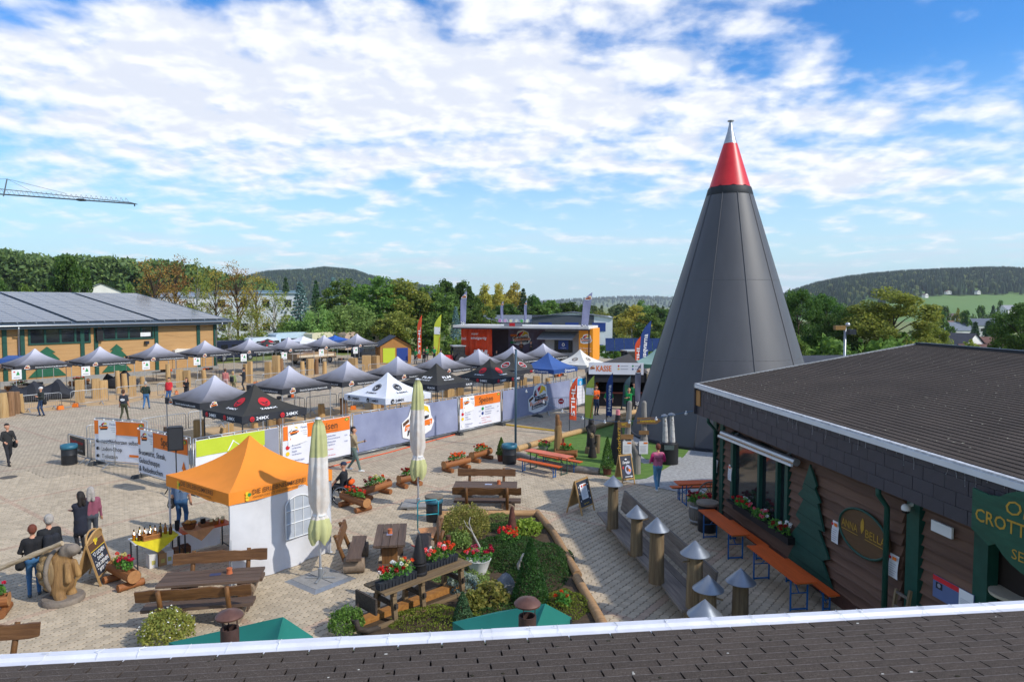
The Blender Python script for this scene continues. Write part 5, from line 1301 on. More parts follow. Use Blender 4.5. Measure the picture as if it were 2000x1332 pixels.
structure(flat_poly('bed_soil', BED, .05, M('bed_soil', '#4a3b2a', .95, .3, 6, .7, 30)))
for lb, pp in (('peeled log bordering the back of the flower bed', ((858, 1010), (1050, 1008))), ('peeled log along the upper right side of the flower bed', ((1048, 1006), (1082, 1048), (1128, 1130))), ('peeled log along the lower right side of the flower bed', ((1126, 1135), (1168, 1210), (1185, 1245))), ('peeled log along the left side of the flower bed', ((860, 1012), (872, 1075)))):
    log(lb, gl(*pp, z=.1), .11, '#b58f66', '#94714a')
def mound(label, px, py, w, d, h, mat, n, leaf=.028, rz=0., name='ground_cover', cat='ground cover', seed=0):
    p = G(px, py); rng = np.random.default_rng(seed+int(px)); a = rng.random(n)*6.283; r = np.sqrt(rng.random(n)); x = r*np.cos(a); y = r*np.sin(a)
    edge = 1-r**3; z = h*edge*(.75+.25*np.sin(x*9+seed)*np.cos(y*8))*(1-.25*rng.random(n)**2)
    P = np.stack([x*w/2*(1+.12*np.sin(a*3+seed)), y*d/2*(1+.12*np.cos(a*4)), np.maximum(z, .01)+.05], 1)
    o = link(name, leaf_mesh(name, leaves_arr(P, leaf, rng), mat), None, p, rz); return stuff(o, label, cat)
mound('dense dark green creeping ground cover filling the right of the bed', 1040, 1100, 2.3, 3.5, .35, L_COVER, 9000, .026, R(10))
mound('green ground cover around the white flower pot', 965, 1085, 1.9, 2.4, .28, L_COVER, 4500, .026, 0, seed=3)
mound('silver-grey lavender clump beside the rock', 905, 1150, .9, 1.1, .35, L_SAGE, 1500, .03, seed=5)
mound('yellow-green heath patch by the roof edge right of the small conifer', 1105, 1185, 1.3, 1.5, .22, L_MOSSY, 2600, .022, seed=7)
mound('yellow-green heath patch beside the sled at the front of the bed', 850, 1215, 2.2, 1.3, .22, L_MOSSY, 3200, .022, seed=8)
mound('mixed green creeping plants between the sled and the white pot', 905, 1130, 1.5, 1.5, .2, L_WILLOW, 2200, .024, seed=11)
mound('mossy cushion plants in front of the dwarf conifer', 985, 1205, 1.7, 1.1, .18, L_COVER, 2200, .022, seed=12)
mound('low green cushions along the back log of the bed', 1000, 1035, 1.9, .9, .2, L_COVER, 2000, .024, seed=13)
mound('creeping thyme along the left of the bed', 880, 1100, .9, 1.4, .16, L_MOSSY, 1500, .02, seed=14)
mound('low heather mix at the back of the bed', 975, 1018, 1.1, .9, .22, L_WILLOW, 1600, .02, seed=9)
shrub('large sedum-topped bush at the back left of the bed', 910, 1055, 1.5, 1.05, L_SED, .032, 4200, F_CREAM)
shrub('fresh green bush in front of the sedum-topped bush', 895, 1072, .8, .55, L_WILLOW, .034, 1300, dens=.3)
shrub('lime green leafy shrub beside the rusty metal cone', 1030, 1045, .9, .5, L_LIME, .05, 800, dens=.3)
shrub('yellow-leaved shrub before the dwarf conifer', 958, 1185, .85, .6, L_SED, .07, 380, dens=.25)
shrub('second yellow-leaved shrub nearer the sled', 925, 1195, .6, .5, L_SED, .05, 420, dens=.3)
shrub('dwarf conical conifer in the middle of the bed', 1036, 1180, .95, 1.55, L_COVER, .026, 6500, cone=True, cat='conifer', name='dwarf_conifer')
shrub('small dark conical conifer at the front of the bed', 904, 1222, .55, .75, L_SPRUCE, .024, 2400, cone=True, cat='conifer', name='dwarf_conifer')
shrub('clipped round box bush beside the sled runner', 678, 1236, .75, .55, L_GREEN, .026, 2400, name='box_bush')
shrub('white-flecked sedum bush by the stove pipe at the left', 325, 1258, 1.05, .7, L_SED, .03, 3200, F_WHITE)
def flower_clump(label, px, py, w, h, cols, heads, seed, name='geranium', z=.05):
    p = G(px, py); t = thing(name, label, 'flowers', (p.x, p.y, z)); geranium(t, 0, 0, 0, w, w, h, cols, seed, 320, heads); return t
flower_clump('red geranium clump at the foot of the rusty cone', 992, 1062, .75, .45, [F_RED, F_ORANGE], 22, 31)
flower_clump('few red geranium blooms near the roof edge', 1100, 1190, .35, .45, [F_RED, F_RED], 5, 32)
flower_clump('single red bloom beside the rock', 983, 1160, .2, .35, [F_RED], 2, 33)
def bed_props():
    c = G(1000, 1048); t = thing('metal_cone', 'slender rusty metal cone standing in the flower bed', 'sculpture', c)
    m_r = M('rust', '#5a352a', .8, .35, 8, .3, 40); MB().lathe([(.19, 0), (.19, .03), (.06, .82), (.055, .84)], 20).build('cone', m_r, t, auto=40); MB().lathe([(.045, .84), (.04, .9), (.0, .92)], 12).build('tip', m_r, t, auto=40)
    c = G(935, 1122); t = thing('flower_pot', 'white pot of red geraniums with a pale driftwood branch', 'flower pot', c, .3)
    MB().lathe([(.17, .0), (.24, .2), (.31, .40), (.325, .42), (.30, .42), (.22, .2), (0, .18)], 22).build('pot', m_white, t, auto=35)
    geranium(t, 0, 0, .38, .72, .6, .38, [F_ORANGE, F_PINK, F_RED, F_DKRED], 41, 420, 24)
    MB().tube([(.1, .05, .4), (.05, .12, .7), (-.12, .2, 1.05), (-.2, .22, 1.3), (-.17, .2, 1.45)], [.03, .026, .022, .016, .008], 7).tube([(-.12, .2, 1.05), (-.28, .2, 1.25), (-.33, .22, 1.38)], [.018, .012, .006], 6).build('branch', m_birch, t, smooth=True)
    rnd = random.Random(8); c = G(985, 1165); mb = MB(); mb.sphere((0, 0, .22), (.34, .2, .34), 12, 8)
    mb.v = [(x*(1+.25*math.sin(z*9+x*5))+.1*z, y*(1+.2*math.sin(x*8)), max(0, z*(1.0-.6*max(0, x))+rnd.uniform(-.02, .02))) for x, y, z in mb.v]
    o = tag(mb.build('boulder', M('rock_grey', '#76787a', .9, .3, 6, .6, 20), auto=25), 'angular grey boulder between the lavender and the conifer', 'rock'); o.location = c; o.rotation_euler = (0, 0, .8)
    c = G(1030, 1125); t = thing('driftwood', 'arched pale driftwood root behind the dwarf conifer', 'driftwood', c)
    MB().tube([(-.2, 0, 0), (-.22, .02, .3), (-.1, 0, .55), (.06, 0, .64), (.2, .02, .5), (.26, 0, .2), (.24, 0, 0)], [.035, .05, .04, .045, .035, .05, .03], 8, wob=.12).build('root', m_birch, t, smooth=True)
    c = G(876, 1080); t = thing('post_stub', 'short rusty pipe stub beside the bush in the bed', 'pipe', c); MB().lathe([(.07, 0), (.07, .5), (.0, .5)], 14).build('pipe', m_r, t, auto=40)
bed_props()

W_DARK = wood('weathered_plank', '#6a5546', '#4c3d33', 1.6, 0, .7, .45); W_WARM = wood('varnished_log', '#74502e', '#4c3018', 1.8, 0, .6, .5); W_WARMZ = wood('varnished_post', '#7c542c', '#53361a', 1.8, 2, .6, .5); W_GREY = wood('greyed_plank', '#857a6e', '#625850', 1.6, 0, .85, .5); W_END = M('log_end', '#8d7a66', .85, .25, 8, .3)
W_GREYZ = wood('greyed_post', '#8a7758', '#5c4a36', 1.6, 2, .85, .5)
def slab(x0, x1, y0, y1, z0, z1, wav, seed, mat_unused=None):
    """a plank along x with uneven long edges"""
    rnd = random.Random(seed); mb = MB(); n = 14; a = [rnd.uniform(-wav, wav) for _ in range(n+1)]; b = [rnd.uniform(-wav, wav) for _ in range(n+1)]
    for i in range(n+1):
        x = x0+(x1-x0)*i/n; ya, yb = y0+(a[i]+a[max(0, i-1)])/2, y1+(b[i]+b[max(0, i-1)])/2
        mb.v += [(x, ya, z0), (x, yb, z0), (x, yb, z1), (x, ya, z1)]
    for i in range(n):
        p = i*4; q = p+4
        for k in range(4): mb.f.append((p+k, p+(k+1) % 4, q+(k+1) % 4, q+k)); mb.m.append(0)
    mb.f += [(0, 3, 2, 1), (n*4, n*4+1, n*4+2, n*4+3)]; mb.m += [0, 0]; return mb
def log_bench(label, loc, rz, L, seed=1, group=None, top=W_DARK):
    """seat slab on two log feet, back slab on two slanting posts; the sitter looks to local +y"""
    t = thing('log_bench', label, 'bench', loc, rz, group)
    slab(-L/2, L/2, -.16, .22, .40, .47, .02, seed).build('seat', top, t)
    s2 = slab(-L/2-.02, L/2+.02, 0, .055, 0, .24, 0, seed+5); rnd = random.Random(seed); up = [rnd.uniform(-.02, .03) for _ in range(15)]
    s2.v = [(x, -.36+y-.22*z*1.0, .72+z+(up[min(14, i//4)] if i % 4 in (2, 3) else up[(i//4+5) % 15]*.8)) for i, (x, y, z) in enumerate(s2.v)]
    s2.build('backrest', W_WARM if top is W_DARK else top, t)
    for x in (-L*.30, L*.30):
        MB().tube([(x, -.14, .06), (x+.0, -.36, .66), (x, -.47, .98)], [.055, .052, .048], 9).build('post', W_WARMZ, t, smooth=True)
        MB().tube([(x*1.08, -.24, .2), (x*1.08, .28, .2)], .195, 12).build('foot', W_END, t, auto=40)
    return t
def picnic_table(label, loc, rz, L, Wd=.82, planks=4, seed=3, group=None):
    t = thing('picnic_table', label, 'table', loc, rz, group); w = Wd/planks
    for k in range(planks): slab(-L/2, L/2, -Wd/2+k*w+.006, -Wd/2+(k+1)*w-.006, .70, .755, .003, seed+k).build('plank', W_DARK, t)
    for x in (-L*.32, L*.32):
        MB().box((x, 0, .65), (.16, Wd*.86, .1)).build('batten', W_WARM, t); MB().box((x, 0, .40), (.20, Wd*.48, .42)).build('pedestal', W_WARMZ, t); MB().box((x, 0, .1), (.26, Wd*.74, .2)).build('foot', W_DARK, t)
    return t
def clay_pot(label, p, z=.756, leaflet=True):
    t = thing('clay_pot', label, 'flower pot', (p.x, p.y, z)); mt = M('terracotta', '#b8643c', .8, .15, 9)
    MB().lathe([(.072, 0), (.066, .005), (.052, .10), (.064, .10), (.062, .125), (.045, .125), (.0, .12)], 16).build('pot', mt, t, auto=35)
def leaflet(label, p, rz, z=.758, col='#3a4260'):
    o = MB().box((0, 0, 0), (.24, .15, .003)).build('leaflet', M('leaflet'+col, col, .5, .5, 30)); o.location = (p.x, p.y, z+.002); o.rotation_euler = (0, 0, rz); tag(o, label, 'leaflet')
def ctr(px0, py0, px1, py1, z):
    a, b = G(px0, py0, z), G(px1, py1, z); d = b-a; return Vector(((a.x+b.x)/2, (a.y+b.y)/2, 0)), math.atan2(d.y, d.x), d.length
def off(c, rz, x, y): return c+Vector((math.cos(rz)*x-math.sin(rz)*y, math.sin(rz)*x+math.cos(rz)*y, 0))
c, a, L = ctr(306, 1144, 504, 1131, .75); tc_ = off(c, a, 0, .36)
picnic_table('brown plank table before the orange tent', tc_, a, 2.15)
log_bench('log bench with its back to us before the orange tent', off(tc_, a, -.08, -.78), a, 2.25, 11)
log_bench('log bench between the plank table and the orange tent, facing us', off(tc_, a, -.05, .64), a+math.pi, 2.1, 12)
clay_pot('upturned clay pot on the table before the orange tent', off(tc_, a, .35, .1)); leaflet('dark leaflet on the table before the orange tent', off(tc_, a, .05, .08), a+.1)
c, a, L = ctr(759, 1071, 767, 1018, .75)
picnic_table('brown plank table seen end-on in the middle of the square', c, a, 1.75)
log_bench('log bench left of the end-on table', off(c, a, -.05, .92), a+math.pi, 1.75, 14); log_bench('log bench right of the end-on table beside the trolley', off(c, a, -.05, -.92), a, 1.75, 15)
clay_pot('upturned clay pot on the end-on table', off(c, a, .05, .02)); leaflet('pale leaflet under the pot of the end-on table', off(c, a, .02, .03), a, .757, '#8a90a8')
c, a, L = ctr(887, 951, 1007, 952, .75); tc_ = off(c, a, 0, .38)
picnic_table('brown plank table between two log benches near the lamp post', tc_, a, 2.15, seed=9)
log_bench('log bench with its back to us behind the flower bed', off(tc_, a, .12, -.86), a, 2.2, 17); log_bench('log bench behind the rear plank table, facing us', off(tc_, a, -.05, .92), a+math.pi, 2.05, 18)
clay_pot('upturned clay pot on the rear plank table', off(tc_, a, .45, .05)); leaflet('pale leaflet on the rear plank table', off(tc_, a, .1, -.02), a, .758, '#9aa2b8')
c, a, L = ctr(-60, 1232, 80, 1222, .92); log_bench('log bench cut by the lower left picture corner', off(c, a, -.45, -.35), a+math.pi, 2.0, 19)
picnic_table('plank table cut by the lower left picture corner', off(c, a, -.42, -1.15), a, 1.95, .8, seed=21)

def log_planter(label, px0, py0, px1, py1, cols, seed, group='log flower planters', L=None):
    a, b = G(px0, py0), G(px1, py1); d = b-a; L = L or d.length*1.05; t = thing('log_planter', label, 'planter', (a+b)/2, math.atan2(d.y, d.x), group); r = .165
    mt = wood('planter_log', '#9a6236', '#7a4a28', 1.6, 0, .65, .4); n = 14; mb = MB()
    pr = [(r*math.cos(R(x)), r*math.sin(R(x))) for x in range(-218, 39, 16)]; k = len(pr); top = pr[-1][1]
    pr += [(r*.62, top), (r*.5, top-.06), (-r*.5, top-.06), (-r*.62, top)]; m = len(pr)
    for x in (-L/2, L/2): mb.v += [(x, y, z+.33) for y, z in pr]
    for i in range(m): mb.f.append((i, (i+1) % m, m+(i+1) % m, m+i)); mb.m.append(0)
    mb.build('trough', mt, t, auto=45)
    for x in (-L/2, L/2):
        e = MB().tube([(x-.002, 0, .33), (x+.002, 0, .33)], .16, 14); e.build('end_face', M('planter_end', '#a8774a', .8, .2, 12), t)
    for x in (-L*.34, L*.34): MB().tube([(x, -.30, .09), (x, .30, .09)], .092, 10).build('foot', mt, t, auto=40)
    geranium(t, 0, 0, .42, L*.72, .30, .34, cols, seed, 300, int(12*L)+3); return t
R1 = [F_ORANGE, F_CREAM, F_RED]; R2 = [F_DKRED, F_RED, F_CREAM, F_ORANGE]
log_planter('log planter with red geraniums beside the wheelchair, pointing at the viewer', 672, 985, 716, 1001, [F_ORANGE, F_RED, F_RED], 51)
log_planter('log planter with dark red and orange flowers right of the wheelchair', 706, 977, 759, 960, R2, 52)
log_planter('short log planter left of the rear closed parasol', 783, 952, 816, 945, [F_DKRED, F_RED], 53, L=.95)
log_planter('log planter with bright red flowers left of the rear picnic set', 868, 923, 914, 912, [F_ORANGE, F_RED], 54)
log_planter('log planter with mixed red flowers nearest the lamp post', 922, 904, 956, 894, [F_DKRED, F_ORANGE], 55)
log_planter('log planter beside the honey stall table', 222, 1130, 262, 1152, [F_ORANGE, F_CREAM, F_RED, F_RED], 56)
log_planter('log planter cut by the left picture edge', -38, 1205, 18, 1197, [F_RED, F_RED], 57)
log_planter('log planter with scarlet flowers on the lawn behind the beer table', 1086, 897, 1126, 899, [F_RED, F_ORANGE], 58)
log_planter('log planter with red flowers at the hall wall, left of the first fir cutout', 12, 765, 60, 760, [F_RED, F_DKRED], 59)
log_planter('log planter with orange flowers at the hall wall, right of the first fir cutout', 138, 755, 172, 750, [F_ORANGE, F_RED], 60)
def bowl_flowers(label, px, py, cols, seed):
    p = G(px, py); t = thing('flower_bowl', label, 'flower pot', p); MB().lathe([(.14, 0), (.26, .2), (.27, .22), (.2, .2), (0, .18)], 16).build('bowl', m_pave_grey, t, auto=40); geranium(t, 0, 0, .18, .62, .5, .34, cols, seed, 260, 16)
bowl_flowers('grey bowl of orange flowers on the lawn left of the owl post', 1062, 880, [F_ORANGE, F_RED], 61)

def parasol(label, px, py, top, low, lean=0.):
    """closed market parasol: base px/py on the ground, canopy from height low to top"""
    p = G(px, py); t = thing('closed_parasol', label, 'parasol', p)
    m_p = M('parasol_pole', '#d2d3d6', .4, .05); m_w = M('parasol_white', '#dedbd6', .8, .12, 2.5, .15, 6, col2='#c8b8a8'); m_l = M('parasol_lime', '#bcbc84', .8, .12, 2, .15, 6)
    MB().tube([(0, 0, .06), (0, 0, top)], .032, 10).build('pole', m_p, t, smooth=True)
    H = top-low; n = 40
    prof = [(0, .06), (.05, .13), (.15, .17), (.3, .20), (.5, .225), (.68, .235), (.755, .16), (.78, .155), (.81, .20), (.88, .26), (.95, .25), (1.0, .20)]
    def ring(f, r, zj): return [((r*(1+.13*math.sin(8*a+f*2.0)+.09*math.sin(3*a+f*9)+.05*math.sin(13*a+f*4)))*math.cos(a)+lean*f, (r*(1+.13*math.sin(8*a+f*2.0)+.09*math.sin(3*a+f*9)+.05*math.sin(13*a+f*4)))*math.sin(a), top-H*f+zj*math.sin(4*a+1)*.05) for a in [2*math.pi*k/n for k in range(n)]]
    mb = MB()
    for f, r in prof: mb.v += ring(f, r, 1.6 if f > .93 else 0)
    for i in range(len(prof)-1):
        f = prof[i][0]; mi = 1 if f < .19 or f >= .79 else 0
        for k in range(n): mb.f.append((i*n+k, i*n+(k+1) % n, (i+1)*n+(k+1) % n, (i+1)*n+k)); mb.m.append(mi)
    mb.f.append(tuple(range(n))); mb.m.append(1)
    mb.build('canopy', [m_w, m_l], t, smooth=True)
    MB().lathe([(.17, top-H*.79), (.18, top-H*.78), (.17, top-H*.77)], 20).build('strap', m_white, t); MB().lathe([(.03, top), (.075, top+.01), (.06, top+.05), (0, top+.06)], 12).build('cap', m_p, t, auto=40)
    return t
P1 = parasol('front closed white parasol with lime ends beside the orange tent', 626, 1132, 4.05, 1.0)
def slabs(t, s, rz, frame=True):
    if frame:
        for k in range(4):
            m3 = Matrix.Rotation(rz+k*math.pi/2, 4, 'Z'); MB().add([(-s/2, -s/2, 0), (s/2, -s/2, 0), (s/2-.12, -s/2+.12, .05), (-s/2+.12, -s/2+.12, .05)], [(0, 1, 2, 3)], 0, m3).build('base_frame', m_steel, t)
    q = (s-.28)/2
    for i in (-1, 1):
        for j in (-1, 1): MB().box((i*(q/2+.012), j*(q/2+.012), .028), (q, q, .044), mtx=Matrix.Rotation(rz, 4, 'Z')).build('slab', m_pave_grey, t)
    MB().bar((-s*.3, 0, .065), (s*.3, 0, .065), .05, .02).bar((0, -s*.3, .075), (0, s*.3, .075), .05, .02).lathe([(.06, .05), (.06, .3), (.04, .32)], 12).build('socket', m_steel, t)
slabs(P1, 1.25, R(52))
P2 = parasol('rear closed white parasol with lime ends before the blue banner', 817, 990, 4.35, 1.02)
slabs(P2, .95, R(4), False)
for k, (dx, dy) in enumerate(((-.3, -.05), (.2, .0), (-.28, .42))): MB().box((dx, dy-.1, .095), (.5, .45, .05)).build('slab', m_pave_grey, P2)

def aboard(label, px0, py0, px1, py1, h, prints, arch=False, board='#2a2f3c'):
    a, b = G(px0, py0), G(px1, py1); d = b-a; w = d.length; t = thing('a_board', label, 'sign', (a+b)/2, math.atan2(d.y, d.x)); W = wood('aboard_wood', '#c09a62', '#a88250', 2, 2)
    for s in (1, -1):
        mb = MB(); q = lambda u, v, o=0.: Vector((u, (-.30+.30*v/h)*s-o*s, v*.985))
        for x in (-w/2, w/2): mb.bar(q(x, 0), q(x, h), .035, .04)
        mb.bar(q(-w/2, h*.97), q(w/2, h*.97), .035, .05); mb.bar(q(-w/2, h*.2), q(w/2, h*.2), .03, .05)
        f = mb.build('frame', W, t)
        bd = MB(); pts = [(-w/2+.03, h*.21), (w/2-.03, h*.21), (w/2-.03, h*.95), (-w/2+.03, h*.95)]
        if arch: pts = pts[:3]+[((w/2-.03)*math.cos(math.pi*k/10), h*.95+.26*math.sin(math.pi*k/10)) for k in range(1, 10)]+pts[3:]
        bd.add([q(*p, .012) for p in pts]+[q(*p, -.012) for p in pts], [tuple(range(len(pts))), tuple(reversed(range(len(pts), 2*len(pts))))])
        bo = bd.build('board', M('chalk'+board, board, .6, .15, 5) if s > 0 else W, t)
        if arch: MB().tube([q((w/2)*math.cos(math.pi*k/10), h*.95+.29*math.sin(math.pi*k/10)) for k in range(11)], .025, 6).build('arch', W, t)
        if s > 0:
            pr = MB(); prints(pr, lambda u, v: q(u, v, .02), w, h); pr.build('lettering', PR, bo)
def pr_dank(mb, fn, w, h):
    for k, tx in enumerate(('LICHEN', 'DANK', 'FÜR DEINEN', 'BESUCH')): put_text(mb, tx, fn, (.09 if k == 0 else 0), h*.66-k*.13, .085, (w*.5, w*.38, w*.78, w*.55)[k], 'c', PW, .02)
    disc(mb, fn, -w*.27, h*.66+.05, .055, .05, 12, PW, .7)
    g = layer(fn, .004); polyg(mb, fn, [(-w/2+.04, h*.80), (w/2-.04, h*.80), (w/2-.04, h*.97), (-w/2+.04, h*.97)], PBR); polyg(mb, g, [(-w/2+.04, h*.785), (w/2-.04, h*.785), (w/2-.04, h*.80), (-w/2+.04, h*.80)], PY)
    for x, y, c in ((-.04, .06, PY), (.03, .1, PY), (-.06, .14, PY), (.08, .12, PLM), (0, .17, PY)): disc(mb, g, x, h*.86+y, .045, .045, 6, c)
    for k in range(9): disc(mb, fn, w*.4*math.sin(k*2.1), h*(.25+.06*k), .018, .016, 6, (PY, PO, PW)[k % 3])
def pr_menuboard(mb, fn, w, h):
    g = layer(fn, .004); polyg(mb, fn, rrect(-w*.26, w*.26, h*.42, h*.86, .05), PW); polyg(mb, g, [(0, h*.78), (w*.24, h*.78), (w*.24, h*.83), (0, h*.83)], PO); disc(mb, g, -w*.12, h*.80, .05, .04, 8, PRD)
    for k in range(9): polyg(mb, g, [(-w*.2, h*(.47+.03*k)), (w*(.12+.06*((k*7) % 3)), h*(.47+.03*k)), (w*(.12+.06*((k*7) % 3)), h*(.477+.03*k)), (-w*.2, h*(.477+.03*k))], PG)
    put_text(mb, 'Guten Appetit', fn, 0, h*.28, .05, w*.4, 'c', PY)
    for s in (-1, 1): [disc(mb, fn, s*w*.36, h*(.4+.1*k), .02, .03, 5, PBR if k % 2 else PW) for k in range(5)]
def pr_drink(mb, fn, w, h):
    put_text(mb, 'Dampfer', fn, 0, h*.70, .10, w*.6, 'c', PW, .02, .2); disc(mb, fn, 0, h*.84, .06, .035, 4, PW); disc(mb, fn, .05, h*.5, .14, .18, 12, PL); disc(mb, layer(fn, .004), .02, h*.52, .06, .09, 10, PBR); disc(mb, layer(fn, .004), .11, h*.47, .05, .06, 10, PO); polyg(mb, fn, [(-.17, h*.52), (-.13, h*.57), (-.14, h*.63), (-.2, h*.58)], PRD)
    polyg(mb, fn, [(-.12, h*.27), (.14, h*.27), (.14, h*.29), (-.12, h*.29)], PW); polyg(mb, fn, [(.14, h*.25), (.24, h*.28), (.14, h*.31)], PW)
aboard('arched dark A-board thanking visitors beside the wooden tortoise', 171, 1146, 200, 1118, 1.05, pr_dank, True)
aboard('A-board with a white menu sheet in the middle of the paving', 1122, 1004, 1146, 993, 1.12, pr_menuboard)
aboard('A-board with a chalk drawing beside the forked tree trunk', 1208, 945, 1231, 942, 1.15, pr_drink)

m_bo = M('beer_orange', '#cf5a1e', .55, .12, 2.0, .08, 20, stretch=(1, 6, 6)); m_bb = M('beer_blue', '#1f5f9c', .5, .1); m_bdk = M('beer_green', '#2c4a44', .5)
def trestle(t, x, w, h, mat):
    mb = MB()
    for y in (-w/2, w/2): mb.bar((x, y, 0), (x, y, h), .03, .03)
    mb.bar((x, -w/2, .04), (x, w/2, .04), .03, .03); mb.bar((x, -w/2, h-.02), (x, w/2, h-.02), .03, .03); mb.bar((x, 0, h*.55 if h > .6 else h*.4), (x+(-.35 if x > 0 else .35), 0, h-.03), .02, .02); mb.bar((x, -w/2, h*.55), (x, w/2, h*.55), .02, .02)
    mb.build('leg', mat, t)
def beer_table(label, loc, rz, mat=m_bb, L=2.2, Wd=.5, name='beer_table', h=.77, cat='table', top=m_bo):
    t = thing(name, label, cat, loc, rz)
    slab(-L/2, L/2, -Wd/2, Wd/2, h-.03, h, 0, 1).build('top', top, t); MB().box((0, 0, h-.05), (L-.1, Wd-.12, .04)).build('apron', wood('beer_apron', '#b08a5a', '#94703f'), t)
    for x in (-L/2+.3, L/2-.3): trestle(t, x, Wd-.1, h-.03, mat)
    return t
def beer_bench(label, loc, rz, mat=m_bb, L=2.2): return beer_table(label, loc, rz, mat, L, .26, 'beer_bench', .48, 'bench')
m_bo2 = M('beer_salmon', '#d87050', .55, .12, 2.0)
c, a, L = ctr(1019, 877, 1118, 895, .77); tc_ = off(c, a, 0, .15)
beer_table('salmon beer table at the edge of the lawn', tc_, a, m_bdk, top=m_bo2); beer_bench('beer bench in front of the table by the lawn', off(tc_, a, -.02, -.62), a); beer_bench('beer bench behind the table by the lawn', off(tc_, a, .1, .62), a)
c, a, L = ctr(1313, 943, 1390, 941, .77); tc_ = off(c, a, .55, .05)
beer_table('orange beer table beside the gravel at the shop corner', tc_, a); beer_bench('beer bench behind the table at the shop corner', off(tc_, a, 0, .55), a); beer_bench('beer bench in front of the table at the shop corner', off(tc_, a, .2, -.6), a)
def along_shop(label_t, label_b, px0, py0, px1, py1, bx=.62):
    c, a, L = ctr(px0, py0, px1, py1, .77); d = SH.m.to_3x3() @ Vector((0, 1, 0)); rz = math.atan2(d.y, d.x)
    beer_table(label_t, c, rz, L=L if 1.9 < L < 2.5 else 2.2); beer_bench(label_b, off(c, rz, -.15, -bx), rz)
along_shop('long orange beer table along the shop under the flower window', 'beer bench between shop wall and the table under the flower window', 1381, 994, 1445, 1044)
along_shop('long orange beer table beside the green fir cutout', 'beer bench behind the table beside the green fir cutout', 1477, 1064, 1575, 1137)

def post_bench():
    a, b = G(1190, 1032), G(1356, 1222); d = b-a; rz = math.atan2(d.y, d.x); L = d.length
    t = thing('post_bench', 'long weathered bench with round posts wearing grey metal cone hats', 'bench', a, rz)
    m_hat = M('zinc_hat', '#8a9097', .38, .1, 3, .05, metal=.6)
    fr = Frame(a, rz)
    z0 = .46
    for k, (y0, y1) in enumerate(((-.34, -.06), (-.05, .16), (.17, .36))): slab(-.25, L+.2, y0, y1, z0-.06, z0, .035 if k == 0 else .006, 30+k).build('seat_plank', W_GREY, t)
    for k in range(3):
        for h in (0, 1):
            x0, x1 = (-.15+h*L*.5, L*.5-.05+h*L*.5); s = slab(x0, x1, 0, .05, 0, .19, 0, 40+k*2+h); s.v = [(x, .40+y+.18*(k*.2+z), z0+.08+k*.2+z) for x, y, z in s.v]; s.build('back_plank', W_GREY, t)
    for x in (0, L*.33, L*.62, L*.95): MB().tube([(x+.1, .12, 0), (x+.1, .10, z0-.06)], [.24, .2], 12, wob=.05).build('stump', W_GREYZ, t, auto=40)
    posts = [((1202, 927), (1197, 1030), .46), ((1240, 984), (1243, 1082), .46), ((1272, 1008), (1282, 1135), .46), ((1354, 1053), (1356, 1185), .46), ((1379, 1120), (1382, 1215), .46), ((1445, 1107), (1445, 1230), .0), ((1373, 1167), (1375, 1290), .46)]
    for k, (tip, foot, z) in enumerate(posts):
        p = G(*foot, z); top = atY(tip[0], tip[1], p.y+.05).z; q = fr.i @ p; hh = .30 if k else .28; r = .15 if k in (0, 1) else .17; rh = .28 if k < 3 else .31
        po = MB().tube([(q.x, q.y, q.z-.02), (q.x, q.y, (q.z+top-hh)/2), (q.x, q.y, top-hh+.06)], [r*1.08, r, r*.95], 14, wob=.02).build('post', W_GREYZ, t, auto=40)
        MB().lathe([(rh, top-hh), (rh+.004, top-hh+.012), (rh*.5, top-hh*.47), (.004, top)], 28, (q.x, q.y, 0)).build('cone_hat', m_hat, po, auto=60)
        an = k*1.7; MB().tube([(q.x+math.cos(an)*r*.8, q.y+math.sin(an)*r*.8, top-hh-.12), (q.x+math.cos(an)*(r+.18), q.y+math.sin(an)*(r+.18), top-hh-.10)], .018, 6).build('peg', W_GREYZ, po)
        if k == 0:
            MB().tube([(q.x-math.cos(an)*r*.8, q.y-math.sin(an)*r*.8, top-hh-.1), (q.x-math.cos(an)*(r+.16), q.y-math.sin(an)*(r+.16), top-hh-.1)], .016, 6).build('peg', W_GREYZ, po)
post_bench()

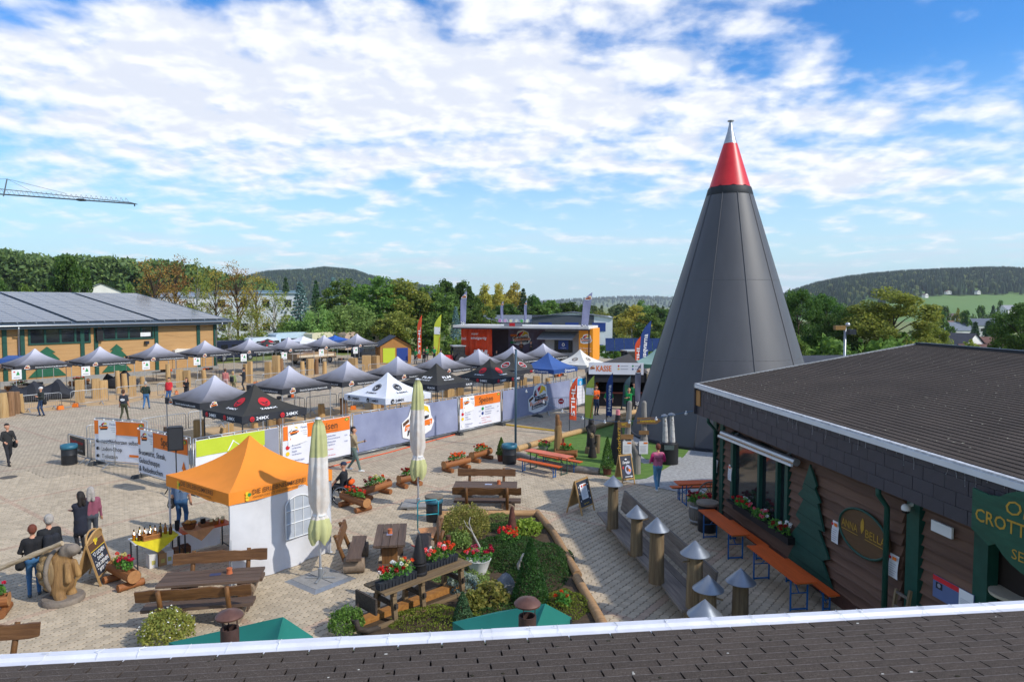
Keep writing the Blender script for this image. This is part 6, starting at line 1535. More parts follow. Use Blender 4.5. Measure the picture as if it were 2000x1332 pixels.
def sled():
    a, b = G(712, 1226), G(888, 1156); d = b-a; rz = math.atan2(d.y, d.x); L = d.length
    t = thing('wooden_sled', 'old wooden sled carrying flower boxes at the front of the bed', 'sled', a, rz)
    W1 = wood('sled_wood', '#8a7354', '#62503a', 2, 0, .8, .5); W2 = wood('sled_dark', '#4a4038', '#332c26', 2, 0, .8, .5)
    for y in (-.34, .34):
        MB().bar((.1, y, .07), (L+.25, y, .07), .07, .11).build('runner', W2 if y > 0 else W1, t)
        MB().tube([(.15, y, .07), (-.15, y, .1), (-.38, y, .24), (-.42, y, .42)], [.06, .065, .06, .05], 6).build('runner_tip', W2, t, smooth=True)
        for x in (.55, L*.52, L*.98): MB().bar((x, y, .1), (x, y*.8, .72), .1, .1).build('upright', W1, t)
    for x in (.55, L*.52, L*.98): MB().bar((x, -.42, .42), (x, .42, .42), .06, .1).build('crossbar', W2, t); MB().bar((x, -.36, .68), (x, .36, .68), .08, .08).build('crossbar', W1, t)
    for y in (-.28, .0, .28): slab(.25, L+.2, y-.12, y+.12, .735, .775, .006, 50+int(y*10)).build('plank', W1, t)
    MB().bar((.05, -.38, .55), (.05, .38, .55), .05, .34).build('head_board', W2, t); MB().bar((-.42, -.36, .36), (-.42, .36, .36), .05, .06).build('nose_bar', W2, t)
    MB().tube([(-.3, -.1, .2), (-.05, .15, .5), (.0, .3, .2), (.2, .2, .06)], .014, 6).build('chain', M('rusty_iron', '#4a382e', .8, .2), t)
    tag(MB().bar(off(a, rz, -.15, .12)+Zv*.09, off(a, rz, L+.1, .05)+Zv*.09, .2, .18).build('fallen_log', wood('log_warm', '#b07a3c', '#8e5e2a', 2, 0)), 'yellow peeled log lying under the sled', 'log')
    def fbox(label, x0, x1, y, cols, seed, cols2=None):
        c = off(a, rz, (x0+x1)/2, y); q = thing('flower_box', label, 'flower box', (c.x, c.y, .776), rz); w = x1-x0
        MB().add([(-w/2+.02, -.08, 0), (w/2-.02, -.08, 0), (w/2-.02, .08, 0), (-w/2+.02, .08, 0), (-w/2, -.1, .17), (w/2, -.1, .17), (w/2, .1, .17), (-w/2, .1, .17), (-w/2+.03, -.07, .14), (w/2-.03, -.07, .14), (w/2-.03, .07, .14), (-w/2+.03, .07, .14)],
                 [(3, 2, 1, 0), (0, 1, 5, 4), (1, 2, 6, 5), (2, 3, 7, 6), (3, 0, 4, 7), (4, 5, 9, 8), (5, 6, 10, 9), (6, 7, 11, 10), (7, 4, 8, 11), (8, 9, 10, 11)]).build('box', M('box_dark', '#2b2f36', .6, .1), q)
        for k in range(int(w/.09)): MB().box((-w/2+.07+k*.09, -.1, .08), (.02, .016, .13)).build('rib', M('box_dark', '#2b2f36'), q)
        geranium(q, 0, 0, .15, w*.95, .34, .38, cols, seed, 420, 26)
    fbox('dark box with white, yellow and red flowers on the near end of the sled', .25, 1.25, -.12, [F_RED, F_DKRED, F_WHITE, F_CREAM, F_ORANGE], 71)
    fbox('dark box with pink and red geraniums on the far end of the sled', 1.62, 2.6, .02, [F_PINK, F_WHITE, F_PINK, F_RED, F_RED], 72)
    c = off(a, rz, 1.44, -.05); q = thing('smoker_cone', 'small black incense cone figure between the flower boxes', 'figure', (c.x, c.y, .776)); mk = M('black_wood', '#1e1d1f', .6, .15, 6, .2)
    MB().lathe([(.18, 0), (.18, .05), (.155, .07), (.16, .2), (.175, .24), (.15, .26), (.17, .3), (.06, .84), (.03, .9), (0, .93)], 22).build('body', mk, q, auto=35); MB().lathe([(.02, 0), (.012, .07), (0, .1)], 8, mtx=Matrix.Translation((-.09, -.06, .66)) @ Matrix.Rotation(R(-70), 4, 'Y')).build('nose', M('nose_red', '#8a2a26', .6), q)
sled()

def trolley():
    c, a, L = ctr(826, 1050, 866, 1046, .22); t = thing('platform_trolley', 'turquoise tube-handled platform trolley with plywood deck', 'trolley', c, a); mt = M('turquoise', '#2b98a6', .4, .05); w = .62
    MB().box((0, .36, .22), (w, .95, .03)).build('deck', M('plywood', '#c98a58', .6, .12, 4), t)
    MB().tube([(-w/2, .84, .2), (-w/2, .84, .98), (-w/2+.06, .84, 1.05), (w/2-.06, .84, 1.05), (w/2, .84, .98), (w/2, .84, .2)], .02, 8).build('handle', mt, t, smooth=True); MB().tube([(-w/2, .84, .62), (w/2, .84, .62)], .015, 8).build('crossbar', mt, t, smooth=True)
    MB().tube([(-w/2, -.12, .215), (w/2, -.12, .215), (w/2, .84, .215), (-w/2, .84, .215)], .02, 6, closed=True).build('deck_frame', mt, t)
    for x in (-1, 1):
        for y in (0, .72): MB().tube([(x*.26-.02, y, .08), (x*.26+.02, y, .08)], .08, 12).build('wheel', m_rubber, t, auto=40)
trolley()
def bin_(label, px, py, bag=True, lid=False, s=1., band='#2f6478'):
    p = G(px, py); t = thing('waste_bin', label, 'bin', p); MB().lathe([(.29*s, 0), (.30*s, .03), (.30*s, .40*s), (.31*s, .42*s), (.30*s, .44*s), (.30*s, .82*s), (.27*s, .82*s), (.26*s, .3), (0, .3)], 20).build('drum', M('bin_black', '#232529', .5, .1), t, auto=40)
    if bag: MB().lathe([(.325*s, .68*s), (.34*s, .74*s), (.325*s, .86*s), (.27*s, .85*s), (.25*s, .6*s)], 16).build('bag', M('bag'+band, band, .4, .15, 6, .3), t, smooth=True)
    if lid: MB().lathe([(.34*s, .86*s), (.36*s, .90*s), (.35*s, .95*s), (.0, .99*s)], 20).build('lid', wood('lid', '#8a7f70', '#6a6054'), t, auto=40)
    return t
bin_('black bin with blue bag beside the black barrier sign', 136, 906); bin_('black bin with blue rim at the foot of the lamp post', 995, 905, True); bin_('black bin with a grey lid behind the trolley', 848, 1016, True, True, .85)
def barrel(label, px, py, flowers=None, col='#7d766c', s=1.):
    p = G(px, py); t = thing('barrel', label, 'barrel', p); MB().lathe([(.24*s, 0), (.30*s, .25*s), (.31*s, .38*s), (.29*s, .55*s), (.24*s, .74*s), (.21*s, .74*s), (.21*s, .68*s), (0, .68*s)], 20).build('staves', wood('staves'+col, col, '#565048', 2, 2), t, auto=40)
    for z, r in ((.12, .28), (.56, .29)): MB().lathe([(r*s-.0, z*s-.03), (r*s+.008, z*s), (r*s-.0, z*s+.03)], 20).build('hoop', m_steel, t)
    if flowers: geranium(t, 0, 0, .66*s, .75, .7, .38, flowers, 81, 420, 20)
    return t
barrel('grey barrel planted with dark red geraniums at the shop corner', 1364, 1022, [F_DKRED, F_RED])
bin_('dark drum with a wooden lid under the first long beer table', 1381, 1036, False, True, .95)
def plant_pot(label, px, py, h, w, mat, pot='#6e3a26'):
    p = G(px, py); t = thing('potted_conifer', label, 'plant', p); MB().lathe([(.15, 0), (.19, .3), (.2, .32), (.16, .3), (0, .28)], 16).build('pot', M('pot'+pot, pot, .8, .15), t, auto=40)
    rng = np.random.default_rng(int(px)); n = 1500; z = rng.random(n)**1.2; a = rng.random(n)*6.283; r = w/2*(1-z)**.8*(.6+.4*rng.random(n)); link('foliage', leaf_mesh('foliage', leaves_arr(np.stack([r*np.cos(a), r*np.sin(a), .3+z*h], 1), .035, rng), mat), t)
plant_pot('potted dwarf conifer left of the lamp post', 979, 900, .75, .5, L_GREEN); plant_pot('tall potted conifer before the black cone sign', 1186, 927, 1.25, .62, L_DARK, '#5a3428')

def stove(label, px, py, top_py):
    p = atY(px, py, 7.9); ht = atY(px, top_py, p.y).z; t = thing('stove_pipe', label, 'chimney', (p.x, p.y, 0)); m_r = M('stove_rust', '#4a3530', .7, .3, 6, .2); 
    MB().lathe([(.10, 0), (.10, 1.2), (.105, 1.22), (.105, ht-.22), (.09, ht-.22), (.09, ht-.6), (0, ht-.6)], 18).build('pipe', m_r, t, auto=40)
    for k in range(3): a = k*2.09; MB().bar((math.cos(a)*.09, math.sin(a)*.09, ht-.3), (math.cos(a)*.09, math.sin(a)*.09, ht-.05), .02, .01).build('stay', m_r, t)
    MB().lathe([(.155, ht-.09), (.16, ht-.07), (.12, ht-.03), (0, ht)], 22).build('rain_cap', M('cap_rust', '#6a4a40', .5, .3, 5, metal=.3), t, auto=50)
stove('rusty stove pipe with a rain cap before the left green pavilion', 449, 1240, 1190); stove('rusty stove pipe with a rain cap before the right green pavilion', 1030, 1208, 1166)
def shop_details():
    s = lambda px, py, x=-.16: SH.hit(px, py, 0, x)
    W = lambda p: SH.w(p)
    def on_wall(name, label, cat, p):
        return thing(name, label, cat, W(p), SA)
    Z5 = [(1090, 30), (1150, 215), (1132, 240), (1180, 362), (1158, 372), (1210, 612), (1165, 592), (1256, 852), (1196, 862), (1295, 1150), (1100, 1060), (890, 858), (930, 770), (965, 700), (918, 640), (1012, 525), (968, 465), (1035, 330), (988, 285), (1040, 225), (1022, 232), (1062, 120)]
    P = [s(1340+x/4.44, 900+y/4.44) for x, y in Z5]; c = P[0].copy(); c.z = 0; t = on_wall('fir_cutout', 'tall dark green wooden fir cutout on the shop wall', 'decoration', (0, c.y, 0))
    m_f = M('fir_paint', '#1f4a3e', .55, .2, 2, .3, 12, stretch=(1, 1, 4))
    mtx = Matrix(((0, 0, -1, -.17), (-1, 0, 0, 0), (0, 1, 0, 0), (0, 0, 0, 1))); poly = [(-(p.y-c.y), p.z) for p in P]
    MB().prism(poly, mtx, .05).build('board', m_f, t)
    zs = [p[1] for p in poly]; z0, z1 = min(zs), max(zs)
    for k in range(1, 7):
        z = z0+(z1-z0)*k/7.3; xs = []
        for (xa, ya), (xb, yb) in zip(poly, poly[1:]+poly[:1]):
            if (ya-z)*(yb-z) < 0: xs.append(xa+(xb-xa)*(z-ya)/(yb-ya))
        MB().bar(mtx @ Vector((min(xs)+.02, z, .052)), mtx @ Vector((max(xs)-.02, z-.05, .052)), .008, .012).build('board_joint', M('fir_joint', '#12302a', .7), t)
    a, b = s(1641, 1035), s(1741, 1055); y0, y1 = a.y, b.y; zt, zb = s(1680, 991).z, s(1700, 1095).z; cy, cz, ry, rz_ = (y0+y1)/2, (zt+zb)/2, (y0-y1)/2, (zt-zb)/2
    t = on_wall('oval_sign', 'oval wooden sign lettered Anna Bella in a green ring', 'sign', (-.17, cy, cz)); n = 40
    E = lambda k: [(-k*ry*math.cos(2*math.pi*i/n), k*rz_*math.sin(2*math.pi*i/n)) for i in range(n)]
    MB().prism([(x, y) for x, y in reversed(E(1))], Matrix(((0, 0, -1, 0), (-1, 0, 0, 0), (0, 1, 0, 0), (0, 0, 0, 1))), .03).build('board', wood('sign_wood', '#6a4c30', '#574024', 2, 1), t)
    MB().tube([(-.035, y*-1, z) for y, z in E(.96)], .028, 7, closed=True).build('ring', m_green, t, smooth=True)
    f = lambda u, v: Vector((-.04, -u, v)); tx = MB(); m_gold = M('gold_leaf', '#b08a2e', .4, .15, 6)
    put_text(tx, 'ANNA', f, -ry*.86, -.04, .17, ry*.66, 'l'); put_text(tx, 'BELLA', f, ry*.12, -.04, .17, ry*.76, 'l'); polyg(tx, f, [(-ry*.86, -.10), (-ry*.18, -.10), (-ry*.18, -.085), (-ry*.86, -.085)]); polyg(tx, f, [(ry*.1, -.10), (ry*.9, -.10), (ry*.9, -.085), (ry*.1, -.085)])
    polyg(tx, f, [(-.03, -.02), (.05, .1), (.05, .25), (.01, .34), (-.06, .24), (-.07, .1)]); tx.build('lettering', m_gold, t)
    for lb, px, y0_, y1_, w in (('white notice on the corner plank of the shop', 1426, 908, 938, .24), ('white notice left of the shop downpipe', 1399, 898, 922, .22), ('white notice left of the oval sign', 1632, 1018, 1060, .26), ('white notice right of the oval sign behind the ladder', 1746, 1083, 1128, .27)):
        p, q = s(px, y0_, -.18), s(px, y1_, -.18); t = on_wall('paper_notice', lb, 'notice', (-.165, p.y, q.z)); h = p.z-q.z
        MB().sheet(lambda a, b: Vector((-.01-.015*math.sin(b*4)-.02*(1-b)**2, -w/2+w*a, h*b)), 3, 6).build('paper', m_white, t, smooth=True)
        x = MB(); g = lambda u, v: Vector((-.05, -u, v)); polyg(x, g, [(0, h*.80), (w/2-.02, h*.80), (w/2-.02, h*.95), (0, h*.95)], PO); disc(x, g, -w*.25, h*.87, .04, .035, 8, PRD)
        for k in range(6): polyg(x, g, [(-w*.4, h*(.12+.1*k)), (w*(.2+.1*(k % 3)), h*(.12+.1*k)), (w*(.2+.1*(k % 3)), h*(.14+.1*k)), (-w*.4, h*(.14+.1*k))], PG)
        x.build('lettering', PR, t)
    p, q = s(1411, 846, -.34), s(1556, 903, -.34); t = on_wall('awning_cassette', 'closed white awning cassette above the shop window', 'awning', (-.34, q.y, q.z)); L = p.y-q.y; dz = p.z-q.z
    MB().tube([(0, 0, 0), (0, L, dz)], .095, 14).build('cassette', m_alu, t, auto=50); MB().bar((-.13, 0, -.07), (-.13, L, dz-.07), .06, .06).build('front_rail', m_white, t); MB().bar((-.07, .02, -.03), (-.07, L, dz-.03), .05, .03).build('fabric_roll', M('awning_cloth', '#a8814e', .8), t)
    for k in (.15, .85): MB().bar((0, L*k, dz*k), (.2, L*k, dz*k+.1), .06, .05).build('bracket', m_alu, t)
    a, b = s(1437, 978, -.3), s(1548, 1062, -.3); L = a.y-b.y; t = on_wall('window_box', 'window box with red, white and pink geraniums on the shop sill', 'flower box', (-.26, (a.y+b.y)/2, (a.z+b.z)/2-.12))
    MB().box((-.05, 0, .09), (.2, L*.98, .18)).build('box', m_black, t)
    for k, cols in enumerate(([F_RED, F_RED, F_WHITE], [F_PINK, F_PINK, F_WHITE], [F_DKRED, F_WHITE])): geranium(t, -.08, L*(.33-.32*k), .16, .4, L*.3, .34, cols, 90+k, 260, 14)
    x = FX-.12; P0 = s(1904, 952, x); P1 = s(1904, 1032, x); t = on_wall('shop_sign', 'dark green sign with gold Crottendorfer lettering at the right picture edge', 'sign', (x, P0.y, 0)); w = .9; zb, zt = P1.z, P0.z
    pts = [(0, zb), (.35, zb-.16)]+[(1.25+.95*math.cos(R(g)), (zt+zb)/2+.72*math.sin(R(g))) for g in range(215, 330, 12)]+[(2.6, zb), (2.6, zt)]+[(1.25+.9*math.cos(R(g)), (zt+zb)/2+.56*math.sin(R(g))) for g in range(35, 150, 12)]+[(.3, zt-.03), (0, zt)]
    MB().prism(pts, Matrix(((0, 0, -1, 0), (-1, 0, 0, 0), (0, 1, 0, 0), (0, 0, 0, 1))), .04).build('board', M('sign_green', '#1d4f3c', .6, .25, 2, .2, 14, stretch=(1, 1, 5)), t)
    f = lambda u, v: Vector((-.046, -u, v)); tx = MB(); zc = (zt+zb)/2
    put_text(tx, 'CROTTENDORFER', f, .08, zc-.16, .20, 2.35, 'l', 0, .01); put_text(tx, 'Original', f, .62, zc+.12, .22, 1.2, 'l', 0, .0, .2); put_text(tx, 'SEIT 1936', f, .78, zc-.52, .15, .95, 'l'); tx.build('lettering', m_gold, t)
    p = s(1757, 1185, -.35); t = on_wall('ladder', 'short grey wooden ladder leaning beside the downpipe', 'ladder', (-.38, p.y, 0))
    for y in (-.19, .19): MB().bar((-.1, y, 0), (.1, y, 1.45-(.12 if y > 0 else 0)), .05, .06).build('rail', W_GREYZ, t)
    for k in range(5): MB().bar((-.08+.04*k, -.19, .2+.27*k), (-.08+.04*k, .19, .2+.27*k), .03, .05).build('rung', W_GREY, t)
    q = thing('geranium', 'red geranium in a pot at the foot of the ladder', 'flowers', W((-.75, p.y+.15, .0))); MB().lathe([(.1, 0), (.14, .2), (0, .2)], 14).build('pot', M('terracotta', '#b8643c'), q, auto=40); geranium(q, 0, 0, .2, .4, .4, .5, [F_RED, F_RED], 97, 200, 14)
    p = s(1771, 992, -.3); t = on_wall('dome_camera', 'white dome camera under the fascia by the downpipe', 'camera', (-.32, p.y, p.z)); MB().sphere((0, 0, 0), .085, 14, 8).build('dome', m_white, t, smooth=True); MB().lathe([(.055, -.09), (.075, -.05), (.07, 0)], 12).build('lens', m_black, t, auto=40); MB().bar((0, 0, .03), (.25, 0, .1), .05, .05).build('bracket', m_white, t)
    a, b = s(1824, 1122, -.17), s(1903, 1172, -.17); t = on_wall('info_board', 'lilac and white information board on the planks by the entrance', 'board', (-.165, a.y, 0)); L = a.y-b.y; z1 = s(1824, 1120, -.17).z; z0 = s(1824, 1163, -.17).z
    MB().box((-.01, -L/2, (z0+z1)/2), (.02, L, z1-z0)).build('panel', M('board_blue', '#5a6a92', .5, .05), t); x = MB(); f = lambda u, v: Vector((-.024, -u, v)); H = z1-z0
    polyg(x, f, [(0, z1-H*.22), (L*.66, z1-H*.22), (L*.66, z1), (0, z1)], PRD); polyg(x, f, [(L*.66, z0), (L, z0), (L, z1), (L*.66, z1)], PW); polyg(x, f, [(L*.08, z0+H*.45), (L*.25, z0+H*.45), (L*.25, z0+H*.74), (L*.08, z0+H*.74)], PK); g = layer(f, .003)
    disc(x, g, L*.165, z0+H*.61, L*.045, H*.1, 10, PG)
    for k in range(8): polyg(x, g, [(L*.7, z0+H*(.1+.07*k)), (L*.93, z0+H*(.1+.07*k)), (L*.93, z0+H*(.115+.07*k)), (L*.7, z0+H*(.115+.07*k))], PG)
    x.build('lettering', PR, t)
    p = s(1842, 1012, -.17); t = on_wall('light_sign', 'small white panel under the fascia by the entrance', 'sign', (-.165, p.y, 2.75)); MB().box((-.02, 0, .1), (.04, .5, .2)).build('panel', m_white, t)
    p = SH.hit(1965, 1165, 0, -.1); t = thing('stone_basin', 'pale oval stone basin in the dark entrance', 'basin', W((.05, p.y, 0)), SA); MB().lathe([(.12, 0), (.1, p.z-.1), (.35, p.z), (.36, p.z+.05), (.0, p.z+.02)], 20).build('basin', M('pale_stone', '#b4ac98', .8, .1), t, auto=40)
    p = G(1387, 992); t = thing('wagon_wheel', 'grey spoked wagon wheel leaning at the shop corner', 'wheel', (p.x, p.y, .47), SA+R(88)); m_w = W_GREY
    C = lambda r, a: (0.0+.08*math.sin(a)*r, r*math.cos(a), r*math.sin(a))
    MB().tube([C(.42, 2*math.pi*k/28) for k in range(28)], .03, 6, closed=True).build('rim', m_w, t, smooth=True)
    for k in range(12): MB().tube([C(.05, k*math.pi/6), C(.41, k*math.pi/6)], .014, 5).build('spoke', m_w, t)
    MB().tube([(-.07, 0, 0), (.07, 0, 0)], .06, 10).build('hub', m_w, t)
shop_details()

def sdf_mesh(prims, h, k=.03):
    """prims: (a, b, ra, rb, mat); smooth union, polygonised by surface nets"""
    A = np.array([p[0] for p in prims], float); B = np.array([p[1] for p in prims], float); ra = np.array([p[2] for p in prims]); rb = np.array([p[3] for p in prims]); mt = np.array([p[4] for p in prims])
    lo = np.minimum(A-ra[:, None], B-rb[:, None]).min(0)-2.5*h-k; hi = np.maximum(A+ra[:, None], B+rb[:, None]).max(0)+2.5*h+k
    n = np.ceil((hi-lo)/h).astype(int)+1; ax = [lo[i]+h*np.arange(n[i]) for i in range(3)]; X = np.stack(np.meshgrid(*ax, indexing='ij'), -1)
    def dist(P, i):
        d = B[i]-A[i]; t = np.clip(((P-A[i])@d)/max(1e-9, d@d), 0, 1); return np.linalg.norm(P-A[i]-t[..., None]*d, axis=-1)-(ra[i]+(rb[i]-ra[i])*t)
    F = None
    for i in range(len(prims)):
        d = dist(X, i)
        if F is None: F = d
        else: hh = np.clip(.5+.5*(d-F)/k, 0, 1); F = d*(1-hh)+F*hh-k*hh*(1-hh)
    c = [F[i:n[0]-1+i, j:n[1]-1+j, l:n[2]-1+l] for i in (0, 1) for j in (0, 1) for l in (0, 1)]; off_ = [(i, j, l) for i in (0, 1) for j in (0, 1) for l in (0, 1)]
    S = np.zeros(c[0].shape+(3,)); cnt = np.zeros(c[0].shape)
    for a in range(8):
        for b in range(a+1, 8):
            df = np.abs(np.subtract(off_[a], off_[b])).sum()
            if df != 1: continue
            m = (c[a] < 0) != (c[b] < 0); t = np.where(m, c[a]/np.where(m, c[a]-c[b], 1), 0)
            p = np.array(off_[a])+t[..., None]*(np.array(off_[b])-np.array(off_[a])); S += np.where(m[..., None], p, 0); cnt += m
    act = cnt > 0; idx = -np.ones(act.shape, int); idx[act] = np.arange(act.sum()); ij = np.argwhere(act); V3 = lo+h*(ij+S[act]/cnt[act][:, None]); faces = []
    for axis in range(3):
        s0 = [slice(1, -1)]*3; s0[axis] = slice(0, n[axis]-1); s1 = list(s0); s1[axis] = slice(1, n[axis]); a = F[tuple(s0)]; b = F[tuple(s1)]; m = (a < 0) != (b < 0); q = np.argwhere(m)
        if not len(q): continue
        q0 = q.copy()
        for d in range(3):
            if d != axis: q0[:, d] += 1
        u, v = [(1, 2), (2, 0), (0, 1)][axis]; eu = np.zeros(3, int); eu[u] = 1; ev = np.zeros(3, int); ev[v] = 1
        g = lambda Q: idx[Q[:, 0], Q[:, 1], Q[:, 2]]
        f4 = np.stack([g(q0-eu-ev), g(q0-ev), g(q0), g(q0-eu)], 1); fl = a[m] > 0; f4[fl] = f4[fl][:, ::-1]; faces.append(f4)
    fc = np.concatenate(faces); cen = V3[fc].mean(1); D = np.stack([dist(cen, i) for i in range(len(prims))], 1); return V3, fc, mt[D.argmin(1)]
def sdf_obj(name, prims, mats, parent, h=.025, k=.03, extra=None):
    V3, fc, mi = sdf_mesh(prims, h, k); mb = MB(); mb.v = [tuple(p) for p in V3]; mb.f = [tuple(int(i) for i in f) for f in fc]; mb.m = [int(i) for i in mi]
    if extra: extra(mb)
    return mb.build(name, mats, parent, smooth=True)
m_carved = wood('carved_wood', '#a07c4c', '#705434', 1.2, 2, .7, .8); m_carvedark = M('carved_dark', '#2c2825', .8, .3, 6, .5)
def tortoise():
    p = G(118, 1172); t = thing('wooden_tortoise', 'carved upright wooden tortoise figure on a round base', 'sculpture', p, R(-8)); m_sh = wood('tortoise_shell', '#9a8058', '#665238', 1.0, 2, .75, .7); m_gr = M('tortoise_grey', '#7d7266', .85, .25, 5, .6, 20)
    sdf_obj('body', [((.05, 0, .45), (.02, 0, .95), .27, .22, 0), ((.12, 0, .85), (.2, 0, 1.12), .16, .13, 0), ((.22, 0, 1.2), (.36, 0, 1.2), .155, .13, 1), ((.36, -.06, 1.26), (.44, -.06, 1.22), .09, .07, 1), ((.36, .06, 1.26), (.44, .06, 1.22), .09, .07, 1), ((.3, -.1, .9), (.36, -.14, .55), .07, .08, 0), ((.3, .1, .9), (.36, .14, .6), .07, .08, 0), ((.05, -.14, .35), (.16, -.16, .1), .13, .12, 0), ((.05, .14, .35), (.16, .16, .1), .13, .12, 0), ((-.1, 0, .3), (-.22, 0, .08), .09, .05, 0)], [m_carved, m_gr], t, .025, .05)
    sh = MB(); sh.sphere((-.12, 0, .72), (.27, .36, .50), 22, 16); sh.v = [(x-.10*(z-.72), y, z) for x, y, z in sh.v]; so = sh.build('shell', m_sh, t, smooth=True)
    for k in range(5):                                                   # scutes, proud of the shell
        for j in range(5):
            a = math.pi+R(-72+36*j+(18 if k % 2 else 0)); z = -.36+.18*k
            if abs(z) > .44: continue
            r = math.sqrt(max(0, 1-(z/.5)**2)); q = MB(); cx, cy = .285*r*math.cos(a), .375*r*math.sin(a); q.sphere((0, 0, 0), (.03, .115*(.5+.5*r), .085), 8, 5, mtx=Matrix.Translation((-.12+cx*.97-.10*z, cy*.97, .72+z)) @ Matrix.Rotation(a, 4, 'Z') @ Matrix.Rotation(-z*1.6, 4, 'Y')); q.build('scute', m_sh, so, smooth=True)
    MB().tube([(-.02+.0*math.sin(k), .37*math.cos(k*2*math.pi/24), .72+.5*math.sin(k*2*math.pi/24)) for k in range(24)], .05, 6, closed=True).build('shell_rim', m_gr, so, smooth=True)
    MB().lathe([(.44, 0), (.45, .06), (.42, .12), (0, .12)], 24, (.08, 0, 0)).build('base', m_gr, t, auto=40)
    a, b = atY(-60, 1134, p.y-.35), atY(122, 1060, p.y-.30); tag(MB().tube([a.lerp(b, k/10) for k in range(11)], [.055+.006*math.sin(k*2) for k in range(11)], 8, wob=.06).build('wooden_pole', wood('pole_wood', '#b5a48a', '#8f7c60', 3, 0, .8, .5), auto=40), 'long pale wooden pole resting on the tortoise shoulder', 'pole')
tortoise()
def lawn_figures():
    p = G(1091, 882); t = thing('owl_carving', 'carved wooden owl on a tall split stump on the lawn', 'sculpture', p); k = .9
    sdf_obj('stump', [((0, 0, 0), (-.02, 0, 1.2), .24, .14, 0), ((-.1, 0, .8), (-.16, 0, 1.05), .07, .05, 0), ((.12, 0, .1), (.22, -.1, .62), .1, .05, 1), ((.1, -.1, 0), (.2, -.12, .3), .12, .08, 1)], [m_carved, M('carved_red', '#6a3a28', .8, .3, 6, .4)], t, .03, .05)
    sdf_obj('owl', [((-.03, 0, 1.25), (-.05, 0, 1.5), .13, .11, 0), ((-.06, 0, 1.62), (-.06, 0, 1.66), .11, .10, 0), ((-.12, 0, 1.74), (-.13, 0, 1.78), .03, .015, 0), ((.0, 0, 1.74), (.02, 0, 1.78), .03, .015, 0), ((.06, 0, 1.4), (.12, .02, 1.15), .08, .03, 0)], [wood('owl_wood', '#8a6038', '#5e4026', 2, 2)], t, .025, .03)
    p = G(1154, 885); t = thing('bear_carving', 'dark carved standing bear on the lawn', 'sculpture', p)
    sdf_obj('body', [((0, 0, .5), (0, 0, 1.25), .2, .17, 0), ((0, 0, 1.45), (.02, -.06, 1.5), .13, .11, 0), ((.02, -.14, 1.46), (.03, -.2, 1.44), .06, .05, 0), ((-.09, 0, 1.58), (-.09, 0, 1.6), .04, .03, 0), ((.1, 0, 1.58), (.1, 0, 1.6), .04, .03, 0), ((-.18, -.02, 1.2), (-.1, -.2, .95), .08, .06, 0), ((.18, -.02, 1.2), (.12, -.2, 1.0), .08, .06, 0), ((-.1, 0, .45), (-.12, -.05, .2), .11, .1, 0), ((.1, 0, .45), (.12, -.05, .2), .11, .1, 0)], [m_carvedark], t, .03, .05)
    MB().tube([(0, 0, 0), (0, 0, .3)], [.3, .27], 12, wob=.05).build('stump', W_GREYZ, t, auto=40); MB().tube([(.28, .05, 0), (.3, .05, .85)], [.15, .14], 12, wob=.04).build('side_stump', W_GREYZ, t, auto=40)
    p = G(1153, 886)+Vector((0, -.8, 0)); t = thing('raven_carving', 'small black carved bird figure with grey head before the bear', 'sculpture', p)
    sdf_obj('body', [((0, 0, .06), (0, 0, .45), .2, .13, 0), ((0, 0, .5), (-.02, 0, .85), .13, .10, 0), ((-.03, 0, .98), (-.05, -.02, 1.05), .10, .09, 1), ((.06, -.05, .6), (.16, -.12, .75), .05, .03, 0), ((-.06, -.1, 1.06), (-.08, -.17, 1.04), .035, .02, 1)], [m_carvedark, W_GREYZ], t, .025, .03)
    p = G(1206, 905); t = thing('cone_sign', 'tall black wooden cone sign with golden Räucherkerzen lettering', 'sign', p); H = 2.35
    MB().lathe([(.40, 0), (.40, .05), (.10, H-.25), (.10, H-.22)], 24).build('cone', M('black_wood', '#1e1d1f'), t, auto=40); MB().lathe([(.10, H-.22), (.085, H), (0, H+.01)], 16).build('tip', M('tip_pink', '#d07a80', .6), t, auto=40)
    tx = MB(); f = lambda u, v: Vector((-.21+.115*0+u*.0+(v-.08)*1.0+.12*u/H*1.0-.02, -.43+.30*u/H*1.1-.0, u)); put_text(tx, 'Räucherkerzen', lambda u, v: Vector((.10-v*.8-.02*u, -(.40-.128*u)*1.02-.02, u)), .15, 0, .2, 1.75, 'l', 0, .01); tx.build('lettering', M('gold_leaf', '#b08a2e'), t)
    p = G(1243, 925); t = thing('forked_trunk', 'grey forked tree trunk carrying wooden arrow boards and paper notices', 'signpost', p); m_tr = wood('trunk_grey', '#9a958c', '#76706a', 1.5, 2, .85, .5)
    sdf_obj('trunk', [((0, 0, 0), (.0, 0, .9), .17, .17, 0), ((0, 0, .9), (-.38, 0, 1.5), .16, .13, 0), ((-.38, 0, 1.5), (-.30, 0, 2.9), .13, .10, 0), ((0, 0, .9), (.30, 0, 1.4), .15, .13, 0), ((.30, 0, 1.4), (.28, 0, 2.9), .13, .10, 0)], [m_tr], t, .035, .08)
    wd = wood('board_wood', '#8a6840', '#6f5230', 2, 0)
    MB().prism([(-.05, 0), (.75, 0), (.92, .13), (.75, .26), (-.05, .26)], Matrix(((1, 0, 0, .02), (0, 0, -1, -.16), (0, 1, 0, 2.08), (0, 0, 0, 1))), .03).build('arrow_board', wd, t)
    for q, (x, z, w, h, an) in enumerate(((-.75, 2.05, .5, .24, .3), (-.62, 1.55, .5, .2, .2), (.1, 1.72, .4, .16, .1))):
        MB().box((x+w/2-.05, -.17, z), (w, .03, h), mtx=Matrix.Rotation(0, 4, 'Y')).build('board', wd, t)
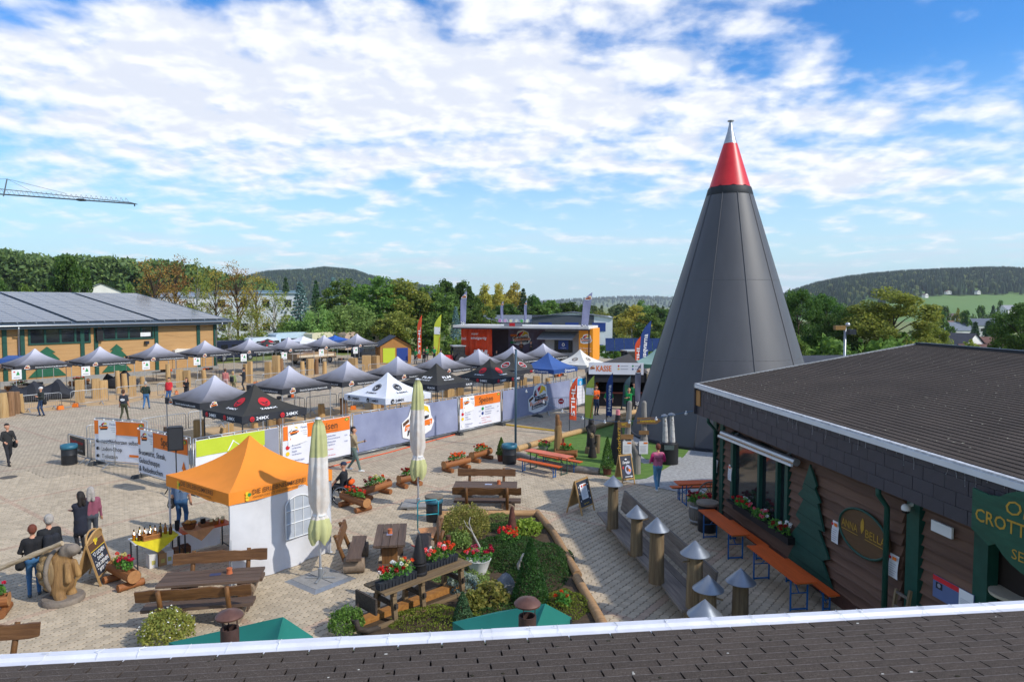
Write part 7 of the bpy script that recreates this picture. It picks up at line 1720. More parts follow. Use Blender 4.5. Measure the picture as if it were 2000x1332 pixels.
    tx = MB(); f = lambda u, v: Vector((u, -.195, v)); put_text(tx, 'Kerzenland', f, .1, 2.16, .10, .6, 'l', PY); put_text(tx, 'WC', f, -.66, 2.0, .12, .2, 'l', PY); tx.build('lettering', PR, t)
    for x, z in ((-.42, 1.12), (.24, 1.12)):
        q = MB().box((x, -.20, z), (.36, .01, .52)).build('paper', m_white, t); g = MB(); f = lambda u, v: Vector((x+u, -.21, z+v)); polyg(g, f, [(0, .15), (.16, .15), (.16, .22), (0, .22)], PO)
        for k in range(6): polyg(g, f, [(-.14, -.2+.05*k), (.1+.02*(k % 2), -.2+.05*k), (.1, -.19+.05*k), (-.14, -.19+.05*k)], PG)
        g.build('lettering', PR, q)
    p = G(1306, 905); t = thing('gnome_pedestal', 'two white birch gnomes with grey caps on a black round pedestal', 'sculpture', p); MB().lathe([(.40, 0), (.40, .9), (.36, .94), (0, .94)], 24).build('pedestal', m_black, t, auto=40); MB().box((-.08, -.40, .78), (.42, .02, .2)).build('plaque', M('slate_plaque', '#4d5a58', .5, .3, 20), t)
    m_bw = M('birch_white', '#c9c8c4', .8, .4, 7, .6, 18, col2='#8f8d8a')
    for x, hh in ((-.16, 1.22), (.14, 1.28)):
        g = sdf_obj('gnome', [((x, 0, .95), (x-.01, 0, 1.5), .13, .10, 0), ((x-.01, 0, 1.5), (x-.04, 0, .9+hh-.1), .10, .085, 0), ((x-.04, -.07, .85+hh-.2), (x-.04, -.11, .85+hh-.2), .03, .02, 1)], [m_bw, M('gnome_nose', '#7a6a55', .8)], t, .03, .03); MB().lathe([(.16, .9+hh-.06), (.15, .9+hh-.02), (.08, .9+hh+.02), (0, .9+hh+.05)], 14, (x-.04, 0, 0)).build('cap', M('zinc_hat', '#8a9097'), g, auto=40)
lawn_figures()

def flag(label, px, py, tpx, tpy, w, col, text, tcol=PW, Y=None, frac=.86, extra=None, tw=.62):
    p = G(px, py) if Y is None else Vector((*atY(px, py, Y)[:2], 0)); z0 = 0. if Y is None else atY(px, py, Y).z
    top = atY(tpx, tpy, p.y); H = top.z-z0; dx = top.x-p.x
    t = thing('feather_flag', label, 'flag', (p.x, p.y, z0)); lean = dx-w; c = lambda f: Vector((lean*f+w*(max(0, f-.70)/.30)**2, 0, H*f))
    base_h = H*(1-frac)
    MB().tube([c(i/16) for i in range(17)], [.022-.014*i/16 for i in range(17)], 6).build('pole', m_dark, t, smooth=True)
    if Y is None: MB().lathe([(.2, 0), (.2, .03), (.05, .05), (.05, .2)], 12).build('base', m_dark, t)
    def sail(a, b):                                        # a 0 pole .. 1 free edge, b 0 bottom .. 1 top
        f = (base_h+(H-base_h)*b)/H; q = c(f); ww = max(.01, lean*f+w*(1-.15*(1-b))-q.x)
        return q+Vector((a*ww, -.012-.05*math.sin(b*8+a*2)*a, -.12*w*a*(1-b)))
    so = MB().sheet(sail, 4, 26).build('sail', cloth('flag_'+col, col), t, smooth=True)
    pr = MB(); L = (H-base_h)
    f = lambda u, v: sail(.5-v/w, min(.97, max(0, u/L)))+Vector((0, -.03, 0))
    if text: put_text(pr, text, f, L*.10, -w*.24, w*.50, L*tw, 'l', tcol, .02)
    if extra: extra(pr, lambda u, v: sail(.5+u, v)+Vector((0, -.035, 0)))
    if pr.f: pr.build('lettering', PR, so)
    return t
def ex_logo(pr, f): speed_logo(pr, lambda u, v: f(u*.9, .84+v*.13), 0, 0, .9, False); [polyg(pr, f, [(-.4+.2*i, .02+.022*j), (-.2+.2*i, .02+.022*j), (-.2+.2*i, .042+.022*j), (-.4+.2*i, .042+.022*j)], (PK, PW)[(i+j) % 2]) for i in range(4) for j in range(4)]
def ex_aspen(pr, f): polyg(pr, f, [(-.45, .56), (.45, .56), (.45, .72), (-.45, .72)], PW); disc(pr, lambda u, v: f(u, v)+Vector((0, -.01, 0)), 0, .69, .25, .035, 12, PLM); put_text(pr, 'ASPEN', lambda u, v: f(u, v)+Vector((0, -.012, 0)), 0, .58, .045, .75, 'c', PB); polyg(pr, f, [(.15, .05), (.22, .05), (.48, .5), (.42, .5)], PRD)
flag('orange STIHL feather flag standing beside the lawn edge', 1112, 851, 1128, 736, .42, '#d4502c', 'STIHL', PW, tw=.7, frac=.72)
flag('lime green ASPEN feather flag beside the lawn', 1142, 842, 1161, 733, .5, '#b2bc4e', None, extra=ex_aspen, frac=.78)
flag('blue Husqvarna feather flag before the ticket booth', 1184, 829, 1197, 728, .38, '#24407c', 'Husqvarna', frac=.82)
flag('dark green and grey feather flag before the ticket booth', 1214, 800, 1232, 734, .42, '#3f5560', 'GRANIT', PGN, frac=.9)
flag('grey championship feather flag beside the cone', 1240, 802, 1252, 711, .4, '#54586c', None, extra=ex_logo, frac=.9)
flag('large blue Husqvarna feather flag left of the cone', 1246, 742, 1272, 626, .85, '#24407c', 'Husqvarna', frac=.8)
flag('orange STIHL feather flag behind the blue one left of the cone', 1241, 736, 1254, 655, .7, '#d4502c', 'STIHL', frac=.85)
flag('orange STIHL feather flag behind the back tents', 815, 703, 824, 615, .55, '#d4502c', 'STIHL', frac=.96)
flag('yellow ASPEN feather flag behind the back tents', 846, 705, 862, 614, .85, '#c3cb3e', None, extra=ex_aspen, frac=.96)
flag('grey championship feather flag on the left end of the stage roof', 899, 637, 912, 569, .72, '#7e82a0', None, extra=ex_logo, Y=78, frac=.98)
flag('small grey feather flag left of the stage lights', 978, 634, 983, 588, .34, '#7e82a0', None, extra=ex_logo, Y=80, frac=.95)
flag('small grey feather flag right of the stage lights', 1024, 634, 1029, 586, .34, '#7e82a0', None, extra=ex_logo, Y=80, frac=.95)
flag('grey championship feather flag on the right end of the stage roof', 1134, 643, 1157, 571, .85, '#7e82a0', None, extra=ex_logo, Y=71, frac=.98)

def posts():
    p = G(1007, 876); h = atY(1009, 683, p.y).z; t = thing('lamp_post', 'slender blue-grey post beside the bin and the Speisen banner', 'post', p); MB().tube([(0, 0, 0), (0, 0, h*.6), (.02, 0, h)], .055, 10).build('pole', M('post_paint', '#3f5868', .5, .1), t, smooth=True); MB().lathe([(.1, 0), (.09, .12), (.06, .14)], 12).build('collar', m_dark, t); MB().lathe([(.06, h-.01), (.05, h+.03), (0, h+.04)], 10).build('cap', m_dark, t)
    a = p+Zv*(h*.66); b = SH.w((FX, .35, 3.4)); t = thing('string_lights', 'string of small round bulbs from the post across to the shop corner', 'string lights', a); d = b-a; mid = [d*f-Zv*(1.0*math.sin(math.pi*f)) for f in [i/24 for i in range(25)]]
    MB().tube(mid, .012, 4).build('cable', M('cable_blue', '#3a5a78', .6), t)
    for i in range(2, 24, 3): MB().sphere(mid[i]-Zv*.05, .05, 8, 6).lathe([(.02, 0), (.02, .06)], 6, tuple(mid[i]-Zv*.01)).build('bulb', m_white, t, smooth=True)
    p = G(346, 968); t = thing('loudspeaker', 'black loudspeaker on a tripod stand behind the orange tent', 'loudspeaker', p, R(25)); z = atY(345, 878, p.y).z; zt = atY(345, 833, p.y).z
    MB().tube([(0, 0, .25), (0, 0, z+.05)], .02, 8).build('pole', m_black, t); [MB().bar((0, 0, .75), (.55*math.cos(k*2.09+.3), .55*math.sin(k*2.09+.3), .02), .03, .03).build('leg', m_black, t) for k in range(3)]
    mb = MB().prism([(-.26, -.2), (.26, -.2), (.2, .22), (-.2, .22)], Matrix(((1, 0, 0, 0), (0, 1, 0, 0), (0, 0, 1, z), (0, 0, 0, 1))), zt-z); mb.build('cabinet', m_black, t); MB().box((0, -.205, (z+zt)/2), (.44, .015, (zt-z)*.9)).build('grille', M('grille', '#2e2f33', .5, .1, 40, .4), t)
    p = atY(1649, 706, 40); t = thing('floodlight_mast', 'grey mast with floodlights rising behind the shop roof', 'mast', (p.x, 40, 0)); h = atY(1650, 640, 40).z
    MB().tube([(0, 0, 0), (0, 0, h+.1)], .07, 10).build('pole', m_steel, t, smooth=True); MB().box((-.38, -.1, h), (.6, .3, .25)).build('floodlight', M('lamp_amber', '#8a6a3a', .4), t); MB().box((.35, -.05, h-.25), (.4, .35, .3)).build('floodlight', m_dark, t); MB().sphere((.12, -.05, h+.18), .13, 10, 6).build('camera_dome', m_alu, t, smooth=True)
posts()
def booth():
    p = G(1212, 800); p = p+Vector((0, 2.2, 0)); t = thing('ticket_booth', 'black ticket booth with a white KASSE sign', 'booth', p, R(-6)); m_k = cloth('booth_black', '#26262a'); fl, fr_ = -2.0, 1.9
    MB().box((0, 1.5, 1.15), (3.9, .05, 2.3)).build('back_wall', m_k, t); MB().box((-1.95, .3, 1.15), (.04, 2.4, 2.3)).build('side_wall', m_k, t); MB().box((1.95, .3, 1.15), (.04, 2.4, 2.3)).build('side_wall', m_k, t)
    MB().add([(-2.1, -1.4, 2.35), (2.1, -1.4, 2.35), (2.1, 1.7, 2.35), (-2.1, 1.7, 2.35), (.9, .1, 3.5)], [(0, 1, 4), (1, 2, 4), (2, 3, 4), (3, 0, 4)]).build('canopy', cloth('booth_grey', '#4a4644'), t); MB().box((0, -1.3, 2.0), (4.1, .04, .6)).build('valance', m_k, t)
    MB().box((.2, -.9, .95), (3.2, .6, .06)).build('counter', M('counter_red', '#5a2a24', .6), t); MB().box((.2, -.75, .47), (3.1, .05, .92)).build('counter_front', m_k, t)
    for x in (-2.0, 2.0): MB().box((x, -1.36, 1.15), (.05, .05, 2.3)).build('leg', wood('booth_post', '#a89878', '#8c7c5e'), t)
    sg = MB().box((-.05, -1.42, 2.62), (3.6, .03, .78)).build('sign', m_bwhite, t); x = MB(); f = lambda u, v: Vector((u, -1.445, v)); put_text(x, 'KASSE', f, -1.35, 2.45, .36, 1.0, 'l', PO, .02); speed_logo(x, f, -1.6, 2.66, .3, False)
    for k, c in enumerate((PRD, PY)): disc(x, f, .12, 2.80-.2*k, .06, .06, 10, c); polyg(x, f, [(.25, 2.78-.2*k), (.75, 2.78-.2*k), (.75, 2.81-.2*k), (.25, 2.81-.2*k)], PG)
    for k, c in enumerate((PGN, PB)): disc(x, f, 1.05, 2.80-.2*k, .06, .06, 10, c); polyg(x, f, [(1.18, 2.78-.2*k), (1.6, 2.78-.2*k), (1.6, 2.81-.2*k), (1.18, 2.81-.2*k)], PG)
    x.build('lettering', PR, sg)
booth()

def stage():
    a = atY(903, 637, 77); b = atY(1135, 643, 72.5); d = (b-a); rz = math.atan2(d.y, d.x); L = math.hypot(d.x, d.y); zt = (a.z+b.z)/2; t = thing('stage_trailer', 'mobile stage trailer with orange STIHL curtain, screen and white roof', 'stage', (a.x, a.y, 0), rz); fr = Frame((a.x, a.y, 0), rz)
    X = lambda px: fr.hit(px, 670, 1, 0).x
    m_k = M('stage_dark', '#37333a', .7, .1); m_or = M('stage_orange', '#d2441a', .7, .2, 1.2, .3, 3)
    MB().box((L/2, 1.4, .55), (L, 3.4, 1.1)).build('chassis', m_dark, t); MB().box((L/2+.4, .6, zt+.12), (L+1.6, 4.6, .26)).build('roof', M('roof_white', '#d5d2cc', .6, .1, 1), t); MB().box((L/2+.4, .4, zt-.08), (L+1.5, 4.3, .14)).build('roof_edge', m_k, t)
    MB().box((L/2, 3.0, (1.1+zt)/2), (L, .06, zt-1.1)).build('back_wall', M('stage_backdrop', '#4b3b44', .7, .2, .6), t)
    x0, x1 = X(902), X(962); cu = MB().sheet(lambda u, v: Vector((x0+(x1-x0)*u, -.2+.12*math.sin(u*34)+.04*math.sin(u*77+v*3), .55+(zt-.6)*v)), 60, 10).build('curtain', m_or, t, smooth=True)
    tx = MB(); f = lambda u, v: Vector((u, -.40, v)); put_text(tx, 'STIHL', f, x0+(x1-x0)*.42, 1.25, .55, (x1-x0)*.5, 'l', PW, .03, .1); put_text(tx, 'einzigartig', f, x0+(x1-x0)*.34, 3.0, .3, (x1-x0)*.5, 'l', PW, .01, .2); put_text(tx, 'super', f, x0+(x1-x0)*.36, 3.5, .25, (x1-x0)*.22, 'l', PW, .01, .2); put_text(tx, 'DAS', f, x0+.1, 2.9, .28, .6, 'l', PW); tx.build('lettering', PR, cu)
    xa, xb = X(976), X(1063); MB().box(((xa+xb)/2, 2.9, (1.1+zt)/2), (xb-xa, .05, zt-1.1)).build('backdrop', M('backdrop_print', '#59333a', .7, .3, .8, col2='#6e6a86'), t); tx = MB(); f = lambda u, v: Vector((u, 2.84, v)); speed_logo(tx, f, xa+(xb-xa)*.32, 3.0, 1.7)
    for k in range(6): polyg(tx, f, rrect(xa+(xb-xa)*(.05 if k < 3 else .78), xa+(xb-xa)*(.05 if k < 3 else .78)+.8, 1.6+.8*(k % 3), 1.85+.8*(k % 3)), (PG, PGN, PO, PRD, PG, PO)[k])
    tx.build('lettering', PR, t)
    xs, xe = X(1064), X(1133); MB().box(((xs+xe)/2, .2, (1.0+zt)/2), (xe-xs, .1, zt-1.0)).build('screen_wall', M('stage_grey', '#8e9094', .6, .1), t); sc_ = MB().box(((xs+xe)/2+.1, .1, 2.4), (2.0, .08, 1.4)).build('screen', M('screen_black', '#14161c', .25), t)
    g = MB(); f = lambda u, v: Vector(((xs+xe)/2+.1+u, .05, 2.4+v)); polyg(g, f, [(-.55, -.35), (.55, -.35), (.55, .62), (-.55, .62)], PB); disc(g, layer(f, .004), 0, .15, .16, .18, 14, PW, .6); put_text(g, 'Husqvarna', layer(f, .004), 0, -.25, .1, .6, 'c', PW); g.build('lettering', PR, sc_)
    MB().add([(xs-.2, .1, zt-.35), (xe-.2, .1, zt-.35), (xe-.5, -1.3, zt-1.05), (xs-.5, -1.3, zt-1.05), (xe-.5, -1.3, zt-1.2), (xs-.5, -1.3, zt-1.2)], [(0, 1, 2, 3), (3, 2, 4, 5)]).build('awning', M('awning_grey', '#85878d', .7, .1), t)
    oe = MB().box((L+.7, .9, (.9+zt)/2), (1.5, 3.4, zt-.9)).build('end_box', M('end_orange', '#e8941e', .6, .08), t); g = MB(); f = lambda u, v: Vector((L-.05+u, -.82, v)); speed_logo(g, f, .8, 3.2, 1.0); put_text(g, 'Die Deutschen', f, .12, 2.2, .16, 1.2, 'l', PW); put_text(g, 'Meister 2025', f, .15, 1.9, .16, 1.2, 'l', PW); polyg(g, layer(f, .01), [(1.02, .9), (1.16, .9), (1.16, zt), (1.02, zt)], PK); g.build('lettering', PR, oe)
    m_l = [M('lamp_lens%d' % k, c, .2) for k, c in enumerate(('#c07ab8', '#d8a8c8', '#e8e0b0', '#dcd8c8', '#58b45a', '#e8e8d0'))]
    for k in range(6):
        x = X(980+k*10.6); l = MB().lathe([(.16, 0), (.2, .1), (.2, .3), (.0, .34)], 14, mtx=Matrix.Translation((x, -.3, zt+.75)) @ Matrix.Rotation(R(90), 4, 'X')).build('spotlight', m_alu, t, auto=40); MB().lathe([(.17, .35), (.0, .36)], 14, mtx=Matrix.Translation((x, -.3, zt+.75)) @ Matrix.Rotation(R(90), 4, 'X')).build('lens', m_l[k], l)
    MB().tube([(X(975), -.25, zt+.5), (X(1042), -.25, zt+.5)], .04, 6).build('light_bar', m_dark, t)
    g = MB(); f = lambda u, v: Vector((u, -1.75, v)); polyg(g, f, [(X(995), zt+.22), (X(1030), zt+.22), (X(1030), zt+.5), (X(995), zt+.5)], PG); polyg(g, layer(f, .01), [(X(1005), zt+.2), (X(1016), zt+.2), (X(1016), zt+.55), (X(1005), zt+.55)], PRD); g.build('sponsor_board', PR, t)
stage()
SKIN = M('skin', '#c48f72', .6, .08, 6); HAIRS = {'grey': M('hair_grey', '#a39c94', .8, .2, 30, .4), 'dark': M('hair_dark', '#231c18', .6, .2, 30, .4), 'brown': M('hair_brown', '#4a3222', .7, .2, 30, .4), 'auburn': M('hair_auburn', '#6a3524', .7, .2, 30, .4), 'blond': M('hair_blond', '#b09060', .7, .2, 30, .4)}
EYE = M('eye_dark', '#1a1512', .4)
def cl(col): return M('cloth_'+col, col, .85, .14, 7, .25, 22)
def ik(a, b, l1, l2, hint):
    a, b, hint = Vector(a), Vector(b), Vector(hint); d = b-a; D = min(d.length, (l1+l2)*.999); d.normalize(); x = (l1*l1-l2*l2+D*D)/(2*D); h = math.sqrt(max(0, l1*l1-x*x)); n = hint-d*hint.dot(d); n.normalize(); return a+d*x+n*h, a+d*D
def person(label, px, py, H, face, top, legs, shoes='#2a2624', hair='brown', pose='stand', arms='down', sleeve='long', h=.028, loc=None, cap=None, bag=None, longhair=False, z=0., belly=0., skirt=False, group=None):
    p = Vector(loc) if loc is not None else G(px, py); p.z = z
    t = thing('person', label, 'person', p, R(face)); s = H/1.75; v = lambda x, y, zz: Vector((x*s, y*s, zz*s))   # local +y is forward
    hipz = .93 if pose != 'sit' else .56; P = []; fw = {'walk': .26, 'stand': .05, 'sit': .45}[pose]; feet = []
    for i, sx in enumerate((-1, 1)):
        hip = v(.085*sx, 0, hipz); fy = fw*(1 if i else -1) if pose != 'sit' else .5
        an = v(.10*sx, fy, .09 if not (pose == 'walk' and i == 0) else .13); an = an if pose != 'sit' else v(.1*sx, .55, .14)
        kn, an = ik(hip, an, .44*s, .44*s, (0, 1, .2) if pose != 'sit' else (0, .3, 1))
        P += [(hip, kn, .092*s, .062*s, 1), (kn, an, .062*s, .045*s, 1), (an+v(0, -.05, -.045), an+v(.015*sx, .15, -.055), .042*s, .036*s, 2)]
    sh = hipz+.50; b = belly
    P += [(v(-.07, 0, hipz), v(.07, 0, hipz), .115*s, .115*s, 1), (v(-.06, .02*b, hipz+.1), v(-.085, 0, sh-.08), (.115+.03*b)*s, .115*s, 0), (v(.06, .02*b, hipz+.1), v(.085, 0, sh-.08), (.115+.03*b)*s, .115*s, 0), (v(-.15, 0, sh), v(.15, 0, sh), .062*s, .062*s, 0)]
    if b: P.append((v(0, .06, hipz+.1), v(0, .05, hipz+.25), .12*s, .11*s, 0))
    tgt = {'down': ((-.25, .04, hipz-.06), (.25, .08, hipz-.06)), 'phone': ((-.20, .10, hipz-.03), (.12, .38, sh-.20)), 'chest': ((-.06, .27, sh-.22), (.06, .27, sh-.18)), 'cross': ((.10, .2, sh-.24), (-.10, .22, sh-.2)), 'hips': ((-.2, .12, hipz+.08), (.2, .12, hipz+.08)), 'wheel': ((-.16, .36, hipz+.1), (.16, .36, hipz+.1)), 'bent': ((-.22, .25, hipz+.12), (.22, .25, hipz+.12))}[arms]
    fmat = 0 if sleeve == 'long' else 3; hands = []
    for i, sx in enumerate((-1, 1)):
        a = v(.19*sx, 0, sh-.01); el, w = ik(a, v(*tgt[i]), .28*s, .25*s, (.5*sx, -1, -.3)); P += [(a, el, .056*s, .047*s, 0), (el, w, .046*s, .033*s, fmat)]; d = (w-el).normalized(); P.append((w, w+d*.07*s, .032*s, .036*s, 3)); hands.append((w+d*.06*s, d, sx))
    hc = sh+.25
    P += [(v(0, .0, sh+.02), v(0, .01, sh+.12), .055*s, .05*s, 3), (v(0, -.012, hc+.02), v(0, .02, hc-.035), .094*s, .078*s, 3), (v(0, .035, hc-.06), v(0, .05, hc-.075), .05*s, .042*s, 3), (v(0, .098, hc+.0), v(0, .118, hc-.022), .014*s, .018*s, 3), (v(-.092, -.005, hc+.01), v(-.092, -.005, hc-.025), .018*s, .014*s, 3), (v(.092, -.005, hc+.01), v(.092, -.005, hc-.025), .018*s, .014*s, 3)]
    if skirt: P.append((v(0, 0, hipz+.05), v(0, 0, hipz-.25), .15*s, .19*s, 0))
    def extra(mb):
        for c, d, sx in hands:                                            # five bent fingers on each hand
            side = d.cross(Vector((0, 0, 1))); side = side.normalized() if side.length > .05 else Vector((1, 0, 0)); curl = Vector((-.5*sx*.0, .6, -.1)) if abs(d.z) > .6 else Vector((0, .1, -.8))
            for k, L in enumerate((.055, .07, .075, .068)):
                o = c+side*(.03*(k-1.5)/1.5)*s+d*.03*s; m1 = o+d*L*.55*s; m2 = m1+(d*.5+curl*.7)*L*.5*s; mb.tube([o, m1, m2], [.0095*s, .0085*s, .007*s], 5, 3)
            o = c-side*.03*s-d*.02*s; mb.tube([o, o-side*.025*s+d*.025*s, o-side*.03*s+d*.06*s], [.011*s, .0095*s, .008*s], 5, 3)
        for sx in (-1, 1): mb.sphere(v(.034*sx, .088, hc+.012), .011*s, 6, 4, 4)
        mb.box(v(0, .094, hc-.055), (.045*s, .012*s, .008*s), 5)
    sdf_obj('body', P, [cl(top), cl(legs), cl(shoes), SKIN, EYE, M('lips', '#9a5a4c', .6)], t, h, .035*s, extra)
    if hair and not cap or hair and longhair:
        hp = [(v(0, -.03, hc+.045), v(0, -.045, hc-.01), .098*s, .09*s, 0), (v(0, .035, hc+.085), v(0, .0, hc+.09), .045*s, .05*s, 0)]
        if longhair: hp += [(v(-.05, -.075, hc-.02), v(-.06, -.1, hc-.26), .06*s, .05*s, 0), (v(.05, -.075, hc-.02), v(.06, -.1, hc-.26), .06*s, .05*s, 0)]
        sdf_obj('hair', hp, [HAIRS[hair]], t, .024, .03)
    if cap:
        c = MB().sphere(v(0, -.005, hc+.045), (.108*s, .115*s, .085*s), 14, 8); c.sheet(lambda a, b_: v(-.075+.15*a, .08+.10*b_*math.sin(math.pi*(.15+.7*a)), hc+.05-.02*b_), 6, 2); c.build('cap', cl(cap), t, smooth=True)
    if bag == 'backpack': sdf_obj('backpack', [(v(-.08, -.2, sh-.12), v(-.08, -.2, hipz+.1), .09*s, .10*s, 0), (v(.08, -.2, sh-.12), v(.08, -.2, hipz+.1), .09*s, .10*s, 0)], [cl('#22242a')], t, .03, .04)
    if bag == 'shoulder': sdf_obj('shoulder_bag', [(v(-.27, .02, hipz+.0), v(-.27, .0, hipz-.12), .09*s, .11*s, 0)], [cl('#1e1e20')], t, .03, .03); MB().tube([v(-.27, .02, hipz), v(-.1, .13, sh-.15), v(.12, .07, sh+.05), v(.1, -.13, sh-.1), v(-.27, -.02, hipz)], .012*s, 5).build('bag_strap', cl('#1e1e20'), t)
    return t, v, sh, hipz, hc, s
def back_print(t, v, sh, draw, y=-.135):
    x = MB(); draw(x, lambda u, w: v(-u*-1, y, sh-.2+w)); x.build('back_print', PR, t)
person('woman in black jacket and jeans with black shoulder bag beside the tortoise', 68, 1163, 1.66, 38, '#1d1d20', '#3d6a94', '#4a5a68', 'auburn', bag='shoulder', arms='bent')
pr = person('grey-haired man in black shirt with backpack behind the woman by the tortoise', 100, 1152, 1.80, 48, '#202124', '#3a5a80', '#3a4048', 'grey', bag='backpack')
person('dark-haired woman in black coat with folded arms at the left', 160, 1078, 1.66, 60, '#202330', '#1f1f24', hair='dark', arms='cross', longhair=True, skirt=True)
person('curly grey-haired woman in dusky pink jacket behind the woman in black', 181, 1066, 1.66, 30, '#8c4f60', '#4a4f58', hair='grey', longhair=True)
person('man in dark clothes walking at the left picture edge', 17, 908, 1.74, -120, '#2a2a2a', '#26262a', hair='dark', pose='walk', arms='bent', bag='shoulder')
person('man in cap and dark vest by the left crowd barriers', 82, 812, 1.75, 165, '#2c3230', '#2b3c58', cap='#d4d2cc', hair=None, arms='chest', h=.035, bag='shoulder')
_, v, sh, *_r = person('man seen from behind in dark T-shirt with white print and olive trousers', 243, 821, 1.78, 4, '#2a2e38', '#3c3f2c', hair='brown', pose='walk', sleeve='short', h=.035)
back_print(_, v, sh, lambda x, f: (disc(x, f, 0, 0, .13, .075, 16, PW), polyg(x, lambda a, b: f(a, b)+Vector((0, -.006, 0)), [(-.08, -.02), (.09, .02), (.06, .04), (-.05, .0)], PK)))
person('white-haired man in dark green jacket and jeans before the barriers', 286, 799, 1.78, 12, '#24332c', '#3f6a96', hair='grey', pose='walk', arms='hips', h=.035)
person('man in red T-shirt standing at the barriers', 331, 788, 1.76, 178, '#c82a34', '#3a5a84', hair='dark', sleeve='short', h=.035, belly=1)
person('woman in black cardigan beside the man in red', 365, 784, 1.64, 170, '#1e1c20', '#2a2a30', hair='brown', arms='chest', h=.035, longhair=True)
person('person in red and white checked shirt under the back tents', 441, 764, 1.74, 5, '#b8706c', '#c8a8a4', hair='brown', h=.035)
person('person in green with a blue backpack under the back tents', 456, 768, 1.66, -10, '#8a9060', '#7a7458', hair='blond', bag='backpack', h=.035)
person('man in black with cap standing right of the pair under the back tents', 477, 762, 1.76, 95, '#20242c', '#2c2e34', cap='#1c1e24', hair=None, arms='chest', h=.035)
_, v, sh, hz, hc, s_ = person('man in beige hooded jacket looking at his phone before the blue banner', 692, 920, 1.80, -90, '#a08e70', '#5c6c66', '#e2e2e0', 'dark', 'walk', 'phone')
MB().box(v(.12, .47, sh-.17), (.075, .015, .15)).build('phone', m_black, _); MB().sphere(v(0, -.09, sh+.04), (.13, .08, .07), 12, 7).build('hood', cl('#a08e70'), _, smooth=True)
person('man in blue checked shirt behind the honey stall with a shoulder bag', 355, 1038, 1.80, 8, '#5a708c', '#34597f', hair='grey', sleeve='short', bag='shoulder')
_, v, sh, *_r = person('woman in pink Brunch Club jumper and jeans on the paving', 1284, 958, 1.70, 4, '#c46a86', '#5a88a8', '#dcd6c8', 'auburn', 'walk', 'bent')
back_print(_, v, sh, lambda x, f: (put_text(x, 'Brunch', f, 0, .02, .05, .26, 'c', PBR, .02), put_text(x, 'Club', f, 0, -.06, .05, .16, 'c', PBR, .02)), -.13)
for sx in (-1, 1): MB().tube([v(.2*sx, -.0, sh-.03), v(.245*sx, -.06, sh-.2), v(.25*sx, -.06, sh-.3)], [.064, .058, .05], 10).build('sleeve', cl('#b01a5a'), _, smooth=True)
person('man in orange T-shirt looking at his phone at the ticket booth', 1164, 810, 1.80, 200, '#e8621e', '#2c3a52', hair='brown', sleeve='short', arms='chest', h=.035)
person('person in green T-shirt and shorts behind the blue feather flag', 1189, 814, 1.74, 180, '#1f8a48', '#3a4048', hair='dark', sleeve='short', arms='hips', h=.035)
person('woman in green T-shirt and black leggings with folded hands', 1228, 812, 1.66, 150, '#1f9a4e', '#202024', hair='blond', sleeve='short', arms='cross', h=.035)
person('person in green standing behind the grey feather flag', 1238, 800, 1.74, 170, '#1b7040', '#24262a', hair='dark', sleeve='short', h=.04)
for lb, px, Y, col, z in (('performer in black and orange on the stage', 1018, 74.0, '#4a2a1a', 1.1), ('man in dark suit on the stage beside the performer', 1037, 73.5, '#26282e', 1.1)):
    q = atY(px, 690, Y); person(lb, 0, 0, 1.78, 180, col, '#26242a', hair='dark', arms='chest', h=.05, loc=(q.x, Y-.2, 0), z=z)
for lb, px, py, f, col, lg, hr in (('man in grey shirt with hands on hips beyond the barriers', 789, 708, 170, '#5a5c64', '#3a4a68', 'grey'), ('person in green near the orange feather flag', 812, 711, 150, '#1f7a44', '#2c2c30', 'dark'), ('man in black shirt with folded arms right of the orange flag', 828, 712, 175, '#24242a', '#33302c', 'dark'), ('man in green behind the man with folded arms', 834, 706, 175, '#2a8a4a', '#303034', 'brown'), ('person in green under the yellow feather flag', 848, 706, 200, '#1f7a44', '#2c2c30', 'blond'), ('person in dark jacket beside the left tractor', 858, 704, 180, '#2a2a30', '#2a2a30', 'brown'), ('crew member in black sitting at the stage edge', 970, 716, 170, '#222226', '#28282c', 'dark')):
    person(lb, px, py, 1.76, f, col, lg, hair=hr, arms='cross' if 'folded' in lb else 'hips', sleeve='short', h=.05)
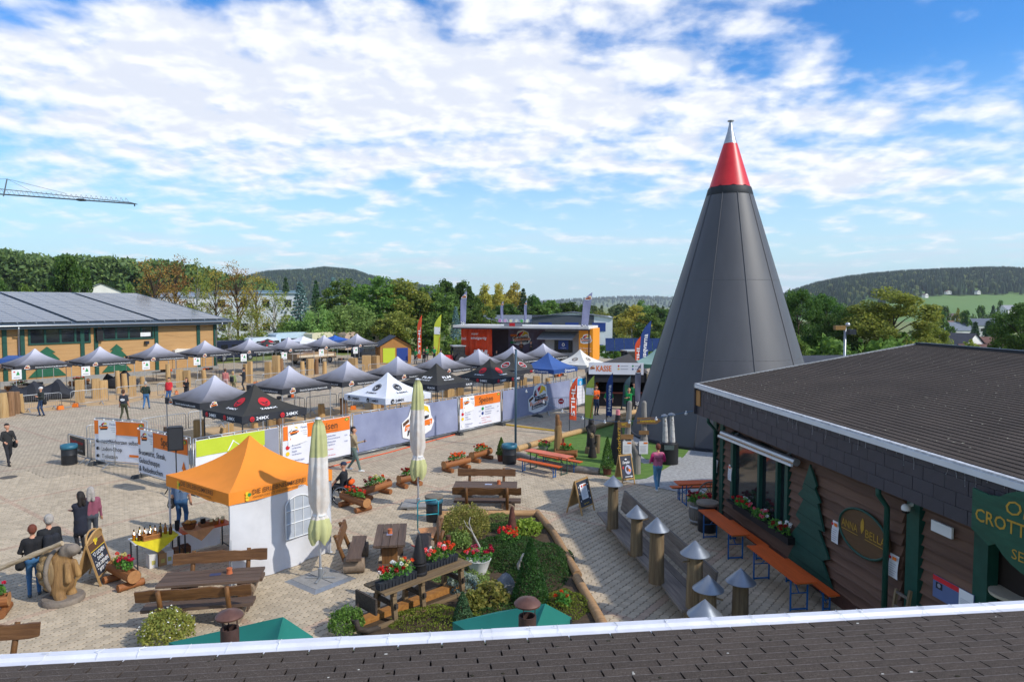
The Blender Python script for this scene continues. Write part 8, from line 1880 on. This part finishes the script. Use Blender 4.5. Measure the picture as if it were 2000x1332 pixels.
def wheelchair():
    p = G(672, 980); rz = R(84)
    person('man in black T-shirt and cap sitting in the wheelchair', 0, 0, 1.74, 84, '#1f2228', '#22242a', hair=None, cap='#2a3448', pose='sit', arms='wheel', sleeve='short', loc=(p.x, p.y, 0))
    t = thing('wheelchair', 'sporty wheelchair with large spoked wheels and an orange bag', 'wheelchair', p, rz)
    for sx in (-1, 1):
        ring = [(sx*(.30+.05*math.sin(a)*-1), .0+.31*math.cos(a), .31+.31*math.sin(a)) for a in [2*math.pi*k/28 for k in range(28)]]
        w = MB().tube(ring, .022, 6, closed=True).build('wheel', m_rubber, t, smooth=True); r2 = MB().tube([(x+sx*.02, y*.9, .31+(z-.31)*.9) for x, y, z in ring], .009, 5, closed=True).build('push_rim', m_alu, w)
        sp = MB(); [sp.tube([(sx*.30, 0, .31), ring[k]], .003, 3) for k in range(0, 28, 2)]; sp.build('spokes', m_alu, w); MB().tube([(sx*.26, 0, .31), (sx*.34, 0, .31)], .03, 8).build('hub', m_dark, w)
        MB().tube([(sx*.2, -.12, .44), (sx*.2, .34, .46), (sx*.17, .46, .2), (sx*.12, .6, .1)], .016, 6).build('frame', m_dark, t, smooth=True); MB().tube([(sx*.2, -.12, .44), (sx*.2, -.2, .85)], .016, 6).build('back_tube', m_dark, t); MB().tube([(sx*.17-.012, .45, .07), (sx*.17+.012, .45, .07)], .065, 10).build('caster', m_rubber, t)
    MB().box((0, .1, .46), (.4, .44, .05)).build('seat', m_black, t); MB().box((0, -.18, .66), (.38, .03, .34)).build('backrest', m_black, t); MB().box((0, .6, .1), (.28, .14, .02)).build('footrest', m_dark, t)
    sdf_obj('bag', [((-.1, -.3, .5), (.1, -.3, .5), .1, .1, 0), ((-.1, -.28, .72), (.1, -.28, .72), .09, .09, 1)], [cl('#3a3844'), cl('#e0601e')], t, .03, .04)
wheelchair()

def stall():
    a, b = G(262, 1062, .75), G(452, 1020, .75); d = b-a; rz = math.atan2(d.y, d.x); L = d.length; a.z = 0; hw = .30
    def tbl(label, x0, x1, top):
        c = off(a, rz, (x0+x1)/2, .25); t = thing('stall_table', label, 'table', c, rz); w = x1-x0; MB().box((0, 0, .735), (w, .62, .03)).build('top', top, t)
        for x in (-w/2+.06, w/2-.06):
            for y in (-.28, .28): MB().bar((x, y, 0), (x, y, .72), .03, .03).build('leg', m_dark, t)
            MB().bar((x, -.28, .08), (x, .28, .08), .02, .03).build('stretcher', m_dark, t)
        return t
    t1 = tbl('folding stall table under a yellow cloth with honey bottles', 0, L*.46, m_white); t2 = tbl('orange stall table reaching into the orange tent', L*.47, L, m_bo)
    def cloth_(label, x, w, dep, col):
        o = MB().add([Vector((-w/2, .2, .006)), Vector((w/2, .2, .006)), Vector((w/2, -.318, .006)), Vector((-w/2, -.318, .006)), Vector((0, -.33, -dep))], [(3, 2, 1, 0), (4, 2, 3)]).build('table_cloth', cl(col)); c = off(a, rz, x, .25); o.location = (c.x, c.y, .752); o.rotation_euler = (0, 0, rz); tag(o, label, 'cloth')
    cloth_('bright yellow cloth hanging over the front of the stall table', L*.22, L*.42, .34, '#d8c82a'); cloth_('sunflower-print cloth hanging over the orange stall table', L*.66, L*.3, .3, '#d09a6a')
    def at(x, y): c = off(a, rz, x, y+.25); return (c.x, c.y, .758)
    m_h = M('honey_glass', '#a8640e', .15, .2, 5, spec=.8); m_hd = M('honey_dark', '#4e2608', .2, .2, 5, spec=.8); m_pale = M('honey_pale', '#c9a84a', .2, .15, spec=.8)
    bm_ = MB().lathe([(.04, 0), (.042, .02), (.042, .16), (.015, .21), (.015, .27), (0, .27)], 12).mesh('bottle', m_h); bd = bm_.copy(); bd.materials[0] = m_hd; bp = bm_.copy(); bp.materials[0] = m_pale; cp = MB().lathe([(.018, .25), (.018, .29), (0, .29)], 8).mesh('cap', m_black); jr = MB().lathe([(.045, 0), (.047, .08), (.04, .09), (0, .09)], 12).mesh('jar', m_h); jl = MB().lathe([(.047, .088), (.047, .11), (0, .11)], 12).mesh('lid', M('lid_gold', '#b8a060', .4))
    for k in range(12):
        t = thing('honey_bottle', 'dark-capped honey bottle, %s from the left among the bottles on the stall' % ORD[k], 'bottle', at(L*(.03+.034*k), (.02, -.12, .14)[k % 3]), 0, 'honey bottles'); link('bottle', (bm_, bd, bp)[k % 3], t); link('cap', cp, t)
    for k in range(9):
        t = thing('honey_jar', 'small honey jar, %s from the left on the orange stall table' % ORD[k], 'jar', at(L*(.80+.02*k), -.1+.1*(k % 3)), 0, 'honey jars'); link('jar', jr, t); link('lid', jl, t)
    def crate(label, x, y, w, dd, h, col):
        t = thing('wooden_crate', label, 'crate', at(x, y), rz); W = wood('crate'+col, col, '#8a5a30', 2, 0)
        for k in range(3):
            for s in (-1, 1): MB().box((0, s*dd/2, h*(k+.5)/3), (w, .015, h/3-.012)).build('slat', W, t); MB().box((s*w/2, 0, h*(k+.5)/3), (.015, dd, h/3-.012)).build('slat', W, t)
        MB().box((0, 0, .01), (w, dd, .02)).build('bottom', W, t)
    crate('slatted crate holding bottles on the yellow cloth', L*.17, -.16, .4, .2, .14, '#a8703a'); crate('flat crate of jars on the orange stall table', L*.77, -.02, .4, .26, .1, '#a06a3a')
    c = at(L*.58, 0); t = thing('wicker_basket', 'wicker basket heaped with bread on the stall', 'basket', c); MB().lathe([(.13, 0), (.19, .15), (.20, .16), (.17, .14), (0, .12)], 18).build('basket', M('wicker', '#7a4a24', .8, .3, 40, .8, 60), t, auto=40); g = MB(); rn = random.Random(2)
    for k in range(14): MB().sphere((rn.uniform(-.1, .1), rn.uniform(-.1, .1), .16+rn.uniform(0, .04)), (.05, .035, .03), 8, 5).build('roll', M('bread', '#b8803a', .8, .2, 9), t, smooth=True)
    for lb, x, y, w, h, col in (('white price card standing among the bottles', .155, -.05, .12, .18, '#e4e2d8'), ('black price board standing on the stall', .46, .05, .12, .26, '#1e1e20'), ('black card above the jars', .74, .1, .14, .14, '#241c18')):
        q = at(L*x, y); t = thing('price_card', lb, 'card', q, rz); MB().box((0, 0, h/2+.03), (w, .012, h)).build('card', M('card'+col, col, .6, .1, 20), t); MB().box((0, 0, .015), (w*.6, .06, .03)).build('stand', m_dark, t)
    for k, (x, col) in enumerate(((.18, '#d2d0cc'), (.27, '#a98258'), (.34, '#cfcdc8'), (.43, '#7a5230'), (.52, '#5e3a22'))):
        q = off(a, rz, L*x, .15); h = .36-.03*(k % 2); t = thing('carton', ('white carton, leftmost under the stall table', 'brown carton between the two white cartons', 'slim white carton with a yellow label under the stall', 'brown carton behind the bench, under the stall', 'dark brown crate at the right under the stall')[k], 'carton', q, rz+.1*math.sin(k*3)); MB().box((0, 0, h/2), (.2, .3, h)).build('box', M('carton'+col, col, .8, .08), t); MB().box((.0, -.152, h*.4), (.09, .004, h*.3)).build('box_label', M('label_y', '#b8b060', .7), t)
    o = MB().sheet(lambda u, w: Vector((L*.45*u+L*.5, .5+.02*math.sin(u*20), .05+.62*w)), 20, 3).build('counter_skirt', M('wall_white', '#e4e4e6')); o.location = a; o.rotation_euler = (0, 0, rz); tag(o, 'white cloth skirt behind the stall tables', 'cloth')
stall()
m_lg = wood('oak_block', '#c0a070', '#a28052', 1.5, 2, .8, .4); m_lg2 = wood('bark_block', '#927050', '#705238', 1.5, 2, .85, .5)
def blocks(where, items):
    for k, (px, py, w, h, rd) in enumerate(items):
        p = G(px, py); w *= .85; rnd = random.Random(int(px*3+py)); t = thing('wood_block', '%s, %s from the left %s' % ('upright round carving log' if rd else 'upright squared carving block', ORD[k], where), 'log', p, rnd.uniform(-.5, .9), 'carving logs')
        if rd: MB().tube([(0, 0, 0), (.0, 0, h*.5), (rnd.uniform(-.05, .05), 0, h)], [w*.52, w*.5, w*.46], 11, wob=.04).build('trunk', m_lg if rd == 1 else m_lg2, t, auto=40)
        else: MB().box((0, 0, h/2), (w, w*.9, h), taper=.97).build('block', m_lg, t)
blocks('under the back row of tents', [(8, 815, .6, 1.5, 1), (22, 812, .5, 1.5, 2), (34, 808, .45, 1.4, 2), (42, 806, .4, 1.2, 1), (157, 786, .55, 1.6, 0), (188, 778, .6, 1.45, 0), (203, 777, .6, 1.3, 0), (231, 768, .4, 1.75, 1), (244, 767, .5, 1.5, 1), (260, 773, .5, 1.5, 0), (279, 765, .45, 1.2, 1), (329, 752, .45, 1.8, 1), (352, 756, .6, 1.5, 0), (366, 756, .5, 1.4, 0), (399, 752, .45, 1.3, 1), (480, 746, .4, 1.6, 0), (489, 748, .4, 1.9, 0)])
blocks('under the far half of the back row', [(524, 738, .6, 1.5, 0), (540, 735, .7, 2.0, 0), (550, 734, .5, 1.7, 2), (591, 734, .5, 1.4, 1), (606, 732, .7, 1.6, 0), (618, 731, .5, 1.5, 2), (634, 730, .5, 1.2, 1), (690, 726, .9, 1.4, 0), (716, 722, 1.0, 1.5, 0), (733, 720, .9, 1.4, 0)])
blocks('under the tents behind the banner fence', [(326, 850, .4, .45, 2), (390, 855, .6, .95, 0), (436, 850, .4, .4, 1), (450, 845, .4, .5, 0), (498, 836, .4, .7, 1), (534, 832, .5, .9, 0), (548, 832, .55, .85, 2), (628, 814, .5, .8, 1), (672, 812, .55, 1.1, 2), (735, 800, .6, .8, 0), (748, 798, .5, .7, 2), (878, 775, .7, 1.0, 0), (898, 772, .7, 1.1, 0), (990, 768, .5, .9, 0), (1004, 766, .5, .9, 2), (1022, 764, .6, 1.1, 0), (1048, 758, .6, 1.0, 0), (1070, 757, .5, .8, 1)])
def work_tables():
    for k, (px, py) in enumerate(((60, 772), (320, 742), (410, 738), (600, 718), (670, 716), (560, 800), (700, 790), (1090, 752))):
        t = thing('work_bench', 'folding work table with tools, %s of those under the tents' % ORD[k], 'table', G(px, py), UA, 'work tables'); MB().box((0, 0, .74), (1.8, .7, .04)).build('top', W_GREY, t)
        for x in (-.8, .8):
            for y in (-.3, .3): MB().bar((x, y, 0), (x, y, .72), .03, .03).build('leg', m_dark, t)
        rn = random.Random(k)
        for q in range(5):
            c = rn.choice((m_bo, m_black, m_dark, W_WARM)); MB().box((rn.uniform(-.7, .7), rn.uniform(-.2, .2), .76+.09), (rn.uniform(.15, .4), .2, .18), rz=rn.random()).build('tool_box', c, t)
    for k, (px, py) in enumerate(((148, 795), (118, 800), (345, 770), (500, 752), (600, 745), (700, 735), (690, 800))):
        p = G(px, py); t = thing('chainsaw', 'orange chainsaw on the ground, %s of those by the tents' % ORD[k], 'chainsaw', p, k*1.1, 'chainsaws'); MB().box((0, 0, .14), (.38, .22, .24), taper=.8).build('engine', PR[PO], t); MB().box((.45, 0, .1), (.55, .02, .09)).build('guide_bar', m_steel, t); MB().tube([(-.15, 0, .2), (-.05, 0, .34), (.15, 0, .3), (.2, 0, .2)], .015, 5).build('handle', m_black, t)
    for k, (px, py) in enumerate(((58, 783), (105, 778), (236, 757))):
        t = thing('tarp_heap', ('dark tarpaulin heap at the hall wall, left one', 'dark tarpaulin heap at the hall wall, right one', 'dark awning wall under the third tent')[k], 'tarpaulin', G(px, py)); mb = MB().sphere((0, 0, .4), (1.5, .8, .75), 14, 8); mb.v = [(x, y, max(0, z*(1+.3*math.sin(x*4+y*3)))) for x, y, z in mb.v]; mb.build('tarp', cloth('tarp', '#2c2e34'), t, auto=30)
    for k in range(8):
        tp = ((68, 680), (195, 675.9), (305.6, 669.2), (400, 664.3), (487, 660), (563, 657.6), (632.7, 654), (697, 651.4))[k]; c = G(*tp, 3.5); q = c-U*1.8+V*1.9; o = MB().box((0, 0, 0), (.62, .02, .72)).build('number_card', m_white); o.location = (q.x, q.y, 1.72); o.rotation_euler = (0, 0, UA); tag(o, 'white starter card on the front leg of the %s back-row tent' % ORD[k], 'card', 'starter cards'); g = MB(); f = lambda u, w: Vector((u, -.015, w)); polyg(g, f, [(-.05, -.05), (.2, -.05), (.08, .25)], PGN); disc(g, f, -.15, .2, .06, .06, 8, PRD); polyg(g, f, [(-.2, -.25), (.2, -.25), (.2, -.2), (-.2, -.2)], PG); g.build('lettering', PR, o)
work_tables()
def vehicle(label, px, py, Y, L, col, kind, rz=UA, col2=None):
    g = atY(px, py, Y); t = thing({'van': 'parked_van', 'camper': 'camper_van', 'pickup': 'pickup_truck', 'car': 'parked_car'}[kind], label, 'van' if kind == 'van' else kind, (g.x, Y, 0), rz); m_p = M('paint'+col, col, .3, .05, 2, spec=.6)
    pr = {'van': [(0, .35), (0, 2.3), (.3, 2.45), (3.6, 2.45), (4.4, 1.5), (5.2, 1.2), (5.3, .4)], 'camper': [(0, .4), (0, 2.7), (.4, 2.9), (5.0, 2.95), (5.6, 2.4), (5.5, 1.7), (6.3, 1.3), (6.4, .4)], 'pickup': [(0, .5), (0, 1.2), (2.2, 1.25), (2.5, 1.95), (3.9, 1.95), (4.5, 1.3), (5.6, 1.15), (5.7, .5)], 'car': [(0, .35), (.05, 1.0), (.5, 1.45), (2.4, 1.5), (3.2, 1.0), (4.3, .85), (4.4, .4)]}[kind]
    k = L/max(p[0] for p in pr); W = 1.95; mtx = Matrix(((k, 0, 0, -L/2), (0, 0, 1, -W/2), (0, 1, 0, 0), (0, 0, 0, 1))); MB().prism(pr, mtx, W).build('body', m_p, t)
    if col2: MB().box((0, -W/2-.012, .9), (L*.9, .01, .28)).build('stripe', M('paint'+col2, col2, .4), t)
    for x in (-.32, .32):
        for y in (-W/2+.06, W/2-.06): w = MB().tube([(x*L, y-.12, .35), (x*L, y+.12, .35)], .35, 16).build('wheel', m_rubber, t, auto=40); MB().tube([(x*L, y-.125, .35), (x*L, y+.125, .35)], .19, 12).build('rim', m_alu, w, auto=40)
    zw = {'van': 1.75, 'camper': 1.9, 'pickup': 1.62, 'car': 1.2}[kind]
    for x, w in (((-.3, .16), (-.05, .16), (.2, .14)) if kind != 'pickup' else ((-.02, .1), (.12, .09))): MB().box((x*L, -W/2-.008, zw), (w*L, .02, .5 if kind != 'car' else .3)).build('window', m_glass, t)
    for s in (-1, 1): MB().box((L/2-.02, s*W*.36, .8), (.06, .3, .16)).build('headlight', m_alu, t)
vehicle('dark blue van beside the hall corner', 455, 700, 84, 5.4, '#1c2338', 'van'); vehicle('white van with lettering right of the dark van', 520, 696, 92, 5.2, '#c9d4de', 'van'); vehicle('pale blue camper behind the back tents', 570, 694, 96, 6.2, '#b4c8d4', 'camper'); vehicle('cream camper behind the blue pavilion', 640, 694, 98, 6.6, '#cfc7a8', 'camper'); vehicle('long beige camper before the willow', 705, 696, 100, 7.2, '#c2a898', 'camper', col2='#6a3a30'); vehicle('beige pickup truck under the back tents', 610, 712, 80, 5.5, '#a08468', 'pickup', col2='#d8c8b0'); vehicle('dark car right of the pickup truck', 722, 704, 86, 4.4, '#23262c', 'car')
def tractor(label, px, py, s=1.):
    t = thing('tractor', label, 'tractor', G(px, py), R(200)); m_r = PR[PRD]
    MB().box((.9, 0, 1.0), (1.5, .75, .6), taper=.9).build('hood', m_r, t); MB().box((-.5, 0, .9), (1.2, 1.0, .5)).build('chassis', m_dark, t); MB().box((-.5, 0, 2.3), (1.5, 1.35, .12)).build('cab_roof', m_alu, t); MB().box((-.5, 0, 1.7), (1.2, 1.15, 1.05)).build('cab_glass', m_glass, t)
    for x in (-1.1, .15):
        for y in (-.6, .6): MB().bar((x, y, 1.1), (x, y, 2.25), .07, .07).build('cab_post', m_dark, t)
    for x, r in ((-.7, .75), (1.2, .5)):
        for y in (-.75, .75): w = MB().tube([(x, y-.18, r), (x, y+.18, r)], r, 18).build('wheel', m_rubber, t, auto=40); MB().tube([(x, y-.19, r), (x, y+.19, r)], r*.5, 12).build('rim', m_alu, w, auto=40)
    MB().bar((1.4, -.45, 1.0), (2.6, -.45, .5), .1, .14).bar((1.4, .45, 1.0), (2.6, .45, .5), .1, .14).build('loader_arm', m_r, t); MB().box((2.75, 0, .4), (.4, 1.5, .5)).build('bucket', m_r, t)
tractor('small red tractor with cab left of the orange stage curtain', 886, 716); tractor('red loader behind the dark booth tent left of the cone', 1222, 730)
def house(label, px, py, Y, w, d, h, rh, rz, wall, roof, wins=3, name='house', z=None, ridge='x', rows=1):
    g = atY(px, py, Y); z = g.z if z is None else z; t = thing(name, label, 'house' if name == 'house' else 'building', (g.x, Y, z-.0), rz); m_w = M('wall'+wall, wall, .85, .08, .6); m_r = M('roof'+roof, roof, .8, .15, 1.5)
    MB().box((0, 0, h/2-.5), (w, d, h+1)).build('wall', m_w, t); o = .35
    if ridge == 'x': MB().add([(-w/2-o, -d/2-o, h-.1), (w/2+o, -d/2-o, h-.1), (w/2+o, 0, h+rh), (-w/2-o, 0, h+rh), (w/2+o, d/2+o, h-.1), (-w/2-o, d/2+o, h-.1)], [(0, 1, 2, 3), (3, 2, 4, 5)]).build('roof', m_r, t); gv = [[(s*w/2, -d/2, h), (s*w/2, d/2, h), (s*w/2, 0, h+rh-.12)] for s in (-1, 1)]
    else: MB().add([(-w/2-o, -d/2-o, h-.1), (-w/2-o, d/2+o, h-.1), (0, d/2+o, h+rh), (0, -d/2-o, h+rh), (w/2+o, d/2+o, h-.1), (w/2+o, -d/2-o, h-.1)], [(0, 3, 2, 1), (3, 5, 4, 2)]).build('roof', m_r, t); gv = [[(-w/2, s*d/2, h), (w/2, s*d/2, h), (0, s*d/2, h+rh-.12)] for s in (-1, 1)]
    for q in gv: MB().add(q, [(0, 1, 2)]).build('gable', m_w, t)
    for r in range(rows):
        for k in range(wins):
            x = -w/2+w*(k+.5)/wins; f = MB().box((x, -d/2-.02, h*(r+.55)/rows), (min(1.3, w/wins*.55), .06, min(1.3, h/rows*.5))).build('window', m_glass, t); MB().box((x, -d/2-.04, h*(r+.55)/rows+min(1.3, h/rows*.5)/2+.06), (min(1.5, w/wins*.62), .1, .12)).build('lintel', m_dark if wall != '#d4d8da' else PR[PB], f)
    return t
def warehouse():
    t = house('white and grey warehouse with blue window frames behind the stage', 1118, 672, 125, 14, 12, 7.6, .9, R(-6), '#d4d8da', '#565c66', 3, 'warehouse', -3.0, 'y', 2)
    for s in range(3): MB().box((-7+14*(s+.5)/3, -6.05, 7.6*.78), (2.3, .08, 1.5)).build('window_surround', PR[PB], t)
    MB().box((-1.6, -6.02, 6.3), (10.8, .04, 3.4)).build('dark_cladding', M('clad_grey', '#4d525c', .7, .05), t)
    house('long white warehouse wing left of the grey gable', 1040, 668, 132, 22, 14, 6.6, 1.2, R(-6), '#d4d8da', '#6a7078', 6, 'warehouse', -3.0, 'x', 1)
warehouse()
house('white hall behind the autumn trees', 452, 668, 150, 26, 14, 9.5, 1.0, UA-.7, '#d8d8d6', '#7d8894', 6, 'warehouse', -1, 'x', 2); house('low white building right of the hall roof', 510, 690, 135, 16, 10, 9, .6, R(10), '#cfd4d6', '#5f7a82', 4, 'warehouse', 0, 'x', 2)
house('white gabled roof behind the solar roof', 196, 600, 125, 11, 10, 5.5, 2.6, R(35), '#dad8d0', '#cfcfc8', 2, 'house', 2.5, 'y'); house('dark roofed barn at the far left behind the solar roof', 55, 598, 140, 14, 9, 6.2, 2.0, R(20), '#c8c8c4', '#4a4d55', 2, 'house', 1.0)
ht = house('wooden hut with dark gable roof near the campers', 768, 704, 80, 3.6, 3.0, 2.1, 1.15, R(22), '#a8763e', '#3a3f47', 0, 'wooden_hut', 0, 'y'); MB().box((-.8, -1.53, 1.0), (1.4, .03, 1.7)).build('lime_panel', PR[PLM], ht); MB().box((.75, -1.53, 1.0), (1.3, .03, 1.7)).build('blue_panel', PR[PB], ht); house('shed with dark roof right behind the cone', 1602, 730, 48, 5.2, 4.4, 2.3, 1.0, R(8), '#5a4436', '#3c4048', 1, 'shed', 0)
for lb, px, Y, ytop, w, wall, roof, rz in (('white gabled house with dark roof in the valley', 1872, 150, 650, 9, '#e0ddd6', '#45444a', .5), ('brown roofed house right of the white gable', 1910, 165, 658, 12, '#a08a78', '#6a4a40', .1), ('reddish brown roof behind the shop ridge', 1935, 145, 672, 12, '#b0a494', '#65463c', -.1), ('grey roofed house at the foot of the slope', 1860, 260, 629, 13, '#c8c8c4', '#6e7680', .2), ('white house with steep roof in the village', 1843, 300, 626, 9, '#e4e2dc', '#8a6a58', .9), ('grey house among the village trees', 1918, 320, 622, 14, '#c4c2bc', '#5e646e', 0), ('small white house at the meadow edge', 1968, 420, 596, 10, '#e6e4e0', '#8c8e94', .3), ('pale house higher on the village slope', 1855, 500, 612, 12, '#dcdad4', '#6a5a56', -.2), ('distant white farmhouse below the wood', 1806, 900, 573, 6, '#e2e0da', '#7a6a62', .4), ('distant farmhouse among trees left of the meadow end', 1850, 1000, 567, 7, '#d8d6d0', '#7d5a50', 0), ('far white building by the hedge', 1908, 1000, 567, 6, '#e2e0da', '#6a6a70', .2), ('yellowish house in the trees left of the cone', 1262, 330, 616, 9, '#d8cfa8', '#5a5654', .3), ('blue-grey roofed house at the right edge behind the shop', 1985, 130, 678, 10, '#c8ccd0', '#7a8698', .2)):
    top = atY(px, ytop, Y).z; house(lb, px, 600, Y, w, w*.8, 5.0 if Y < 800 else 3.0, 3.0 if Y < 800 else 2.0, rz, wall, roof, 2, 'house', top-(8.0 if Y < 800 else 5.0), 'y' if w < 10 else 'x')
for k, (px, ytop, Y, wp, kd) in enumerate(((1838, 612, 210, 34, 'small'), (1858, 640, 170, 30, 'small'), (1885, 610, 260, 30, 'small'), (1905, 628, 220, 34, 'smallconifer'), (1930, 626, 200, 40, 'smallconifer'), (1950, 618, 240, 34, 'small'), (1895, 664, 140, 34, 'smallolive'), (1872, 604, 340, 24, 'smallolive'), (1915, 600, 360, 26, 'small'), (1940, 596, 400, 22, 'smallconifer'), (1955, 590, 420, 18, 'small'), (1880, 622, 300, 30, 'smallolive'), (1965, 642, 160, 40, 'small'), (1845, 600, 420, 26, 'small'))):
    tree('small village tree, %s of those on the slope right of the large lime' % ORD[k], px, ytop, Y, wp, kd, 'village trees')
def hedge(label, pts, Y, h, n, seed):
    rng = np.random.default_rng(seed); t = rng.random(n); x0, x1 = atY(pts[0], 650, Y).x, atY(pts[1], 650, Y).x; P = np.stack([x0+(x1-x0)*t, Y+rng.normal(size=n)*1.2+3*np.sin(t*9), h*(rng.random(n)**.8)*(.65+.35*np.sin(t*37)*np.cos(t*71))+terr(0, Y)], 1); stuff(link('hedge', leaf_mesh('hedge', leaves_arr(P, .28, rng), L_GREEN)), label, 'hedge')
hedge('shrubby undergrowth below the trees behind the campers', (430, 900), 104, 5.0, 9000, 1); hedge('undergrowth behind the stage', (860, 1060), 100, 3.2, 4000, 2); hedge('undergrowth around the solar field left of the cone', (1160, 1330), 118, 3.0, 3500, 3); hedge('green undergrowth beside the cone behind the shop', (1530, 1840), 62, 4.2, 7000, 4)
def solar_field():
    p = atY(1262, 676, 95); t = thing('solar_array', 'ground-mounted blue solar panels left of the cone', 'solar panels', (p.x, 95, 0), R(-4))
    for k in range(8): o = MB().box((0, 0, 0), (1.25, 2.1, .05)).build('panel', M('pv_blue', '#22335c', .2, .15, 2, spec=.7), t); o.location = (-5+k*1.3, 0, 1.25); o.rotation_euler = (R(55), 0, 0)
    for k in range(4): MB().bar((-4.5+k*2.6, .3, 0), (-4.5+k*2.6, .3, 1.4), .08, .08).build('support', m_steel, t)
solar_field()
def crane():
    Y = 150; a = atY(-30, 377, Y); b = atY(263, 398, Y); t = thing('tower_crane', 'lattice jib of a tower crane reaching in from the left', 'crane', (a.x, Y, 0)); m_c = M('crane_grey', '#6a7078', .5, .1, metal=.3); d = b-a; n = 30; o = Vector((a.x, Y, 0)); h = 1.15
    lo = [a+d*(i/n)-o for i in range(n+1)]; up = [p+Zv*h*(1 if i < n-1 else .2) for i, p in enumerate(lo)]; j = MB(); j.tube([lo[0], lo[-1]], .09, 5); j.tube([lo[0]+Vector((0, 1.1, 0)), lo[-1]+Vector((0, 1.1, 0))], .09, 5); j.tube([up[2]+Vector((0, .55, 0)), up[-2]+Vector((0, .55, 0)), lo[-1]+Vector((0, .55, 0))], .08, 5)
    for i in range(2, n-1): q = up[i]+Vector((0, .55, 0)); j.tube([lo[i], q], .045, 4); j.tube([q, lo[i+1]], .045, 4)
    j.build('jib', m_c, t); pk = atY(14, 350, Y)-o; bs = atY(7, 384, Y)-o; MB().tube([bs, pk], .12, 6).build('apex_mast', m_c, t); MB().tube([pk, up[16]+Vector((0, .5, 0))], .03, 4).tube([pk, up[9]+Vector((0, .5, 0))], .025, 4).tube([pk, pk+Vector((-14, 0, -.3))], .03, 4).build('tie_cables', m_dark, t)
    MB().box(atY(159, 391, Y)-o, (1.4, 1.2, .4)).build('trolley', m_dark, t); MB().tube([b-o, b-o-Zv*.6], .14, 6).build('tip', m_dark, t); m0 = Vector((-8, 0, 0)); ms = MB()
    for x in (-.8, .8):
        for y in (-.8, .8): ms.tube([m0+Vector((x, y, -1)), m0+Vector((x, y, a.z))], .1, 5)
    for k in range(14): z = k*2.1; ms.tube([m0+Vector((-.8, -.8, z)), m0+Vector((.8, -.8, z+2.1))], .05, 4); ms.tube([m0+Vector((.8, .8, z)), m0+Vector((-.8, .8, z+2.1))], .05, 4)
    ms.build('mast', m_c, t); MB().tube([m0+Vector((0, 0, a.z)), lo[0]], .12, 5).build('jib_root', m_c, t)
crane()
def haze():
    m = bpy.data.materials.new('haze_air'); m.use_nodes = True; nt = m.node_tree; nt.nodes.remove(nt.nodes['Principled BSDF']); v = N(nt, 'ShaderNodeVolumePrincipled')
    v.inputs['Color'].default_value = (.86, .92, 1, 1); v.inputs['Density'].default_value = 9e-5; v.inputs['Anisotropy'].default_value = .2
    nt.links.new(v.outputs[0], nt.nodes['Material Output'].inputs['Volume'])
    o = MB().box((0, 0, 120), (17000, 17000, 340)).build('haze', m); stuff(o)
haze()
